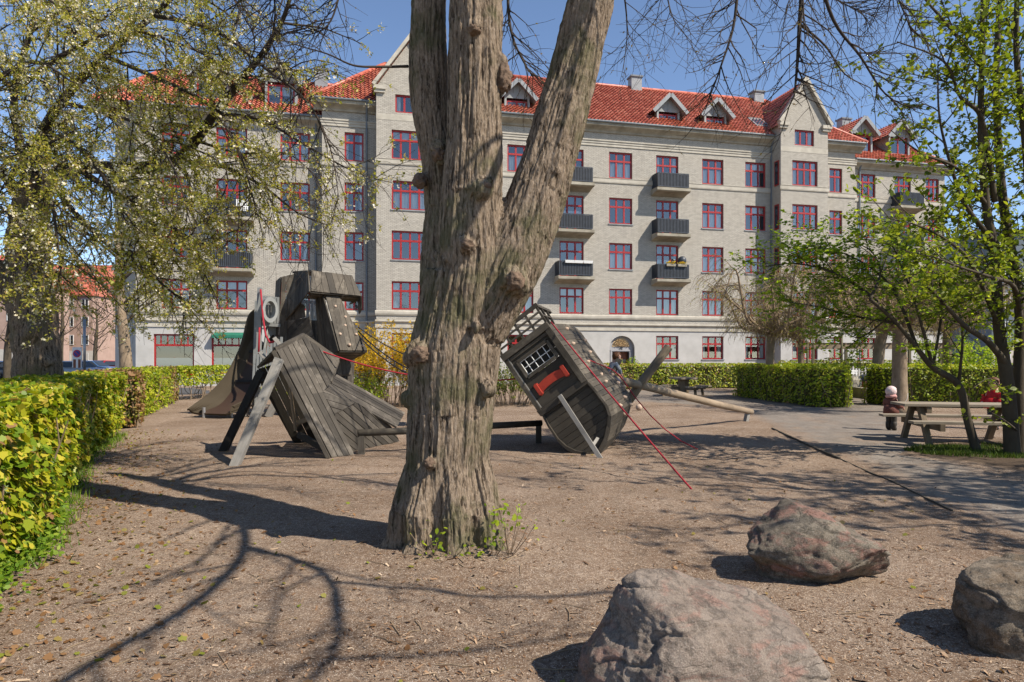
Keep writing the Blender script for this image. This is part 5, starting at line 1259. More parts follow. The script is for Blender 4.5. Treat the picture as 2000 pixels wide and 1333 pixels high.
hedge('hedge with brown dead patches behind the left end of the sand', [(-9.0, 16.6), (-9.85, 17.8), (-12.9, 26.3), (-14.2, 26.6), (-11.2, 17.4), (-10.2, 16.2)], 1.3, .085, 330, OVAL, 'hedgeleaf', lambda x, y, z, r: r.random() < (.92 if (y < 19.2 or 25.0 < y) else .1 + .3 * max(0, noise.noise((x * .9, y * .9, z)))), 7)
hedge('thin hedge bare at the base beside the slide, bicycle showing through', [(-12.95, 26.6), (-12.5, 29.9), (-9.4, 30.6), (-9.4, 31.4), (-13.2, 30.8), (-13.8, 27)], 1.3, .095, 460, OVAL, 'hedgeleaf', lambda x, y, z, r: r.random() < .04, 9, open_=lambda x, y, z: x < -11.5 and z < .62 + .25 * noise.noise((x * 3, y * 2, 1)) and noise.noise((x * 2, y * 2, z * 2)) < .5)
hedge('long low hedge below the arched doorway along the building', [(4.6, 36.6), (14.5, 38.6), (14.3, 39.8), (4.5, 37.8)], 1.33, .1, 210, OVAL, 'hedgeleaf', lambda x, y, z, r: r.random() < (.55 if x < 6.6 else .16), 13)
hedge('square clipped hedge block beside the round table path', [(9.75, 30.2), (10.0, 26), (10.35, 23.1), (11.3, 22.8), (14.5, 30.0), (13.4, 31.2)], 1.38, .085, 330, OVAL, 'hedgeleaf', lambda x, y, z, r: r.random() < .05, 15)
hedge('shaded green hedge behind the picnic table', [(12.9, 25.2), (13.2, 23.9), (16.3, 22.4), (21.5, 21.5), (21.9, 22.8), (16.6, 24)], 1.42, .085, 280, OVAL, 'hedgeleaf', lambda x, y, z, r: r.random() < .02, 19)
hedge('low distant hedge behind the white picket fence', [(16.4, 40.6), (27.5, 43.2), (27.2, 44.4), (16.2, 41.8)], 1.5, .11, 90, OVAL, 'hedgeleaf', lambda x, y, z, r: r.random() < .25, 23)

# ------------------------------------------------------------------ trees
def tree(name, label, base, group=None): return thing(name, label, 'tree', base, 0, group)
def trunk(root, pts, rad, mat, n=5, k=12, bump_=.06):
    q = smoothline([V(p) for p in pts], n); rr = [np.interp(i / n, range(len(rad)), rad) for i in range(len(q))]
    mb = MB().tube(q, rr, k); o = mb.build('trunk', mat, root, smooth=True); return q, rr
# flowering cherry on the left
ch = tree('cherry_tree', 'old thick trunked cherry tree with white blossom hanging over the left side', (-8.7, 12.5, 0))
def cherry_trunk():
    mb = MB(); base = P(72, 742, 12.5)
    main = [(V((-8.72, 12.5, -.1)), .5), (P(73, 742, 12.5), .4), (P(72, 690, 12.5), .375), (P(62, 600, 12.5), .38), (P(56, 520, 12.5), .36), (P(58, 440, 12.4), .33), (P(64, 380, 12.3), .27), (P(80, 345, 12.2), .2)]
    lb = [(P(62, 590, 12.5), .3), (P(20, 560, 12.3), .25), (P(-40, 500, 12.2), .2), (P(-130, 420, 12), .14)]
    for L in (main, lb): mb.tube(smoothline([a for a, b in L], 4), [np.interp(i / 4, range(len(L)), [b for a, b in L]) for i in range((len(L) - 1) * 4 + 1)], 16)
    for px, py, Y, r in ((62, 650, 12.15, .16), (95, 705, 12.2, .12), (50, 545, 12.15, .17), (75, 470, 12.1, .12)): mb.tube([P(px, py, Y) + V((0, 0, k * r)) for k in (-1, -.5, 0, .5, 1)], [r * k for k in (.2, .85, 1, .85, .2)], 10)
    o = mb.build('tmp', m['cherrybark']); md = o.modifiers.new('r', 'REMESH'); md.mode = 'VOXEL'; md.voxel_size = .03; sm = o.modifiers.new('s', 'SMOOTH'); sm.iterations = 8
    bpy.context.view_layer.update(); me = bpy.data.meshes.new_from_object(o.evaluated_get(bpy.context.evaluated_depsgraph_get())); bpy.data.objects.remove(o)
    for v in me.vertices: p = v.co.copy(); v.co += v.normal * (.05 * noise.noise(p * 3) + .025 * noise.noise(p * 9))
    me.polygons.foreach_set('use_smooth', np.ones(len(me.polygons), bool)); me.materials.clear(); me.materials.append(m['cherrybark']); me.transform(wmat(ch).inverted()); me.name = 'trunk'
    o = bpy.data.objects.new('trunk', me); col.objects.link(o); o.parent = ch
cherry_trunk()
cr_ = random.Random(31); CB = MB(); can = []
clv = [dict(n=5.0, L=(.7, 1.8), a=(.5, 1.2), droop=.09, w=.13, seg=6, r=.018, rmin=.006, k=4, t0=.1), dict(n=6.0, L=(.3, .85), a=(.5, 1.1), droop=.12, w=.15, seg=4, rmin=.003, rend=.002, step=.06, t0=.05)]
cl = [
 ([P(64, 400, 12.3), P(95, 350, 12.1), P(150, 328, 11.8), P(250, 330, 11.2), P(340, 315, 10.8), P(382, 275, 10.5), P(420, 222, 10.2), P(470, 160, 10), P(520, 95, 9.8), P(556, 30, 9.6), P(580, -60, 9.4)], .15, .02),
 ([P(50, 420, 12.4), P(15, 350, 12), P(-50, 305, 11.6), P(-160, 260, 11)], .12, .04),
 ([P(64, 380, 12.3), P(72, 290, 12), P(120, 200, 11.6), P(205, 110, 11.2), P(300, 30, 10.8), P(380, -50, 10.4)], .12, .03),
 ([P(60, 390, 12.3), P(40, 290, 12.3), P(28, 180, 12.3), P(60, 60, 12.2), P(90, -70, 12)], .1, .03),
 ([P(340, 315, 10.8), P(430, 325, 10.4), P(510, 362, 10.1), P(580, 415, 9.9), P(640, 440, 9.8)], .04, .006),
 ([P(420, 222, 10.2), P(510, 235, 9.8), P(610, 292, 9.5), P(690, 335, 9.3), P(742, 352, 9.2)], .03, .004),
 ([P(150, 328, 11.8), P(230, 380, 11), P(310, 425, 10.4), P(370, 465, 10), P(410, 480, 9.8)], .06, .01),
 ([P(95, 350, 12.1), P(150, 420, 11.4), P(230, 495, 10.8), P(310, 550, 10.4), P(370, 600, 10.2)], .06, .008),
 ([P(300, 30, 10.8), P(420, 60, 10), P(520, 135, 9.6), P(600, 200, 9.3), P(645, 290, 9.1), P(662, 390, 9.0)], .04, .004),
 ([P(205, 110, 11.2), P(300, 150, 10.2), P(400, 200, 9.6), P(460, 280, 9.2), P(490, 370, 9), P(500, 420, 9)], .04, .005),
 ([P(120, 200, 11.6), P(200, 220, 10.4), P(280, 250, 9.6), P(340, 330, 9.2), P(370, 430, 9)], .04, .006),
 ([P(40, 290, 12.3), P(120, 270, 10.5), P(190, 330, 9.4), P(240, 420, 8.9), P(260, 520, 8.7)], .05, .006),
 ([P(15, 350, 12), P(60, 300, 10.4), P(90, 350, 9.2), P(110, 450, 8.7), P(120, 540, 8.5)], .05, .006),
 ([P(28, 180, 12.3), P(120, 110, 11), P(240, 60, 10.2), P(360, 90, 9.8), P(440, 130, 9.6)], .05, .008),
 ([P(60, 60, 12.2), P(160, 0, 11.6), P(270, -30, 11), P(400, 0, 10.6), P(480, 60, 10.2)], .05, .008),
 ([P(-50, 305, 11.6), P(-20, 180, 10.6), P(60, 120, 9.6), P(140, 160, 9)], .05, .01),
 ([P(28, 180, 12.3), P(-60, 60, 11.6), P(20, -30, 10.6), P(130, 20, 9.8), P(200, 40, 9.4)], .05, .01),
 ([P(-20, 560, 12.2), P(-80, 430, 11), P(-20, 400, 9.6), P(40, 440, 9), P(60, 520, 8.8)], .05, .006),
 ([P(250, 330, 11.2), P(300, 400, 10.8), P(390, 520, 10.4), P(430, 600, 10.3)], .03, .005),
 ([P(382, 275, 10.5), P(470, 300, 10.2), P(560, 300, 9.9), P(620, 350, 9.8)], .025, .004),
]
for pts, r0, r1 in cl: limb(pts, r0, r1, clv, 5, CB, can, 9, cr_)
CB.build('branches', m['twig'], ch, smooth=True)
lp_, bl2 = [], []
for p, d in can:
    px = 1000 + F * p.x / p.y; py = HY - (p.z - H) * F / p.y
    keep = (.52 if px < 380 else max(.15, .52 - (px - 380) / 560)) * (.45 + 1.3 * max(0, noise.noise(p * 1.6) + .4))
    if cr_.random() > keep or py > 650 + cr_.uniform(-40, 30) or (px > 500 and py > 455 + cr_.uniform(0, 50)): continue
    for k in range(9): lp_.append((p.x + cr_.gauss(0, .024), p.y + cr_.gauss(0, .024), p.z + cr_.gauss(0, .024)))
    if cr_.random() < (.22 + .45 * (noise.noise(p * 1.1) > .06)):
        for k in range(7): bl2.append((p.x + cr_.gauss(0, .032), p.y + cr_.gauss(0, .032), p.z - .03 + cr_.gauss(0, .028)))
leaves('foliage', DIAMOND, lp_, (0, -.2, .6), .04, m['cherryleaf'], ch, .9, 41)
leaves('blossom', star(5, .5, .3, .12), bl2, (0, -.3, .3), .03, m['blossom'], ch, .9, 43)
# generic broad crown
def crown(root, starts, lv, mat_twig, rng, leafmat_, size, tm=DIAMOND, per=1, r=.02, spread=.02, leafname='foliage', prob=1, nrm=(0, 0, 1), seed=1):
    mb = MB(); an = []
    for pts, r0, r1 in starts: limb(pts, r0, r1, lv, 4, mb, an, 6, rng)
    mb.build('branches', mat_twig, root, smooth=True)
    ps = [(p.x + rng.gauss(0, spread), p.y + rng.gauss(0, spread), p.z + rng.gauss(0, spread)) for p, d in an if rng.random() < prob for _ in range(per)]
    if ps: leaves(leafname, tm, ps, nrm, size, leafmat_, root, .8, seed)
    return an
# smaller blossoming tree behind the hedge
rg = random.Random(51); b = G(246, 792); b = V((-13.9, 24.6, 0)); t2 = tree('cherry_tree', 'slim mottled trunk of a smaller flowering tree before the corner of the building', tuple(b))
q, rr = trunk(t2, [b, P(246, 715, 24.6), P(242, 660, 24.6), P(236, 600, 24.6), P(232, 520, 24.6), P(228, 440, 24.6)], [.26, .22, .19, .17, .12, .07], m['palebark'])
ss_ = []
for i in range(13):
    p, d = along(q, .45 + .5 * i / 13); a = rg.uniform(0, 6.28); e = V((math.cos(a), math.sin(a) * .8, .35)) * rg.uniform(1.6, 3.0); ss_.append(([p, p + e * .5 + V((0, 0, .5)), p + e + V((0, 0, .3)), p + e * 1.25 - V((0, 0, .4))], .05, .008))
an = crown(t2, ss_, [dict(n=2.4, L=(.6, 1.3), droop=.08, w=.14, seg=4, rmin=.008, k=3), dict(n=4, L=(.3, .7), droop=.12, w=.15, seg=3, rmin=.005, step=.12)], m['twig'], rg, m['cherryleaf'], .075, per=2, spread=.04, seed=53)
leaves('blossom', star(5, .5, .3, .12), [(p.x + rg.gauss(0, .06), p.y + rg.gauss(0, .06), p.z) for p, d in an if rg.random() < .3 for _ in range(3)], (0, -.3, .3), .06, m['blossom'], t2, .9, 55)
# bare street trees far left
for i, (px, Y, top, lab) in enumerate(((15, 46, 560, 'leafless brown street tree at the far left edge'), (118, 60, 590, 'budding street tree behind the thick cherry trunk'), (186, 75, 600, 'distant budding street tree beside the parked cars'))):
    rg = random.Random(60 + i); X = (px - 1000) * Y / F; st = tree('street_tree', lab, (X, Y, 0), 'street trees'); zt = H - (top - HY) * Y / F
    q, rr = trunk(st, [(X, Y, 0), (X, Y, zt * .35), (X + .2, Y, zt * .7), (X + .1, Y, zt)], [.28, .22, .14, .05], m['darkbark'], 4, 8)
    ss_ = []
    for k in range(15):
        p, d = along(q, .3 + .65 * k / 15); a = rg.uniform(0, 6.28); e = V((math.cos(a), math.sin(a), .7)) * rg.uniform(1.2, 2.6); ss_.append(([p, p + e * .5, p + e + V((0, 0, .4))], .06, .015))
    crown(st, ss_, [dict(n=2.2, L=(.6, 1.5), w=.12, seg=3, rmin=.014, k=3, up=.3), dict(n=3.5, L=(.3, .8), w=.15, seg=2, rmin=.01, step=.16)], m['twig'], rg, m['streetleaf'], .1, per=2, spread=.1, seed=61 + i)
# multi-stemmed tree at the right edge
rg = random.Random(71); b = V((8.62, 11.8, 0)); rt = tree('leafing_tree', 'dark multi stemmed tree with young yellow green leaves at the right edge', tuple(b))
RT = MB(); ra = []
def rs(L, r0, r1, lv, k=10): return limb([P(*q) for q in L], r0, r1, lv, 5, RT, ra, k, rg)
rlv = [dict(n=4.2, L=(.6, 1.5), a=(.5, 1.1), droop=.0, w=.12, seg=5, r=.012, rmin=.005, k=4, t0=.3, up=.15), dict(n=6.0, L=(.25, .65), a=(.5, 1.1), droop=.02, w=.16, seg=3, rmin=.003, rend=.002, step=.06)]
rs([(1978, 905, 11.8), (1974, 830, 11.8), (1966, 740, 11.75), (1951, 640, 11.7), (1943, 500, 11.6), (1926, 400, 11.5), (1916, 250, 11.3), (1918, 100, 11.2), (1921, -80, 11)], .14, .028, rlv)
rs([(1992, 905, 11.9), (1990, 760, 11.9), (1992, 600, 11.9), (1964, 430, 11.9), (1951, 300, 11.8), (1946, 150, 11.8), (1952, 0, 11.8), (1955, -120, 11.8)], .12, .028, rlv)
rs([(2040, 905, 11.5), (2030, 700, 11.5), (2015, 500, 11.4), (2005, 300, 11.3), (1985, 100, 11.2), (1990, -80, 11)], .12, .028, rlv)
rs([(1972, 720, 11.75), (1930, 668, 11.5), (1888, 640, 11.2), (1845, 595, 11.0), (1812, 560, 10.8)], .065, .022, [dict(rlv[0], n=1.2), dict(rlv[1], n=2)])
rs([(1943, 395, 11.5), (1918, 235, 11.2), (1876, 190, 10.8), (1843, 120, 10.6), (1752, 82, 10.3)], .05, .008, [dict(rlv[0], t0=.1), rlv[1]])
rs([(1948, 480, 11.6), (1888, 406, 11.2), (1862, 340, 11), (1835, 230, 10.8), (1832, 120, 10.7)], .05, .008, [dict(rlv[0], t0=.1), rlv[1]])
rs([(1951, 640, 11.7), (1900, 520, 11.2), (1850, 470, 10.9), (1790, 440, 10.6), (1730, 425, 10.4)], .045, .006, [dict(rlv[0], t0=.1), rlv[1]])
rs([(1926, 400, 11.5), (1870, 330, 11), (1800, 300, 10.7), (1740, 255, 10.5)], .04, .006, [dict(rlv[0], t0=.1, n=2), rlv[1]])
rs([(1918, 130, 11.2), (1860, 60, 11), (1800, -10, 10.8), (1770, -60, 10.7)], .04, .006, [dict(rlv[0], t0=.1), rlv[1]])
rs([(1992, 620, 11.9), (1980, 560, 11), (1930, 540, 10.4), (1870, 520, 10), (1820, 500, 9.8)], .05, .006, [dict(rlv[0], t0=.1), rlv[1]])
rs([(1974, 800, 11.8), (1955, 760, 11.4), (1930, 740, 11.2), (1900, 760, 11)], .02, .004, [dict(rlv[0], t0=.1, n=3, L=(.2, .5)), dict(rlv[1], n=4)])
rs([(1985, 840, 11.7), (1960, 820, 11.3), (1925, 800, 11.2)], .02, .004, [dict(rlv[0], t0=.1, n=3, L=(.2, .4)), dict(rlv[1], n=4)])
RT.build('stems', m['darkbark'], rt, smooth=True)
leaves('foliage', OVAL, [(p.x + rg.gauss(0, .025), p.y + rg.gauss(0, .025), p.z + rg.gauss(0, .025)) for p, d in ra for _ in range(2)], (0, 0, 1), .078, m['rightleaf'], rt, .75, 73)
# young maple leaning over the picnic table
rg = random.Random(81); b = V((8.28, 12.2, 0)); mt_ = tree('maple_tree', 'slender leaning maple with bright green sprays beside the picnic table', tuple(b))
MT = MB(); ma = []
mlv = [dict(n=6.5, L=(.5, 1.3), a=(.5, 1.1), droop=.0, w=.1, seg=5, r=.01, rmin=.005, k=4, t0=.15), dict(n=9, L=(.25, .55), a=(.5, 1.0), droop=.02, w=.14, seg=3, rmin=.003, rend=.002, step=.05)]
def ms(L, r0, r1, lv): return limb([P(*q) for q in L], r0, r1, lv, 5, MT, ma, 8, rg)
ms([(1908, 885, 12.2), (1890, 820, 12.2), (1872, 752, 12.1), (1822, 718, 12), (1792, 682, 11.9), (1752, 632, 11.8), (1700, 585, 11.7)], .085, .03, [])
ms([(1752, 632, 11.8), (1690, 570, 12.4), (1620, 530, 12.6), (1550, 515, 12.8), (1490, 522, 13.1)], .04, .006, mlv)
ms([(1792, 682, 11.9), (1740, 560, 12.4), (1660, 500, 12.6), (1580, 480, 12.8)], .035, .006, mlv)
ms([(1752, 632, 11.8), (1680, 620, 12.8), (1600, 600, 12.7), (1540, 590, 12.9)], .03, .005, mlv)
ms([(1822, 718, 12), (1790, 600, 11.8), (1760, 520, 12.5), (1740, 470, 12.6)], .035, .006, mlv)
ms([(1822, 718, 12), (1840, 600, 12.4), (1830, 540, 12.6), (1800, 500, 12.8)], .03, .006, mlv)
ms([(1700, 585, 11.7), (1720, 530, 12.2), (1700, 490, 12.6), (1660, 470, 12.8)], .03, .005, mlv)
ms([(1872, 752, 12.1), (1880, 660, 11.8), (1870, 600, 12.4), (1840, 575, 12.6)], .03, .005, mlv)
ms([(1740, 615, 11.8), (1680, 660, 12.6), (1640, 640, 12.8)], .02, .005, mlv)
MT.build('stems', m['darkbark'], mt_, smooth=True)
leaves('foliage', MAPLE, [(p.x + rg.gauss(0, .03), p.y + rg.gauss(0, .03), p.z + rg.gauss(0, .015)) for p, d in ma for _ in range(2)], (0, 0, 1), .058, m['greenleaf'], mt_, .35, 83)
# weeping trees in the round garden
def weeping(px, Y, rbase, zf, rad, lab, seed, lean=0.0, ytop=510):
    rg = random.Random(seed); X = (px - 1000) * Y / F; w_ = tree('weeping_tree', lab, (X, Y, 0), 'weeping trees in the round garden')
    f_ = V((X + lean, Y, zf)); q, rr = trunk(w_, [(X, Y, -.05), (X + lean * .3, Y, zf * .4), (X + lean * .6, Y, zf * .8), f_], [rbase * 1.25, rbase, rbase * .95, rbase * .8], m['palebark'])
    mb = MB(); an = []; zt = H - (ytop - HY) * Y / F
    for i in range(9):
        a = 6.28 * i / 9 + rg.uniform(-.3, .3); e = V((math.cos(a), math.sin(a), 0)); L = rad * rg.uniform(.65, 1.0)
        pts = [f_ - V((0, 0, .12)), f_ + e * L * .25 + V((0, 0, rg.uniform(.0, .35))), f_ + e * L * .5 + V((rg.gauss(0, .12), 0, rg.uniform(.3, .8))), f_ + e * L * .75 + V((0, 0, (zt - zf) * rg.uniform(.45, .8))), f_ + e * L + V((0, 0, (zt - zf) * rg.uniform(.25, .6)))]
        c = smoothline(pts, 4); mb.tube(c, [rbase * .5 * (1 - .75 * k / (len(c) - 1)) for k in range(len(c))], 6)
        for j in range(17):
            t = rg.uniform(.2, 1); p, d = along(c, min(.999, t)); g = side(V((0, 0, 1)), rg, rg.uniform(.2, 1.2)); l = rg.uniform(.5, 1.2)
            s_ = zig(p, g, l, 5, .16, .16, rg); mb.tube(s_, [.022, .018, .014, .011, .009, .008], 4, cap=False)
            for k in range(11):
                p2, d2 = along(s_, rg.uniform(.15, .999)); h_ = zig(p2, (d2.x + rg.gauss(0, .5), d2.y + rg.gauss(0, .5), -.1), rg.uniform(.4, 1.1), 6, .22, .3, rg); mb.tube(h_, [.009, .008, .007, .007, .006, .005, .004], 3, cap=False)
                for z in range(4): a_, dd = along(h_, rg.random() * .99); an.append(tuple(a_))
    mb.build('branches', m['browntwig'], w_, smooth=True); leaves('buds', DIAMOND, an, (0, 0, 1), .062, m['cherryleaf'], w_, 1, seed)
weeping(1502, 27.5, .17, 2.75, 3.1, 'weeping tree on the left with a brown twig curtain above the hedge block', 91, .1, 490)
weeping(1566, 33, .15, 2.7, 2.8, 'weeping tree with a thin straight trunk right of the hedge block', 92, -.1, 520)
weeping(1706, 26, .21, 2.9, 3.0, 'weeping tree with a curved trunk in front of the picket fence', 93, .45, 510)
weeping(1757, 21, .22, 2.7, 2.6, 'weeping tree with a stout pale trunk right behind the child in the hat', 94, 0, 500)
weeping(1850, 30, .2, 3.0, 3.0, 'weeping tree half hidden behind the maple sprays', 95, 0, 520)
# tree outside the picture on the right that throws the dappled shade
rg = random.Random(99); stt = tree('shade_tree', 'tall tree standing outside the right photo edge throwing dappled shade', (10.8, 5.2, 0))
q, rr = trunk(stt, [(10.8, 5.2, 0), (10.7, 5.2, 2.5), (10.5, 5.3, 5), (10.3, 5.2, 8)], [.3, .26, .18, .07], m['darkbark'], 4, 10)
ss_ = []
for k in range(27):
    p, d = along(q, .4 + .58 * k / 27); a = rg.uniform(0, 6.28); e = V((math.cos(a), math.sin(a), .35)) * rg.uniform(2.0, 3.9); ss_.append(([p, p + e * .5 + V((0, 0, .2)), p + e], .05, .012))
crown(stt, ss_, [dict(n=2.0, L=(.6, 1.5), w=.12, seg=4, rmin=.01, k=3), dict(n=3.2, L=(.3, .8), w=.15, seg=3, rmin=.006, step=.15)], m['twig'], rg, m['rightleaf'], .12, OVAL, 3, spread=.08, seed=101)

rg = random.Random(97); st2 = tree('shade_tree', 'second shade tree outside the right photo edge, farther right than the first', (12.4, 6.2, 0))
q, rr = trunk(st2, [(12.4, 6.2, 0), (12.3, 6.2, 2.5), (12.3, 6.2, 5), (12.1, 6.2, 7.5)], [.26, .22, .15, .06], m['darkbark'], 4, 10); ss_ = []
for k in range(20):
    p, d = along(q, .42 + .56 * k / 20); a = rg.uniform(0, 6.28); e = V((math.cos(a), math.sin(a), .35)) * rg.uniform(1.8, 3.4); ss_.append(([p, p + e * .5 + V((0, 0, .2)), p + e], .045, .012))
crown(st2, ss_, [dict(n=2.0, L=(.6, 1.5), w=.12, seg=4, rmin=.01, k=3), dict(n=3.2, L=(.3, .8), w=.15, seg=3, rmin=.006, step=.15)], m['twig'], rg, m['rightleaf'], .12, OVAL, 2, spread=.08, seed=98)

# ------------------------------------------------------------------ shrubs
def shrub(name, label, c, rx, ry, h, stems, leaf, size, mat, rng, up=.9, per=2, tm=DIAMOND, lean=.5, flowers=None, step=.05):
    root = thing(name, label, 'shrub', c); mb = MB(); an = []
    for i in range(stems):
        a = rng.uniform(0, 6.28); rr_ = math.sqrt(rng.random()); p = V((c[0] + rx * .45 * rr_ * math.cos(a), c[1] + ry * .45 * rr_ * math.sin(a), 0)); d = V((math.cos(a) * lean * rr_, math.sin(a) * lean * rr_, up))
        s_ = zig(p, d, h * rng.uniform(.6, 1.05), 7, .1, .02, rng); mb.tube(s_, [.014, .012, .01, .008, .006, .005, .004, .003], 4, cap=False)
        twigs(mb, s_, .008, [dict(n=5, L=(.2, .55), a=(.4, .9), w=.12, seg=3, rmin=.003, step=step, up=.4, t0=.3)], rng, an)
        for k in range(5): an.append(along(s_, rng.uniform(.5, .999)))
    tag(mb.build('stems', m['browntwig'], root), kind='stuff'); sel = [p for p, d in an]
    if flowers:
        f_ = [p for p in sel if rng.random() < flowers[1](p)]; leaves('flowers', DIAMOND, [(p.x + rng.gauss(0, .03), p.y + rng.gauss(0, .03), p.z + rng.gauss(0, .03)) for p in f_ for _ in range(per)], (0, 0, 1), flowers[2], m[flowers[0]], root, 1, 7)
        sel = [p for p in sel if rng.random() < .5 * (1 - flowers[1](p)) + .05]
    leaves('foliage', tm, [(p.x + rng.gauss(0, .03), p.y + rng.gauss(0, .03), p.z + rng.gauss(0, .03)) for p in sel for _ in range(per)], (0, 0, 1), size, m[mat], root, .9, 8)
    return root
rg = random.Random(111)
shrub('forsythia_bush', 'yellow flowering bush behind the grey ship bow', (-4.35, 24.2, 0), 2.9, 1.8, 2.9, 120, 1, .075, 'shrubleaf', rg, flowers=('yellowflower', lambda p: .95 if p.z > 1.25 else .25, .085), lean=.32, per=2)
shrub('garden_shrub', 'sparse low shrub seen between the trunk and the tilted ship', (-.1, 24.6, 0), 2.6, 1.4, 1.8, 95, 1, .085, 'shrubleaf', rg, lean=.7)
shrub('garden_shrub', 'low green shrub at the foot of the yellow bush', (-4.9, 23.4, 0), 1.0, .8, 1.1, 24, 1, .08, 'greenleaf', rg, lean=.5)
shrub('garden_shrub', 'small light green shrub in front of the arched door', (6.9, 40.2, 0), 1.0, .6, 1.65, 16, 1, .1, 'greenleaf', rg, lean=.3)
shrub('garden_shrub', 'tall leafy shrub hiding the wall behind the right hedge', (18.6, 27.5, 0), 3.5, 2.0, 3.0, 44, 1, .11, 'greenleaf', rg, lean=.4)

# ------------------------------------------------------------------ ground cover, litter
rs_ = np.random.RandomState(5); gp = []; gn = []; gs = []
def face_x(y): return np.interp(y, [3.3, 4.4, 6.2, 8.6, 11.2, 15.8], [-3.35, -3.62, -4.25, -5.6, -7.05, -8.95])
for i in range(5200):
    y = 3.2 + 4.8 * rs_.rand() ** 1.2; wdt = .42 * (1 - (y - 3.2) / 7) * (.75 + .5 * noise.noise((y * 2, 0, 0))); x = face_x(y) - .1 + abs(rs_.normal(0, .6)) * wdt
    if x > face_x(y) + wdt * 1.6: continue
    gp.append((x, y, .02 + .14 * rs_.rand() * max(.15, 1 - (x - face_x(y)) / .7))); 
tag(leaves('ground_cover', OVAL, gp, (.2, -.2, .9), .042, m['grass'], None, .5, 9), 'low green weeds growing along the foot of the left hedge', 'weeds', kind='stuff')
def blades(name, pts, hh, w, seed, mat):
    r_s = np.random.RandomState(seed); N = len(pts); p = np.array(pts); a = r_s.rand(N) * 6.28; t = np.stack([np.cos(a), np.sin(a), 0 * a], 1); hgt = hh * r_s.uniform(.5, 1.2, N)[:, None]
    tip = p + np.array([0, 0, 1]) * hgt + r_s.normal(0, .35, (N, 3)) * hgt * np.array([1, 1, 0]); v = np.stack([p - t * w, p + t * w, tip], 1).reshape(-1, 3); return fastmesh(name, v, np.arange(N * 3), 3, mat)
gb_ = []
for i in range(2600):
    y = 5.4 + 9.5 * rs_.rand(); x = face_x(y) + rs_.normal(.02, .12); gb_.append((x, y, gz(x, y)))
tag(blades('grass_strip', gb_, .11, .006, 3, m['grass']), 'thin strip of grass at the hedge foot', 'grass', kind='stuff')
gb_ = []
for i in range(5200):
    a, r = rs_.rand() * 6.28, math.sqrt(rs_.rand()); x, y = 8.6 + 1.5 * r * math.cos(a), 12.2 + .9 * r * math.sin(a)
    if noise.noise((x * 1.5, y * 1.5, 2)) > -.25: gb_.append((x, y, gz(x, y)))
tag(blades('grass_patch', gb_, .1, .009, 4, m['groundleaf']), 'patch of grass round the foot of the right tree', 'grass', kind='stuff')
# wood chips, dead leaves, twigs
N = 60000; yy = 2.4 + 12 * rs_.rand(N) ** 1.7; xx = (rs_.rand(N) * 2 - 1) * (yy * .8 + .3)
ok = (xx > np.interp(yy, [3.3, 4.4, 6.2, 8.6, 11.2, 15.8], [-3.35, -3.62, -4.25, -5.6, -7.05, -8.95])); xx, yy = xx[ok], yy[ok]
cp = [(x, y, gz(x, y) + .006) for x, y in zip(xx, yy) if noise.noise((x * 1.1, y * 1.1, 6)) + .6 * noise.noise((x * 3.3, y * 3.3, 2)) > rs_.uniform(-.75, .45)]
CHIP = np.array([(-.5, -.13, 0), (.5, -.16, .02), (.46, .12, .0), (-.45, .16, .03)])
tag(leaves('wood_chips', CHIP, cp, (0, 0, 1), rs_.choice([.014, .02, .032, .05], len(cp), p=[.52, .33, .12, .03]), m['chip'], None, .22, 12), 'bark chips and dry crumbs scattered over the sand', 'wood chips', kind='stuff')
dl = [(x, y, gz(x, y) + .012) for x, y in zip(rs_.uniform(-4.5, 4.5, 420), 2.6 + 9 * rs_.rand(420) ** 1.5) if x > face_x(y)]
for i in range(1500):
    y = 3 + 13 * rs_.rand() ** 1.2; x = face_x(y) + abs(rs_.normal(0, .75)) + .1; dl.append((x, y, gz(x, y) + .01))
tag(leaves('dead_leaves', MAPLE, dl, (0, 0, 1), .036, m['brownleaf'], None, .35, 14), 'fallen brown leaves lying on the sand', 'dead leaves', kind='stuff')
tm_ = MB(); rg = random.Random(77)
for i in range(420):
    y = 2.6 + 10 * rg.random() ** 1.6; x = rg.uniform(-.8, .8) * y
    if x < face_x(y): continue
    a = rg.uniform(0, 6.28); l = rg.uniform(.06, .26); q = [V((x + math.cos(a) * l * t + rg.gauss(0, .006), y + math.sin(a) * l * t + rg.gauss(0, .006), 0)) for t in (0, .33, .66, 1)]
    for p in q: p.z = gz(p.x, p.y) + .006
    tm_.tube(q, rg.uniform(.0015, .004), 4, cap=False)
tag(tm_.build('fallen_twigs', m['browntwig']), 'thin broken twigs lying on the sand', 'twigs', kind='stuff')
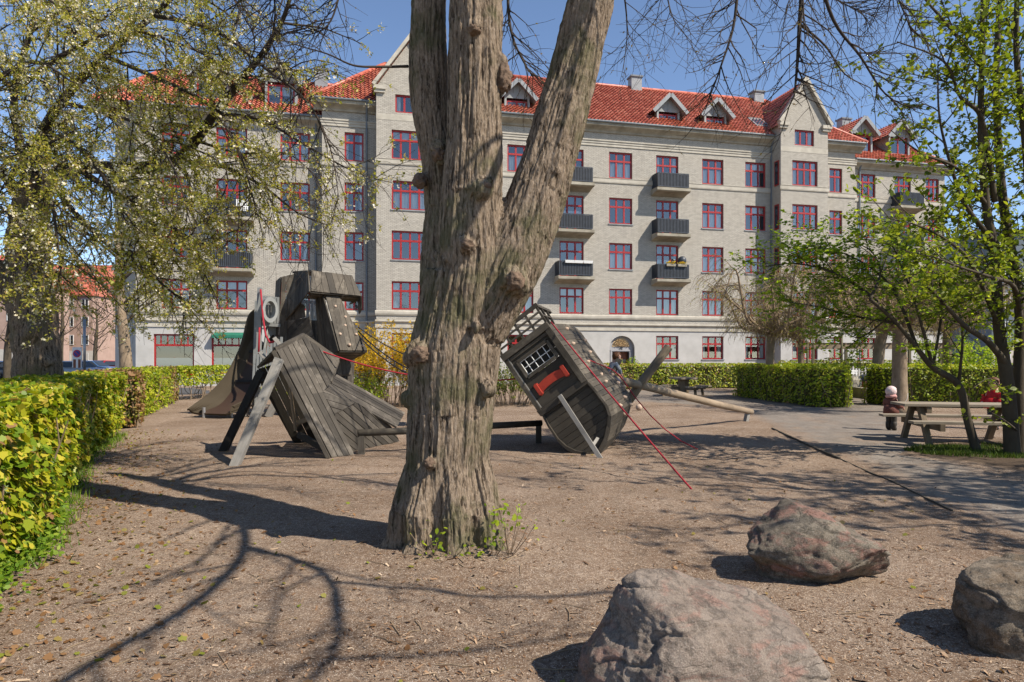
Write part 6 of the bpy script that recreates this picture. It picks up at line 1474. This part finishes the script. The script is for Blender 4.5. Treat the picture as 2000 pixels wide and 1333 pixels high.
# ------------------------------------------------------------------ garden furniture
def furn(name, label, cat, loc, rz=0, group=None): return thing(name, label, cat, loc, rz, group)
pt = furn('picnic_table', 'weathered timber picnic table with two fixed benches by the right path', 'picnic table', (7.66, 13.05, 0), R(-11))
def lb(a, b, w, h, nm, mt, up=(0, 0, 1), par=None, be=.004): o = MB().beam(a, b, w, h, up).build(nm, m[mt], par or pt, world=False, bevel=be); return o
mb = MB()
for i in range(5): mb.beam((0, .48 + i * .165, .755), (2.5, .48 + i * .165, .755), .155, .05)
mb.build('table_top', m['tabletop'], pt, world=False, bevel=.004)
for y0 in (-.12, 1.55):
    mb = MB()
    for i in range(2): mb.beam((-.05, y0 + i * .15, .46), (2.55, y0 + i * .15, .46), .14, .05)
    mb.build('bench_seat', m['tabletop'], pt, world=False, bevel=.004)
for x in (.35, 1.95):
    for s, yb, yt in ((0, .12, .62), (1, 1.5, 1.0)): lb((x, yb, -.04), (x, yt, .73), .12, .1, 'leg', 'tabledark', (1, 0, 0))
    lb((x + .1, -.2, .375), (x + .1, 1.8, .375), .09, .14, 'bench_bearer', 'tabledark'); lb((x + .1, .42, .66), (x + .1, 1.2, .66), .09, .12, 'top_bearer', 'tabledark')
# round table with benches
c = G(1335, 774); rt_ = furn('round_table', 'grey octagonal picnic table with short benches in front of the long hedge', 'picnic table', (c.x, c.y, 0))
def ngon(r, n, z, a0=0): return [(r * math.cos(a0 + 6.28318 * i / n), r * math.sin(a0 + 6.28318 * i / n), z) for i in range(n)]
mb = MB(); mb.planks(ngon(.62, 8, .76, .39), (1, .3, 0), .14, .08, .01, (0, 0, 1)); mb.build('table_top', m['tabletop'], rt_, world=False)
MB().lathe([(.3, 0), (.3, .05), (.24, .1), (.24, .7), (.34, .76)], 8).build('pedestal', m['tabledark'], rt_, world=False)
for a in (.3, 1.87, 3.44, 5.01):
    e = V((math.cos(a), math.sin(a), 0)); f_ = V((-e.y, e.x, 0))
    MB().beam(e * 1.02 - f_ * .45 + V((0, 0, .44)), e * 1.02 + f_ * .45 + V((0, 0, .44)), .28, .06).build('bench_seat', m['tabletop'], rt_, world=False)
    MB().beam(e * .25 + V((0, 0, .34)), e * 1.12 + V((0, 0, .36)), .09, .12).build('bearer', m['tabledark'], rt_, world=False)
    MB().beam(e * 1.0 + V((0, 0, -.03)), e * .92 + V((0, 0, .36)), .1, .1, (0, 1, 0)).build('leg', m['tabledark'], rt_, world=False)
# round concrete planter, low wall, picket fence, bench, pots, pergola
c = P(1655, 740, 33.5); pl = furn('round_planter', 'round concrete planter tub with sloping rim behind the low wall', 'planter', (c.x, c.y, 0))
MB().lathe([(.62, 0), (.62, .62), (.6, .66), (.46, .83), (.4, .83), (.38, .74)], 28).build('tub', m['concrete'], pl, world=False); MB().lathe([(.05, .72), (.39, .74)], 20).build('soil', m['ground'], pl, world=False)
mb = MB(); w0, w1, w2 = G(1628, 770), G(1712, 781), G(1760, 768)
mb.beam(w0 + V((0, 0, .2)), w1 + V((0, 0, .2)), .3, .46); mb.beam(w1 + V((.1, .2, .2)), w2 + V((0, 0, .2)), .3, .455)
tag(mb.build('low_wall', m['concrete'], None, bevel=.015), 'low concrete seating wall in front of the round planter', 'wall')
pf = furn('picket_fence', 'white picket fence in front of the distant low hedge', 'fence', (20, 38.5, 0)); fa, fb = P(1585, 700, 38.0), P(1880, 700, 39.5)
fa.z = fb.z = 0; mb = MB(); n = 52
for i in range(n + 1):
    p = fa.lerp(fb, i / n); h = 1.22 + .03 * math.sin(i * 1.9); mb.box(p.x - .045, p.x + .045, p.y - .012, p.y + .012, .06, h - .05); mb.add([(p.x - .045, p.y - .012, h - .05), (p.x + .045, p.y - .012, h - .05), (p.x, p.y - .012, h), (p.x - .045, p.y + .012, h - .05), (p.x + .045, p.y + .012, h - .05), (p.x, p.y + .012, h)], [(0, 1, 2), (3, 5, 4), (0, 2, 5, 3), (1, 4, 5, 2)])
mb.build('pickets', m['whitewood'], pf)
for z in (.35, .95): MB().beam(fa + V((0, .05, z)), fb + V((0, .05, z)), .04, .08).build('rail', m['whitewood'], pf)
bn_ = furn('garden_bench', 'white slatted garden bench in front of the picket fence', 'bench', (17.75, 36.2, 0), R(6)); mb = MB()
for z, y in ((.5, -.2), (.5, -.06), (.5, .08)): mb.beam((-.75, y, z), (.75, y, z), .11, .035)
mb.build('seat', m['white'], bn_, world=False); mb = MB()
for z in (.72, .88, 1.0): mb.beam((-.75, .18, z), (.75, .2, z), .03, .09)
mb.build('backrest', m['white'], bn_, world=False)
for x in (-.68, .68):
    for y, zt in ((-.22, .5), (.16, 1.02)): MB().beam((x, y, 0), (x, y + (.05 if zt > .6 else 0), zt), .06, .06, (0, 1, 0)).build('leg', m['white'], bn_, world=False)
for px, Y, s, lab in ((1689, 35.5, 1.0, 'dark pot with a black dome lid beside the white bench'), (1702, 34.6, .75, 'small rusty flowerpot in front of the curved weeping trunk')):
    c = P(px, 700, Y); fp = furn('flower_pot', lab, 'pot', (c.x, c.y, 0), 0, 'pots by the bench')
    MB().lathe([(.2 * s, 0), (.28 * s, .4 * s), (.31 * s, .42 * s), (.31 * s, .48 * s), (.26 * s, .48 * s)], 18).build('pot', m['reddoor'], fp, world=False, smooth=True); ico('plant', (c.x, c.y, .62 * s), .3 * s, 3, m['blackrail'] if s == 1 else m['moss'], fp, (1, 1, .8))
pg = furn('pergola', 'long low timber pergola roof on thin posts before the right wing', 'pergola', (22, 40.5, 0)); pa_, pb2 = P(1588, 678, 40.2), P(1895, 678, 42.5)
MB().beam(pa_, pb2, .14, .26).build('beam', m['tabledark'], pg); q_a, q_b = pa_ + V((-.4, 1.6, .12)), pb2 + V((.4, 1.6, .12)); MB().beam(q_a, q_b, .14, .22).build('beam', m['tabledark'], pg)
for i in range(6):
    p = pa_.lerp(pb2, i / 5); MB().beam((p.x, p.y, 0), (p.x, p.y, p.z - .12), .14, .14, (0, 1, 0)).build('post', m['moss'], pg)
for i in range(22):
    p = pa_.lerp(pb2, i / 21); MB().beam(p + V((-.05, -.3, .19)), p + V((.1, 1.95, .22)), .06, .1).build('rafter', m['tabledark'], pg)
for px, Y, zt, lab in ((1577, 35.5, 2.45, 'thin post with a pale ball top between the weeping trunks'), (1644, 37, 2.9, 'thin bare timber post behind the white bench')):
    c = P(px, 700, Y); po = furn('garden_post', lab, 'post', (c.x, c.y, 0), 0, 'garden posts'); MB().tube([(0, 0, 0), (0, 0, zt)], [.07, .055], 10).build('shaft', m['moss'], po, world=False, smooth=True)
    MB().lathe([(.02, zt), (.09, zt + .03), (.12, zt + .11), (.09, zt + .19), (.02, zt + .22)] if px == 1577 else [(.06, zt), (.075, zt + .02), (.03, zt + .07)], 14).build('finial', m['whitewood'] if px == 1577 else m['moss'], po, world=False, smooth=True)
# edging board of the path
mb = MB(); eb = [G(*p) for p in ((1508, 838), (1560, 862), (1600, 882), (1640, 897))]
for a, b in zip(eb, eb[1:]): mb.beam(a + V((0, 0, gz(a.x, a.y) + .0)), b + V((0, 0, gz(b.x, b.y) + .0)), .035, .06)
eb = [G(*p) for p in ((1640, 897), (1700, 923), (1740, 941), (1790, 968), (1860, 1001))]
for a, b in zip(eb, eb[1:]): mb.beam(a + V((0, 0, gz(a.x, a.y) + .004)), b + V((0, 0, gz(b.x, b.y) + .004)), .018, .026)
tag(mb.build('edging_board', m['hulldark']), 'narrow dark timber edging board between sand and grey path', 'edging')
# balcony boxes
def onb(key, t, dz=0, dy=-.06):
    u0, u1, yf, zt = bal[key]; return BM @ V((u0 + (u1 - u0) * t, yf + dy, zt + dz))
for t, lab in ((.3, 'leftmost of three white planter boxes on the lowest left balcony'), (.56, 'middle of three white planter boxes on the lowest left balcony'), (.84, 'rightmost of three white planter boxes on the lowest left balcony')):
    p = onb((1093, 2), t); bx = MB(); o = [(-.3, -.09, -.14), (.3, -.09, -.14), (.3, .09, -.14), (-.3, .09, -.14), (-.33, -.12, .04), (.33, -.12, .04), (.33, .12, .04), (-.33, .12, .04)]
    bx.add(o, [(3, 2, 1, 0), (4, 5, 6, 7), (0, 1, 5, 4), (1, 2, 6, 5), (2, 3, 7, 6), (3, 0, 4, 7)]); b_ = bx.build('planter_box', m['white']); b_.location = p; b_.rotation_euler = (0, 0, TH); tag(b_, lab, 'planter', 'white balcony boxes')
rg = random.Random(121)
for t, lab in ((.4, 'left flower box with yellow pansies on the lowest right balcony'), (.76, 'right flower box with yellow pansies on the lowest right balcony')):
    p = onb((1281.6, 2), t); fb_ = furn('flower_box', lab, 'flower box', tuple(p), TH, 'balcony flower boxes'); MB().box(-.32, .32, -.1, .1, -.14, .03).build('box', m['concrete'], fb_, world=False)
    leaves('flowers', star(5, .5, .3), [tuple(p + V((rg.uniform(-.3, .3), rg.uniform(-.12, .1), rg.uniform(.03, .2)))) for _ in range(70)], (0, -1, .5), .07, m['yellowflower'], fb_, .6, 5); leaves('foliage', OVAL, [tuple(p + V((rg.uniform(-.3, .3), rg.uniform(-.12, .1), rg.uniform(-.02, .14)))) for _ in range(80)], (0, -1, .5), .06, m['shrubleaf'], fb_, .7, 6)
p = onb((1281.6, 2), .86, .2, .35); kb = furn('barbecue', 'black round kettle barbecue on the lowest right balcony', 'barbecue', (p.x, p.y, p.z - .9), TH)
MB().lathe([(.05, .75), (.2, .8), (.28, .95), (.29, 1.05), (.27, 1.18), (.16, 1.3), (.03, 1.34)], 18).build('kettle', m['blackrail'], kb, world=False, smooth=True)
for a in (.5, 2.6, 4.7): MB().tube([(.3 * math.cos(a), .3 * math.sin(a), -.05), (.12 * math.cos(a), .12 * math.sin(a), .82)], .014, 6).build('leg', m['steel'], kb, world=False)
p = onb((422, 1), .8, -.35, -.02); o = MB()
for i in range(7): o.box(-.3 + i * .1 - .03, -.3 + i * .1 + .03, -.03, -.01, -.3, .38)
o.box(-.36, .36, -.012, .004, -.05, .02); o = o.build('rail_screen', m['white']); o.location = p; o.rotation_euler = (0, 0, TH); tag(o, 'white slatted screen tied to the upper left balcony railing', 'screen')

# ------------------------------------------------------------------ street things far left
sg = furn('road_sign', 'white sign panel with a round blue and red no parking disc on a grey pole', 'sign', tuple(P(165, 700, 48).xy) + (0,))
MB().tube([(0, 0, 0), (0, 0, 4.6)], .09, 10).build('pole', m['steel'], sg, world=False, smooth=True)
MB().box(-.78, -.12, -.12, -.08, 1.0, 2.45).build('panel', m['white'], sg, world=False); MB().tube([(-.45, -.125, 2.0), (-.45, -.14, 2.0)], .27, 24).build('disc_rim', m['signred'], sg, world=False); MB().tube([(-.45, -.141, 2.0), (-.45, -.15, 2.0)], .2, 24).build('disc', m['signblue'], sg, world=False)
mb = MB(); mb.beam((-.59, -.153, 2.14), (-.31, -.153, 1.86), .005, .06, (1, 0, 1)); mb.build('slash', m['signred'], sg, world=False)
for x in (-.62, -.28): MB().box(x - .09, x + .09, -.13, -.121, 1.0, 1.6).build('plate', m['reddoor'], sg, world=False)
def car(label, x, y, rz, mat, s=1.0):
    c = thing('parked_car', label, 'car', (x, y, 0), rz, 'cars parked along the street'); b = MB(); prof = [(-2.1, .28), (2.1, .28), (2.15, .62), (2.0, .82), (1.15, .92), (.45, 1.42), (-.95, 1.46), (-1.75, 1.0), (-2.1, .92), (-2.16, .6)]
    k = len(prof); L = [(a, -.84 if z < 1 else -.66, z) for a, z in prof]; Rr = [(a, .84 if z < 1 else .66, z) for a, z in prof]
    b.add(L + Rr, [[i, (i + 1) % k, k + (i + 1) % k, k + i] for i in range(k)] + [list(range(k))[::-1], [k + i for i in range(k)]]); b.build('body', m[mat], c, world=False, bevel=.04)
    for s_ in (-1, 1):
        w_ = MB(); w_.add([(1.0, s_ * .845, .94), (.42, s_ * .69, 1.36), (-.9, s_ * .69, 1.38), (-1.5, s_ * .845, .98)], [(0, 1, 2, 3) if s_ < 0 else (3, 2, 1, 0)]); w_.build('side_window', m['carglass'], c, world=False)
        for x_ in (-1.35, 1.35):
            t = MB(); t.tube([(x_, s_ * .9, .32), (x_, s_ * .68, .32)], .32, 20); wh = t.build('wheel', m['rubber'], c, world=False); t = MB(); t.tube([(x_, s_ * .91, .32), (x_, s_ * .9, .32)], .19, 14); t.build('rim', m['steel'], wh, world=False)
        MB().box(-2.18, -2.1, s_ * .7 - .14, s_ * .7 + .14, .7, .86).build('tail_light', m['lampred'], c, world=False); MB().box(2.06, 2.15, s_ * .64 - .16, s_ * .64 + .16, .6, .74).build('headlight', m['white'], c, world=False)
    for q in ([(1.13, -.76, .96), (1.13, .76, .96), (.5, .62, 1.39), (.5, -.62, 1.39)], [(-1.72, .76, 1.05), (-1.72, -.76, 1.05), (-1.02, -.62, 1.44), (-1.02, .62, 1.44)]): w_ = MB(); w_.prism(q, V((.02 if q[0][0] > 0 else -.02, 0, .012))); w_.build('windscreen', m['carglass'], c, world=False)
for lab, px, Y, rz, mt_n in (('dark parked car behind the left hedge beside the street tree', 45, 54, .1, 'darkcar'), ('silver parked car partly behind the road sign', 150, 56, -.2, 'silver'), ('blue parked car just right of the road sign', 180, 66, .0, 'bluecar'), ('white parked car in the distance near the building corner', 195, 78, .2, 'whitecar'), ('red parked car next to the building corner', 208, 70, 1.4, 'redcar'), ('dark blue car at the left photo edge', 8, 60, 0, 'bluecar')):
    car(lab, (px - 1000) * Y / F, Y, rz, mt_n)
bk = thing('bicycle', 'black bicycle with a red child seat parked behind the thin hedge', 'bicycle', (-14.2, 31.6, 0), R(12))
for x in (-.55, .55):
    n = 22; wl = [(x + .34 * math.cos(6.2832 * i / n), 0, .35 + .34 * math.sin(6.2832 * i / n)) for i in range(n + 1)]; w_ = MB(); w_.tube(wl, .018, 6); wo = w_.build('wheel', m['rubber'], bk, world=False); w_ = MB()
    for i in range(8): w_.tube([(x, 0, .35), wl[i * 22 // 8]], .004, 4)
    w_.build('spokes', m['steel'], wo, world=False)
mb = MB()
for a, b in (((-.55, 0, .35), (-.1, 0, .32)), ((-.1, 0, .32), (.4, 0, .78)), ((-.18, 0, .78), (.4, 0, .82)), ((-.1, 0, .32), (-.2, 0, .88)), ((-.55, 0, .35), (-.18, 0, .78)), ((.55, 0, .35), (.38, 0, .98))): mb.tube([a, b], .018, 8)
mb.build('frame', m['blackrail'], bk, world=False); MB().tube([(.25, -.28, 1.02), (.38, -.1, 1.0), (.38, .1, 1.0), (.25, .28, 1.02)], .014, 8).build('handlebar', m['steel'], bk, world=False); MB().beam((-.33, 0, .9), (-.08, 0, .92), .16, .06).build('saddle', m['rubber'], bk, world=False, bevel=.02)
mb = MB(); mb.box(-.75, -.4, -.16, .16, .78, .84); mb.box(-.8, -.74, -.17, .17, .84, 1.25); mb.box(-.74, -.5, -.18, -.15, .84, 1.02); mb.box(-.74, -.5, .15, .18, .84, 1.02); mb.build('child_seat', m['redcoat'], bk, world=False, bevel=.015)
def house(name, label, x0, x1, Y, zt, nwin, rows, wmat_, ridge, dep=11, rz=0, roofm='tile'):
    h = thing(name, label, 'building', ((x0 + x1) / 2, Y, 0), rz); W = (x1 - x0) / 2
    MB().box(-W, W, 0, dep, 0, zt).build('wall', m[wmat_], h, world=False)
    mb = MB(); mb.add([(-W - .3, -.4, zt), (W + .3, -.4, zt), (W + .3, dep + .4, zt), (-W - .3, dep + .4, zt), (-W - .3, dep / 2, zt + ridge), (W + .3, dep / 2, zt + ridge)], [(0, 1, 5, 4), (2, 3, 4, 5), (3, 0, 4), (1, 2, 5)], [[(0, 0), (2 * W, 0), (2 * W, 6), (0, 6)]] * 2 + [[(0, 0), (1, 0), (1, 1)]] * 2); mb.build('roof', m[roofm], h, world=False)
    fl = zt / rows; f0 = g0 = None
    for r in range(rows):
        for i in range(nwin):
            cx = -W + 2 * W * (i + .5) / nwin
            if f0 is None:
                q = MB()
                for a in ((-.6, -.52, -.85, .85), (.52, .6, -.85, .85), (-.52, .52, .77, .85), (-.52, .52, -.85, -.77), (-.04, .04, -.77, .77)): q.box(a[0], a[1], -.08, .0, a[2], a[3])
                f0 = q.build('window', m['white'], h, world=False); q = MB(); q.box(-.53, .53, -.03, -.005, -.78, .78); g0 = q.build('pane', m['carglass'], f0, world=False); f0.location = (cx, 0, fl * (r + .55))
            else:
                f = f0.copy(); col.objects.link(f); f.location = (cx, 0, fl * (r + .55)); g = g0.copy(); col.objects.link(g); g.parent = f
    mb = MB(); mb.box(-W - .02, W + .02, -.06, .0, .0, fl * .95); mb.build('base_course', m['palewall'], h, world=False)
    return h
house('town_house', 'pink brick town house with white windows at the far left edge', -97, -72, 100, 12.6, 9, 4, 'pinkwall', 5)
house('town_house', 'pink town house seen right of the cherry trunk', -88, -72.5, 118, 12.5, 6, 4, 'pinkwall', 6)
house('town_house', 'distant cream house with a low red roof left of the building corner', -97, -78, 140, 6.4, 6, 2, 'palewall', 4)
house('town_house', 'distant brown roofed house close to the building corner', -84, -60, 132, 6.0, 8, 2, 'pinkwall', 4)
ob = house('office_building', 'blue grey modern building glimpsed through the leaves on the right', 52, 78, 74, 15.5, 9, 5, 'greybuild', .6, 20, 0, 'zinc')

# ------------------------------------------------------------------ people
def skin(name, J, E, mat, parent, sub=1, root=0):
    names = list(J); me = bpy.data.meshes.new(name); me.from_pydata([J[n][0] for n in names], [(names.index(a), names.index(b)) for a, b in E], [])
    o = bpy.data.objects.new(name, me); col.objects.link(o); sk = o.modifiers.new('s', 'SKIN'); sk.use_smooth_shade = True
    for i, n in enumerate(names):
        r = J[n][1]; me.skin_vertices[0].data[i].radius = r if isinstance(r, tuple) else (r, r); me.skin_vertices[0].data[i].use_root = (i == root)
    sb_ = o.modifiers.new('u', 'SUBSURF'); sb_.levels = sub; sb_.render_levels = sub
    bpy.context.view_layer.update(); m2 = bpy.data.meshes.new_from_object(o.evaluated_get(bpy.context.evaluated_depsgraph_get())); bpy.data.objects.remove(o)
    m2.materials.clear(); m2.materials.append(mat); m2.polygons.foreach_set('use_smooth', [True] * len(m2.polygons)); m2.name = name; r = bpy.data.objects.new(name, m2); col.objects.link(r); r.parent = parent; return r
def fingers(J, E, hand, d, side_, s):
    """five short finger chains from a palm vertex; d points along the hand"""
    h = V(J[hand][0]); d = V(d).normalized(); w = V(side_).normalized()
    for i, (k, L) in enumerate(((-1.2, .030), (-.6, .048), (0, .052), (.6, .048), (1.15, .038))):
        a = h + w * (k * .014 * s) + d * (.0 if i == 0 else .022 * s); b = a + (d + (w * -.7 if i == 0 else V((0, 0, -.15)))).normalized() * L * s; c = b + (d * .5 + V((0, 0, -.6))).normalized() * .02 * s
        J[f'{hand}f{i}a'] = (tuple(b), .0068 * s); J[f'{hand}f{i}b'] = (tuple(c), .0055 * s); E += [(hand, f'{hand}f{i}a'), (f'{hand}f{i}a', f'{hand}f{i}b')]
def person(label, base, rz, K, cloth, group='children in the playground'):
    """K: skeleton positions in metres, facing +x; cloth: list of (name, joints->radius, edges, material)"""
    p = thing('person', label, 'person', base, rz, group); s = K['s']; g = lambda n: K[n]
    J = {'pelvis': (g('pelvis'), .085 * s), 'belly': (tuple((V(g('pelvis')) * .5 + V(g('chest')) * .5)), .08 * s), 'chest': (g('chest'), (.1 * s, .085 * s)), 'neck': (g('neck'), .042 * s), 'jaw': (g('jaw'), .075 * s), 'head': (g('head'), .1 * s), 'crown': (g('crown'), .07 * s)}
    E = [('pelvis', 'belly'), ('belly', 'chest'), ('chest', 'neck'), ('neck', 'jaw'), ('jaw', 'head'), ('head', 'crown')]
    hd = (V(g('face'))).normalized(); J['nose'] = (tuple(V(g('jaw')) * .55 + V(g('head')) * .45 + hd * .105 * s), .016 * s); E.append(('head', 'nose')) if False else E.append(('jaw', 'nose'))
    for q in 'LR':
        for a, r in (('sh', .046), ('el', .034), ('wr', .024), ('ha', .028)): J[a + q] = (g(a + q), r * s)
        for a, r in (('hip', .07), ('kn', .05), ('an', .034), ('to', .03)): J[a + q] = (g(a + q), r * s)
        E += [('chest', 'sh' + q), ('sh' + q, 'el' + q), ('el' + q, 'wr' + q), ('wr' + q, 'ha' + q), ('pelvis', 'hip' + q), ('hip' + q, 'kn' + q), ('kn' + q, 'an' + q), ('an' + q, 'to' + q)]
        fingers(J, E, 'ha' + q, V(g('ha' + q)) - V(g('wr' + q)), (V(g('ha' + q)) - V(g('wr' + q))).cross(V((0, 0, 1))) + V((0, 1e-3, 0)), s)
    skin('body', J, E, m['skin'], p)
    for nm, add, keys, mt_n in cloth:
        JJ = {k: (J[k][0], tuple(x + add for x in J[k][1]) if isinstance(J[k][1], tuple) else J[k][1] + add) for k in keys}
        skin(nm, JJ, [(a, b) for a, b in E if a in JJ and b in JJ], m[mt_n], p)
    hp_, up_ = V(g('head')), (V(g('crown')) - V(g('head'))).normalized()
    for sg_ in (-1, 1):
        sd = hd.cross(up_).normalized() * sg_; ico('eye', tuple(wmat(p) @ (hp_ * .8 + V(g('jaw')) * .2 + hd * .092 * s + sd * .036 * s)), .012 * s, 2, m['shoe'], p); ico('ear', tuple(wmat(p) @ (hp_ * .75 + V(g('jaw')) * .25 + sd * .1 * s)), .024 * s, 2, m['skin'], p)
    return p, hp_, hd, up_, s
def cap(p, c, r, mat, name, face, up_, full=False):
    bm_ = bmesh.new(); bmesh.ops.create_icosphere(bm_, subdivisions=4, radius=1); de = []
    for v in bm_.verts:
        q = v.co.copy(); f = q.dot(face); u = q.dot(up_)
        if (u < -.62 or (f > .25 and u < .28)) if not full else u < -.15: de.append(v)
        v.co = V(c) + q * r * (1 + .06 * noise.noise(q * 6))
    bmesh.ops.delete(bm_, geom=de, context='VERTS'); me = bpy.data.meshes.new(name); bm_.to_mesh(me); bm_.free(); me.materials.append(mat); me.polygons.foreach_set('use_smooth', [True] * len(me.polygons)); o = bpy.data.objects.new(name, me); col.objects.link(o); o.parent = p
    md = o.modifiers.new('t', 'SOLIDIFY'); md.thickness = .012; return o
TOP = ['pelvis', 'belly', 'chest', 'shL', 'elL', 'wrL', 'shR', 'elR', 'wrR']; LEG = ['pelvis', 'hipL', 'knL', 'anL', 'hipR', 'knR', 'anR']
# boy straddling the pale log
K = dict(s=1.0, pelvis=(0, 0, .1), chest=(.13, 0, .36), neck=(.19, 0, .45), jaw=(.235, 0, .51), head=(.235, 0, .58), crown=(.22, 0, .635), face=(1, -.1, -.15),
    shL=(.14, .13, .385), elL=(.24, .17, .24), wrL=(.31, .1, .13), haL=(.34, .08, .1), shR=(.14, -.13, .385), elR=(.22, -.17, .23), wrR=(.29, -.1, .13), haR=(.32, -.08, .1),
    hipL=(.0, .08, .08), knL=(.22, .18, -.06), anL=(.12, .2, -.34), toL=(.2, .2, -.38), hipR=(.0, -.08, .08), knR=(.22, -.18, -.06), anR=(.12, -.2, -.34), toR=(.2, -.2, -.38))
K = {k: (tuple(x * .8 for x in v) if isinstance(v, tuple) and k != 'face' else v) for k, v in K.items()}; K['s'] = .8
p, hc, hd, uu_, s = person('boy with brown hair in a grey shirt straddling the log behind the ship', (1.93, 13.62, 1.26), R(18), K, [('shirt', .014, TOP, 'greyshirt'), ('trousers', .012, LEG, 'navy'), ('shoe', .014, ['anL', 'toL'], 'shoe'), ('shoe', .014, ['anR', 'toR'], 'shoe')])
cap(p, hc + V((-.01, 0, .0)), .094, m['brownhair'], 'hair', hd, uu_)
def standing(h, arm_fwd=.12, lift=0.0, s=None):
    f = h / 1.04; k = lambda x, y, z: (x * f, y * f, z * f)
    return dict(s=s or f, pelvis=k(0, 0, .47), chest=k(.0, 0, .7), neck=k(.0, 0, .8), jaw=k(.02, 0, .86), head=k(.015, 0, .93), crown=k(.0, 0, .985), face=(1, 0, -.1),
        shL=k(0, .12, .73), elL=k(.03, .17, .58), wrL=k(arm_fwd, .15, .48 + lift), haL=k(arm_fwd + .03, .14, .45 + lift), shR=k(0, -.12, .73), elR=k(.03, -.17, .58), wrR=k(arm_fwd, -.15, .48 + lift), haR=k(arm_fwd + .03, -.14, .45 + lift),
        hipL=k(0, .06, .44), knL=k(.02, .07, .25), anL=k(0, .07, .05), toL=k(.09, .08, .03), hipR=k(0, -.06, .44), knR=k(.01, -.07, .25), anR=k(-.02, -.07, .05), toR=k(.07, -.08, .03))
K = standing(1.02, .2, .1)
p, hc, hd, uu_, s = person('small child in pale knitted hat and brown jacket standing at the picnic table end', (8.86, 15.95, gz(8.86, 15.95)), R(25), K, [('jacket', .035, TOP, 'brownjacket'), ('trousers', .016, LEG, 'shoe'), ('boot', .032, ['knL', 'anL', 'toL'], 'shoe'), ('boot', .032, ['knR', 'anR', 'toR'], 'shoe')])
cap(p, hc + V((-.01, 0, .005)), .125, m['pinkhat'], 'hat', hd, uu_); mb = MB(); n = 14
mb.tube([V(K['neck']) + V((.085 * math.cos(6.2832 * i / n), .085 * math.sin(6.2832 * i / n), .02 + .012 * math.sin(i * 2))) for i in range(n + 1)], .04, 8); mb.build('scarf', m['pinkscarf'], p, world=False, smooth=True)
mb = MB(); mb.lathe([(.17, .38), (.165, .5), (.14, .6)], 16); mb.build('jacket_hem', m['brownjacket'], p, world=False, smooth=True)
hnd = wmat(p) @ V(K['haR']); st = MB().tube([hnd + V((-.02, 0, -.03)), hnd + V((.03, 0, .1)), hnd + V((.1, 0, .22)), hnd + V((.11, 0, .33))], [.008, .008, .007, .005], 6).build('bent_stick', m['whitewood'], None, smooth=True); tag(st, 'thin pale bent stick held by the child in the pale hat', 'stick')
K = standing(1.24, .15, .05, 1.12)
p, hc, hd, uu_, s = person('child in a bright red coat standing behind the dark tree at the right edge', (11.35, 16.05, 0), R(200), K, [('coat', .05, TOP, 'redcoat'), ('trousers', .02, LEG, 'navy'), ('shoe', .02, ['anL', 'toL'], 'shoe'), ('shoe', .02, ['anR', 'toR'], 'shoe')])
cap(p, hc, .13, m['brownhair'], 'hair', hd, uu_); mb = MB(); mb.lathe([(.23, .5), (.22, .62), (.17, .75)], 16); mb.build('coat_hem', m['redcoat'], p, world=False, smooth=True)
# ------------------------------------------------------------------ camera, sun, sky
cam = bpy.data.cameras.new('camera'); cam.lens = 36 * F / 2000; cam.sensor_width = 36; cam.sensor_fit = 'HORIZONTAL'
cam.shift_y = (HY - 666.5) / 2000; cam.clip_end = 3000; cam.clip_start = .05
co = bpy.data.objects.new('camera', cam); col.objects.link(co); co.location = (0, 0, H); co.rotation_euler = (R(90), 0, 0); scene.camera = co
SUN = V((.606, -.338, .719)).normalized()
sl = bpy.data.lights.new('sun', 'SUN'); sl.energy = 5.0; sl.angle = R(.53); sl.color = (1, .91, .79)
so = bpy.data.objects.new('sun', sl); col.objects.link(so); so.rotation_euler = SUN.to_track_quat('Z', 'Y').to_euler(); so.location = (20, -10, 30)
w = bpy.data.worlds.new('World'); scene.world = w; w.use_nodes = True; nt = w.node_tree
sky = nt.nodes.new('ShaderNodeTexSky'); sky.sky_type = 'NISHITA'; sky.sun_disc = False
sky.sun_elevation = math.asin(SUN.z); sky.sun_rotation = math.atan2(SUN.x, SUN.y); sky.altitude = 2200; sky.air_density = .9; sky.dust_density = .15; sky.ozone_density = 1.2
nt.links.new(sky.outputs[0], nt.nodes['Background'].inputs[0]); nt.nodes['Background'].inputs[1].default_value = .125
vs = scene.view_settings; vs.view_transform = 'Standard'; vs.look = 'None'; vs.exposure = .72; vs.gamma = 1; vs.use_curve_mapping = False
scene.cycles.max_bounces = 8; scene.cycles.transparent_max_bounces = 12; scene.cycles.transmission_bounces = 4
scene.cycles.use_denoising = True
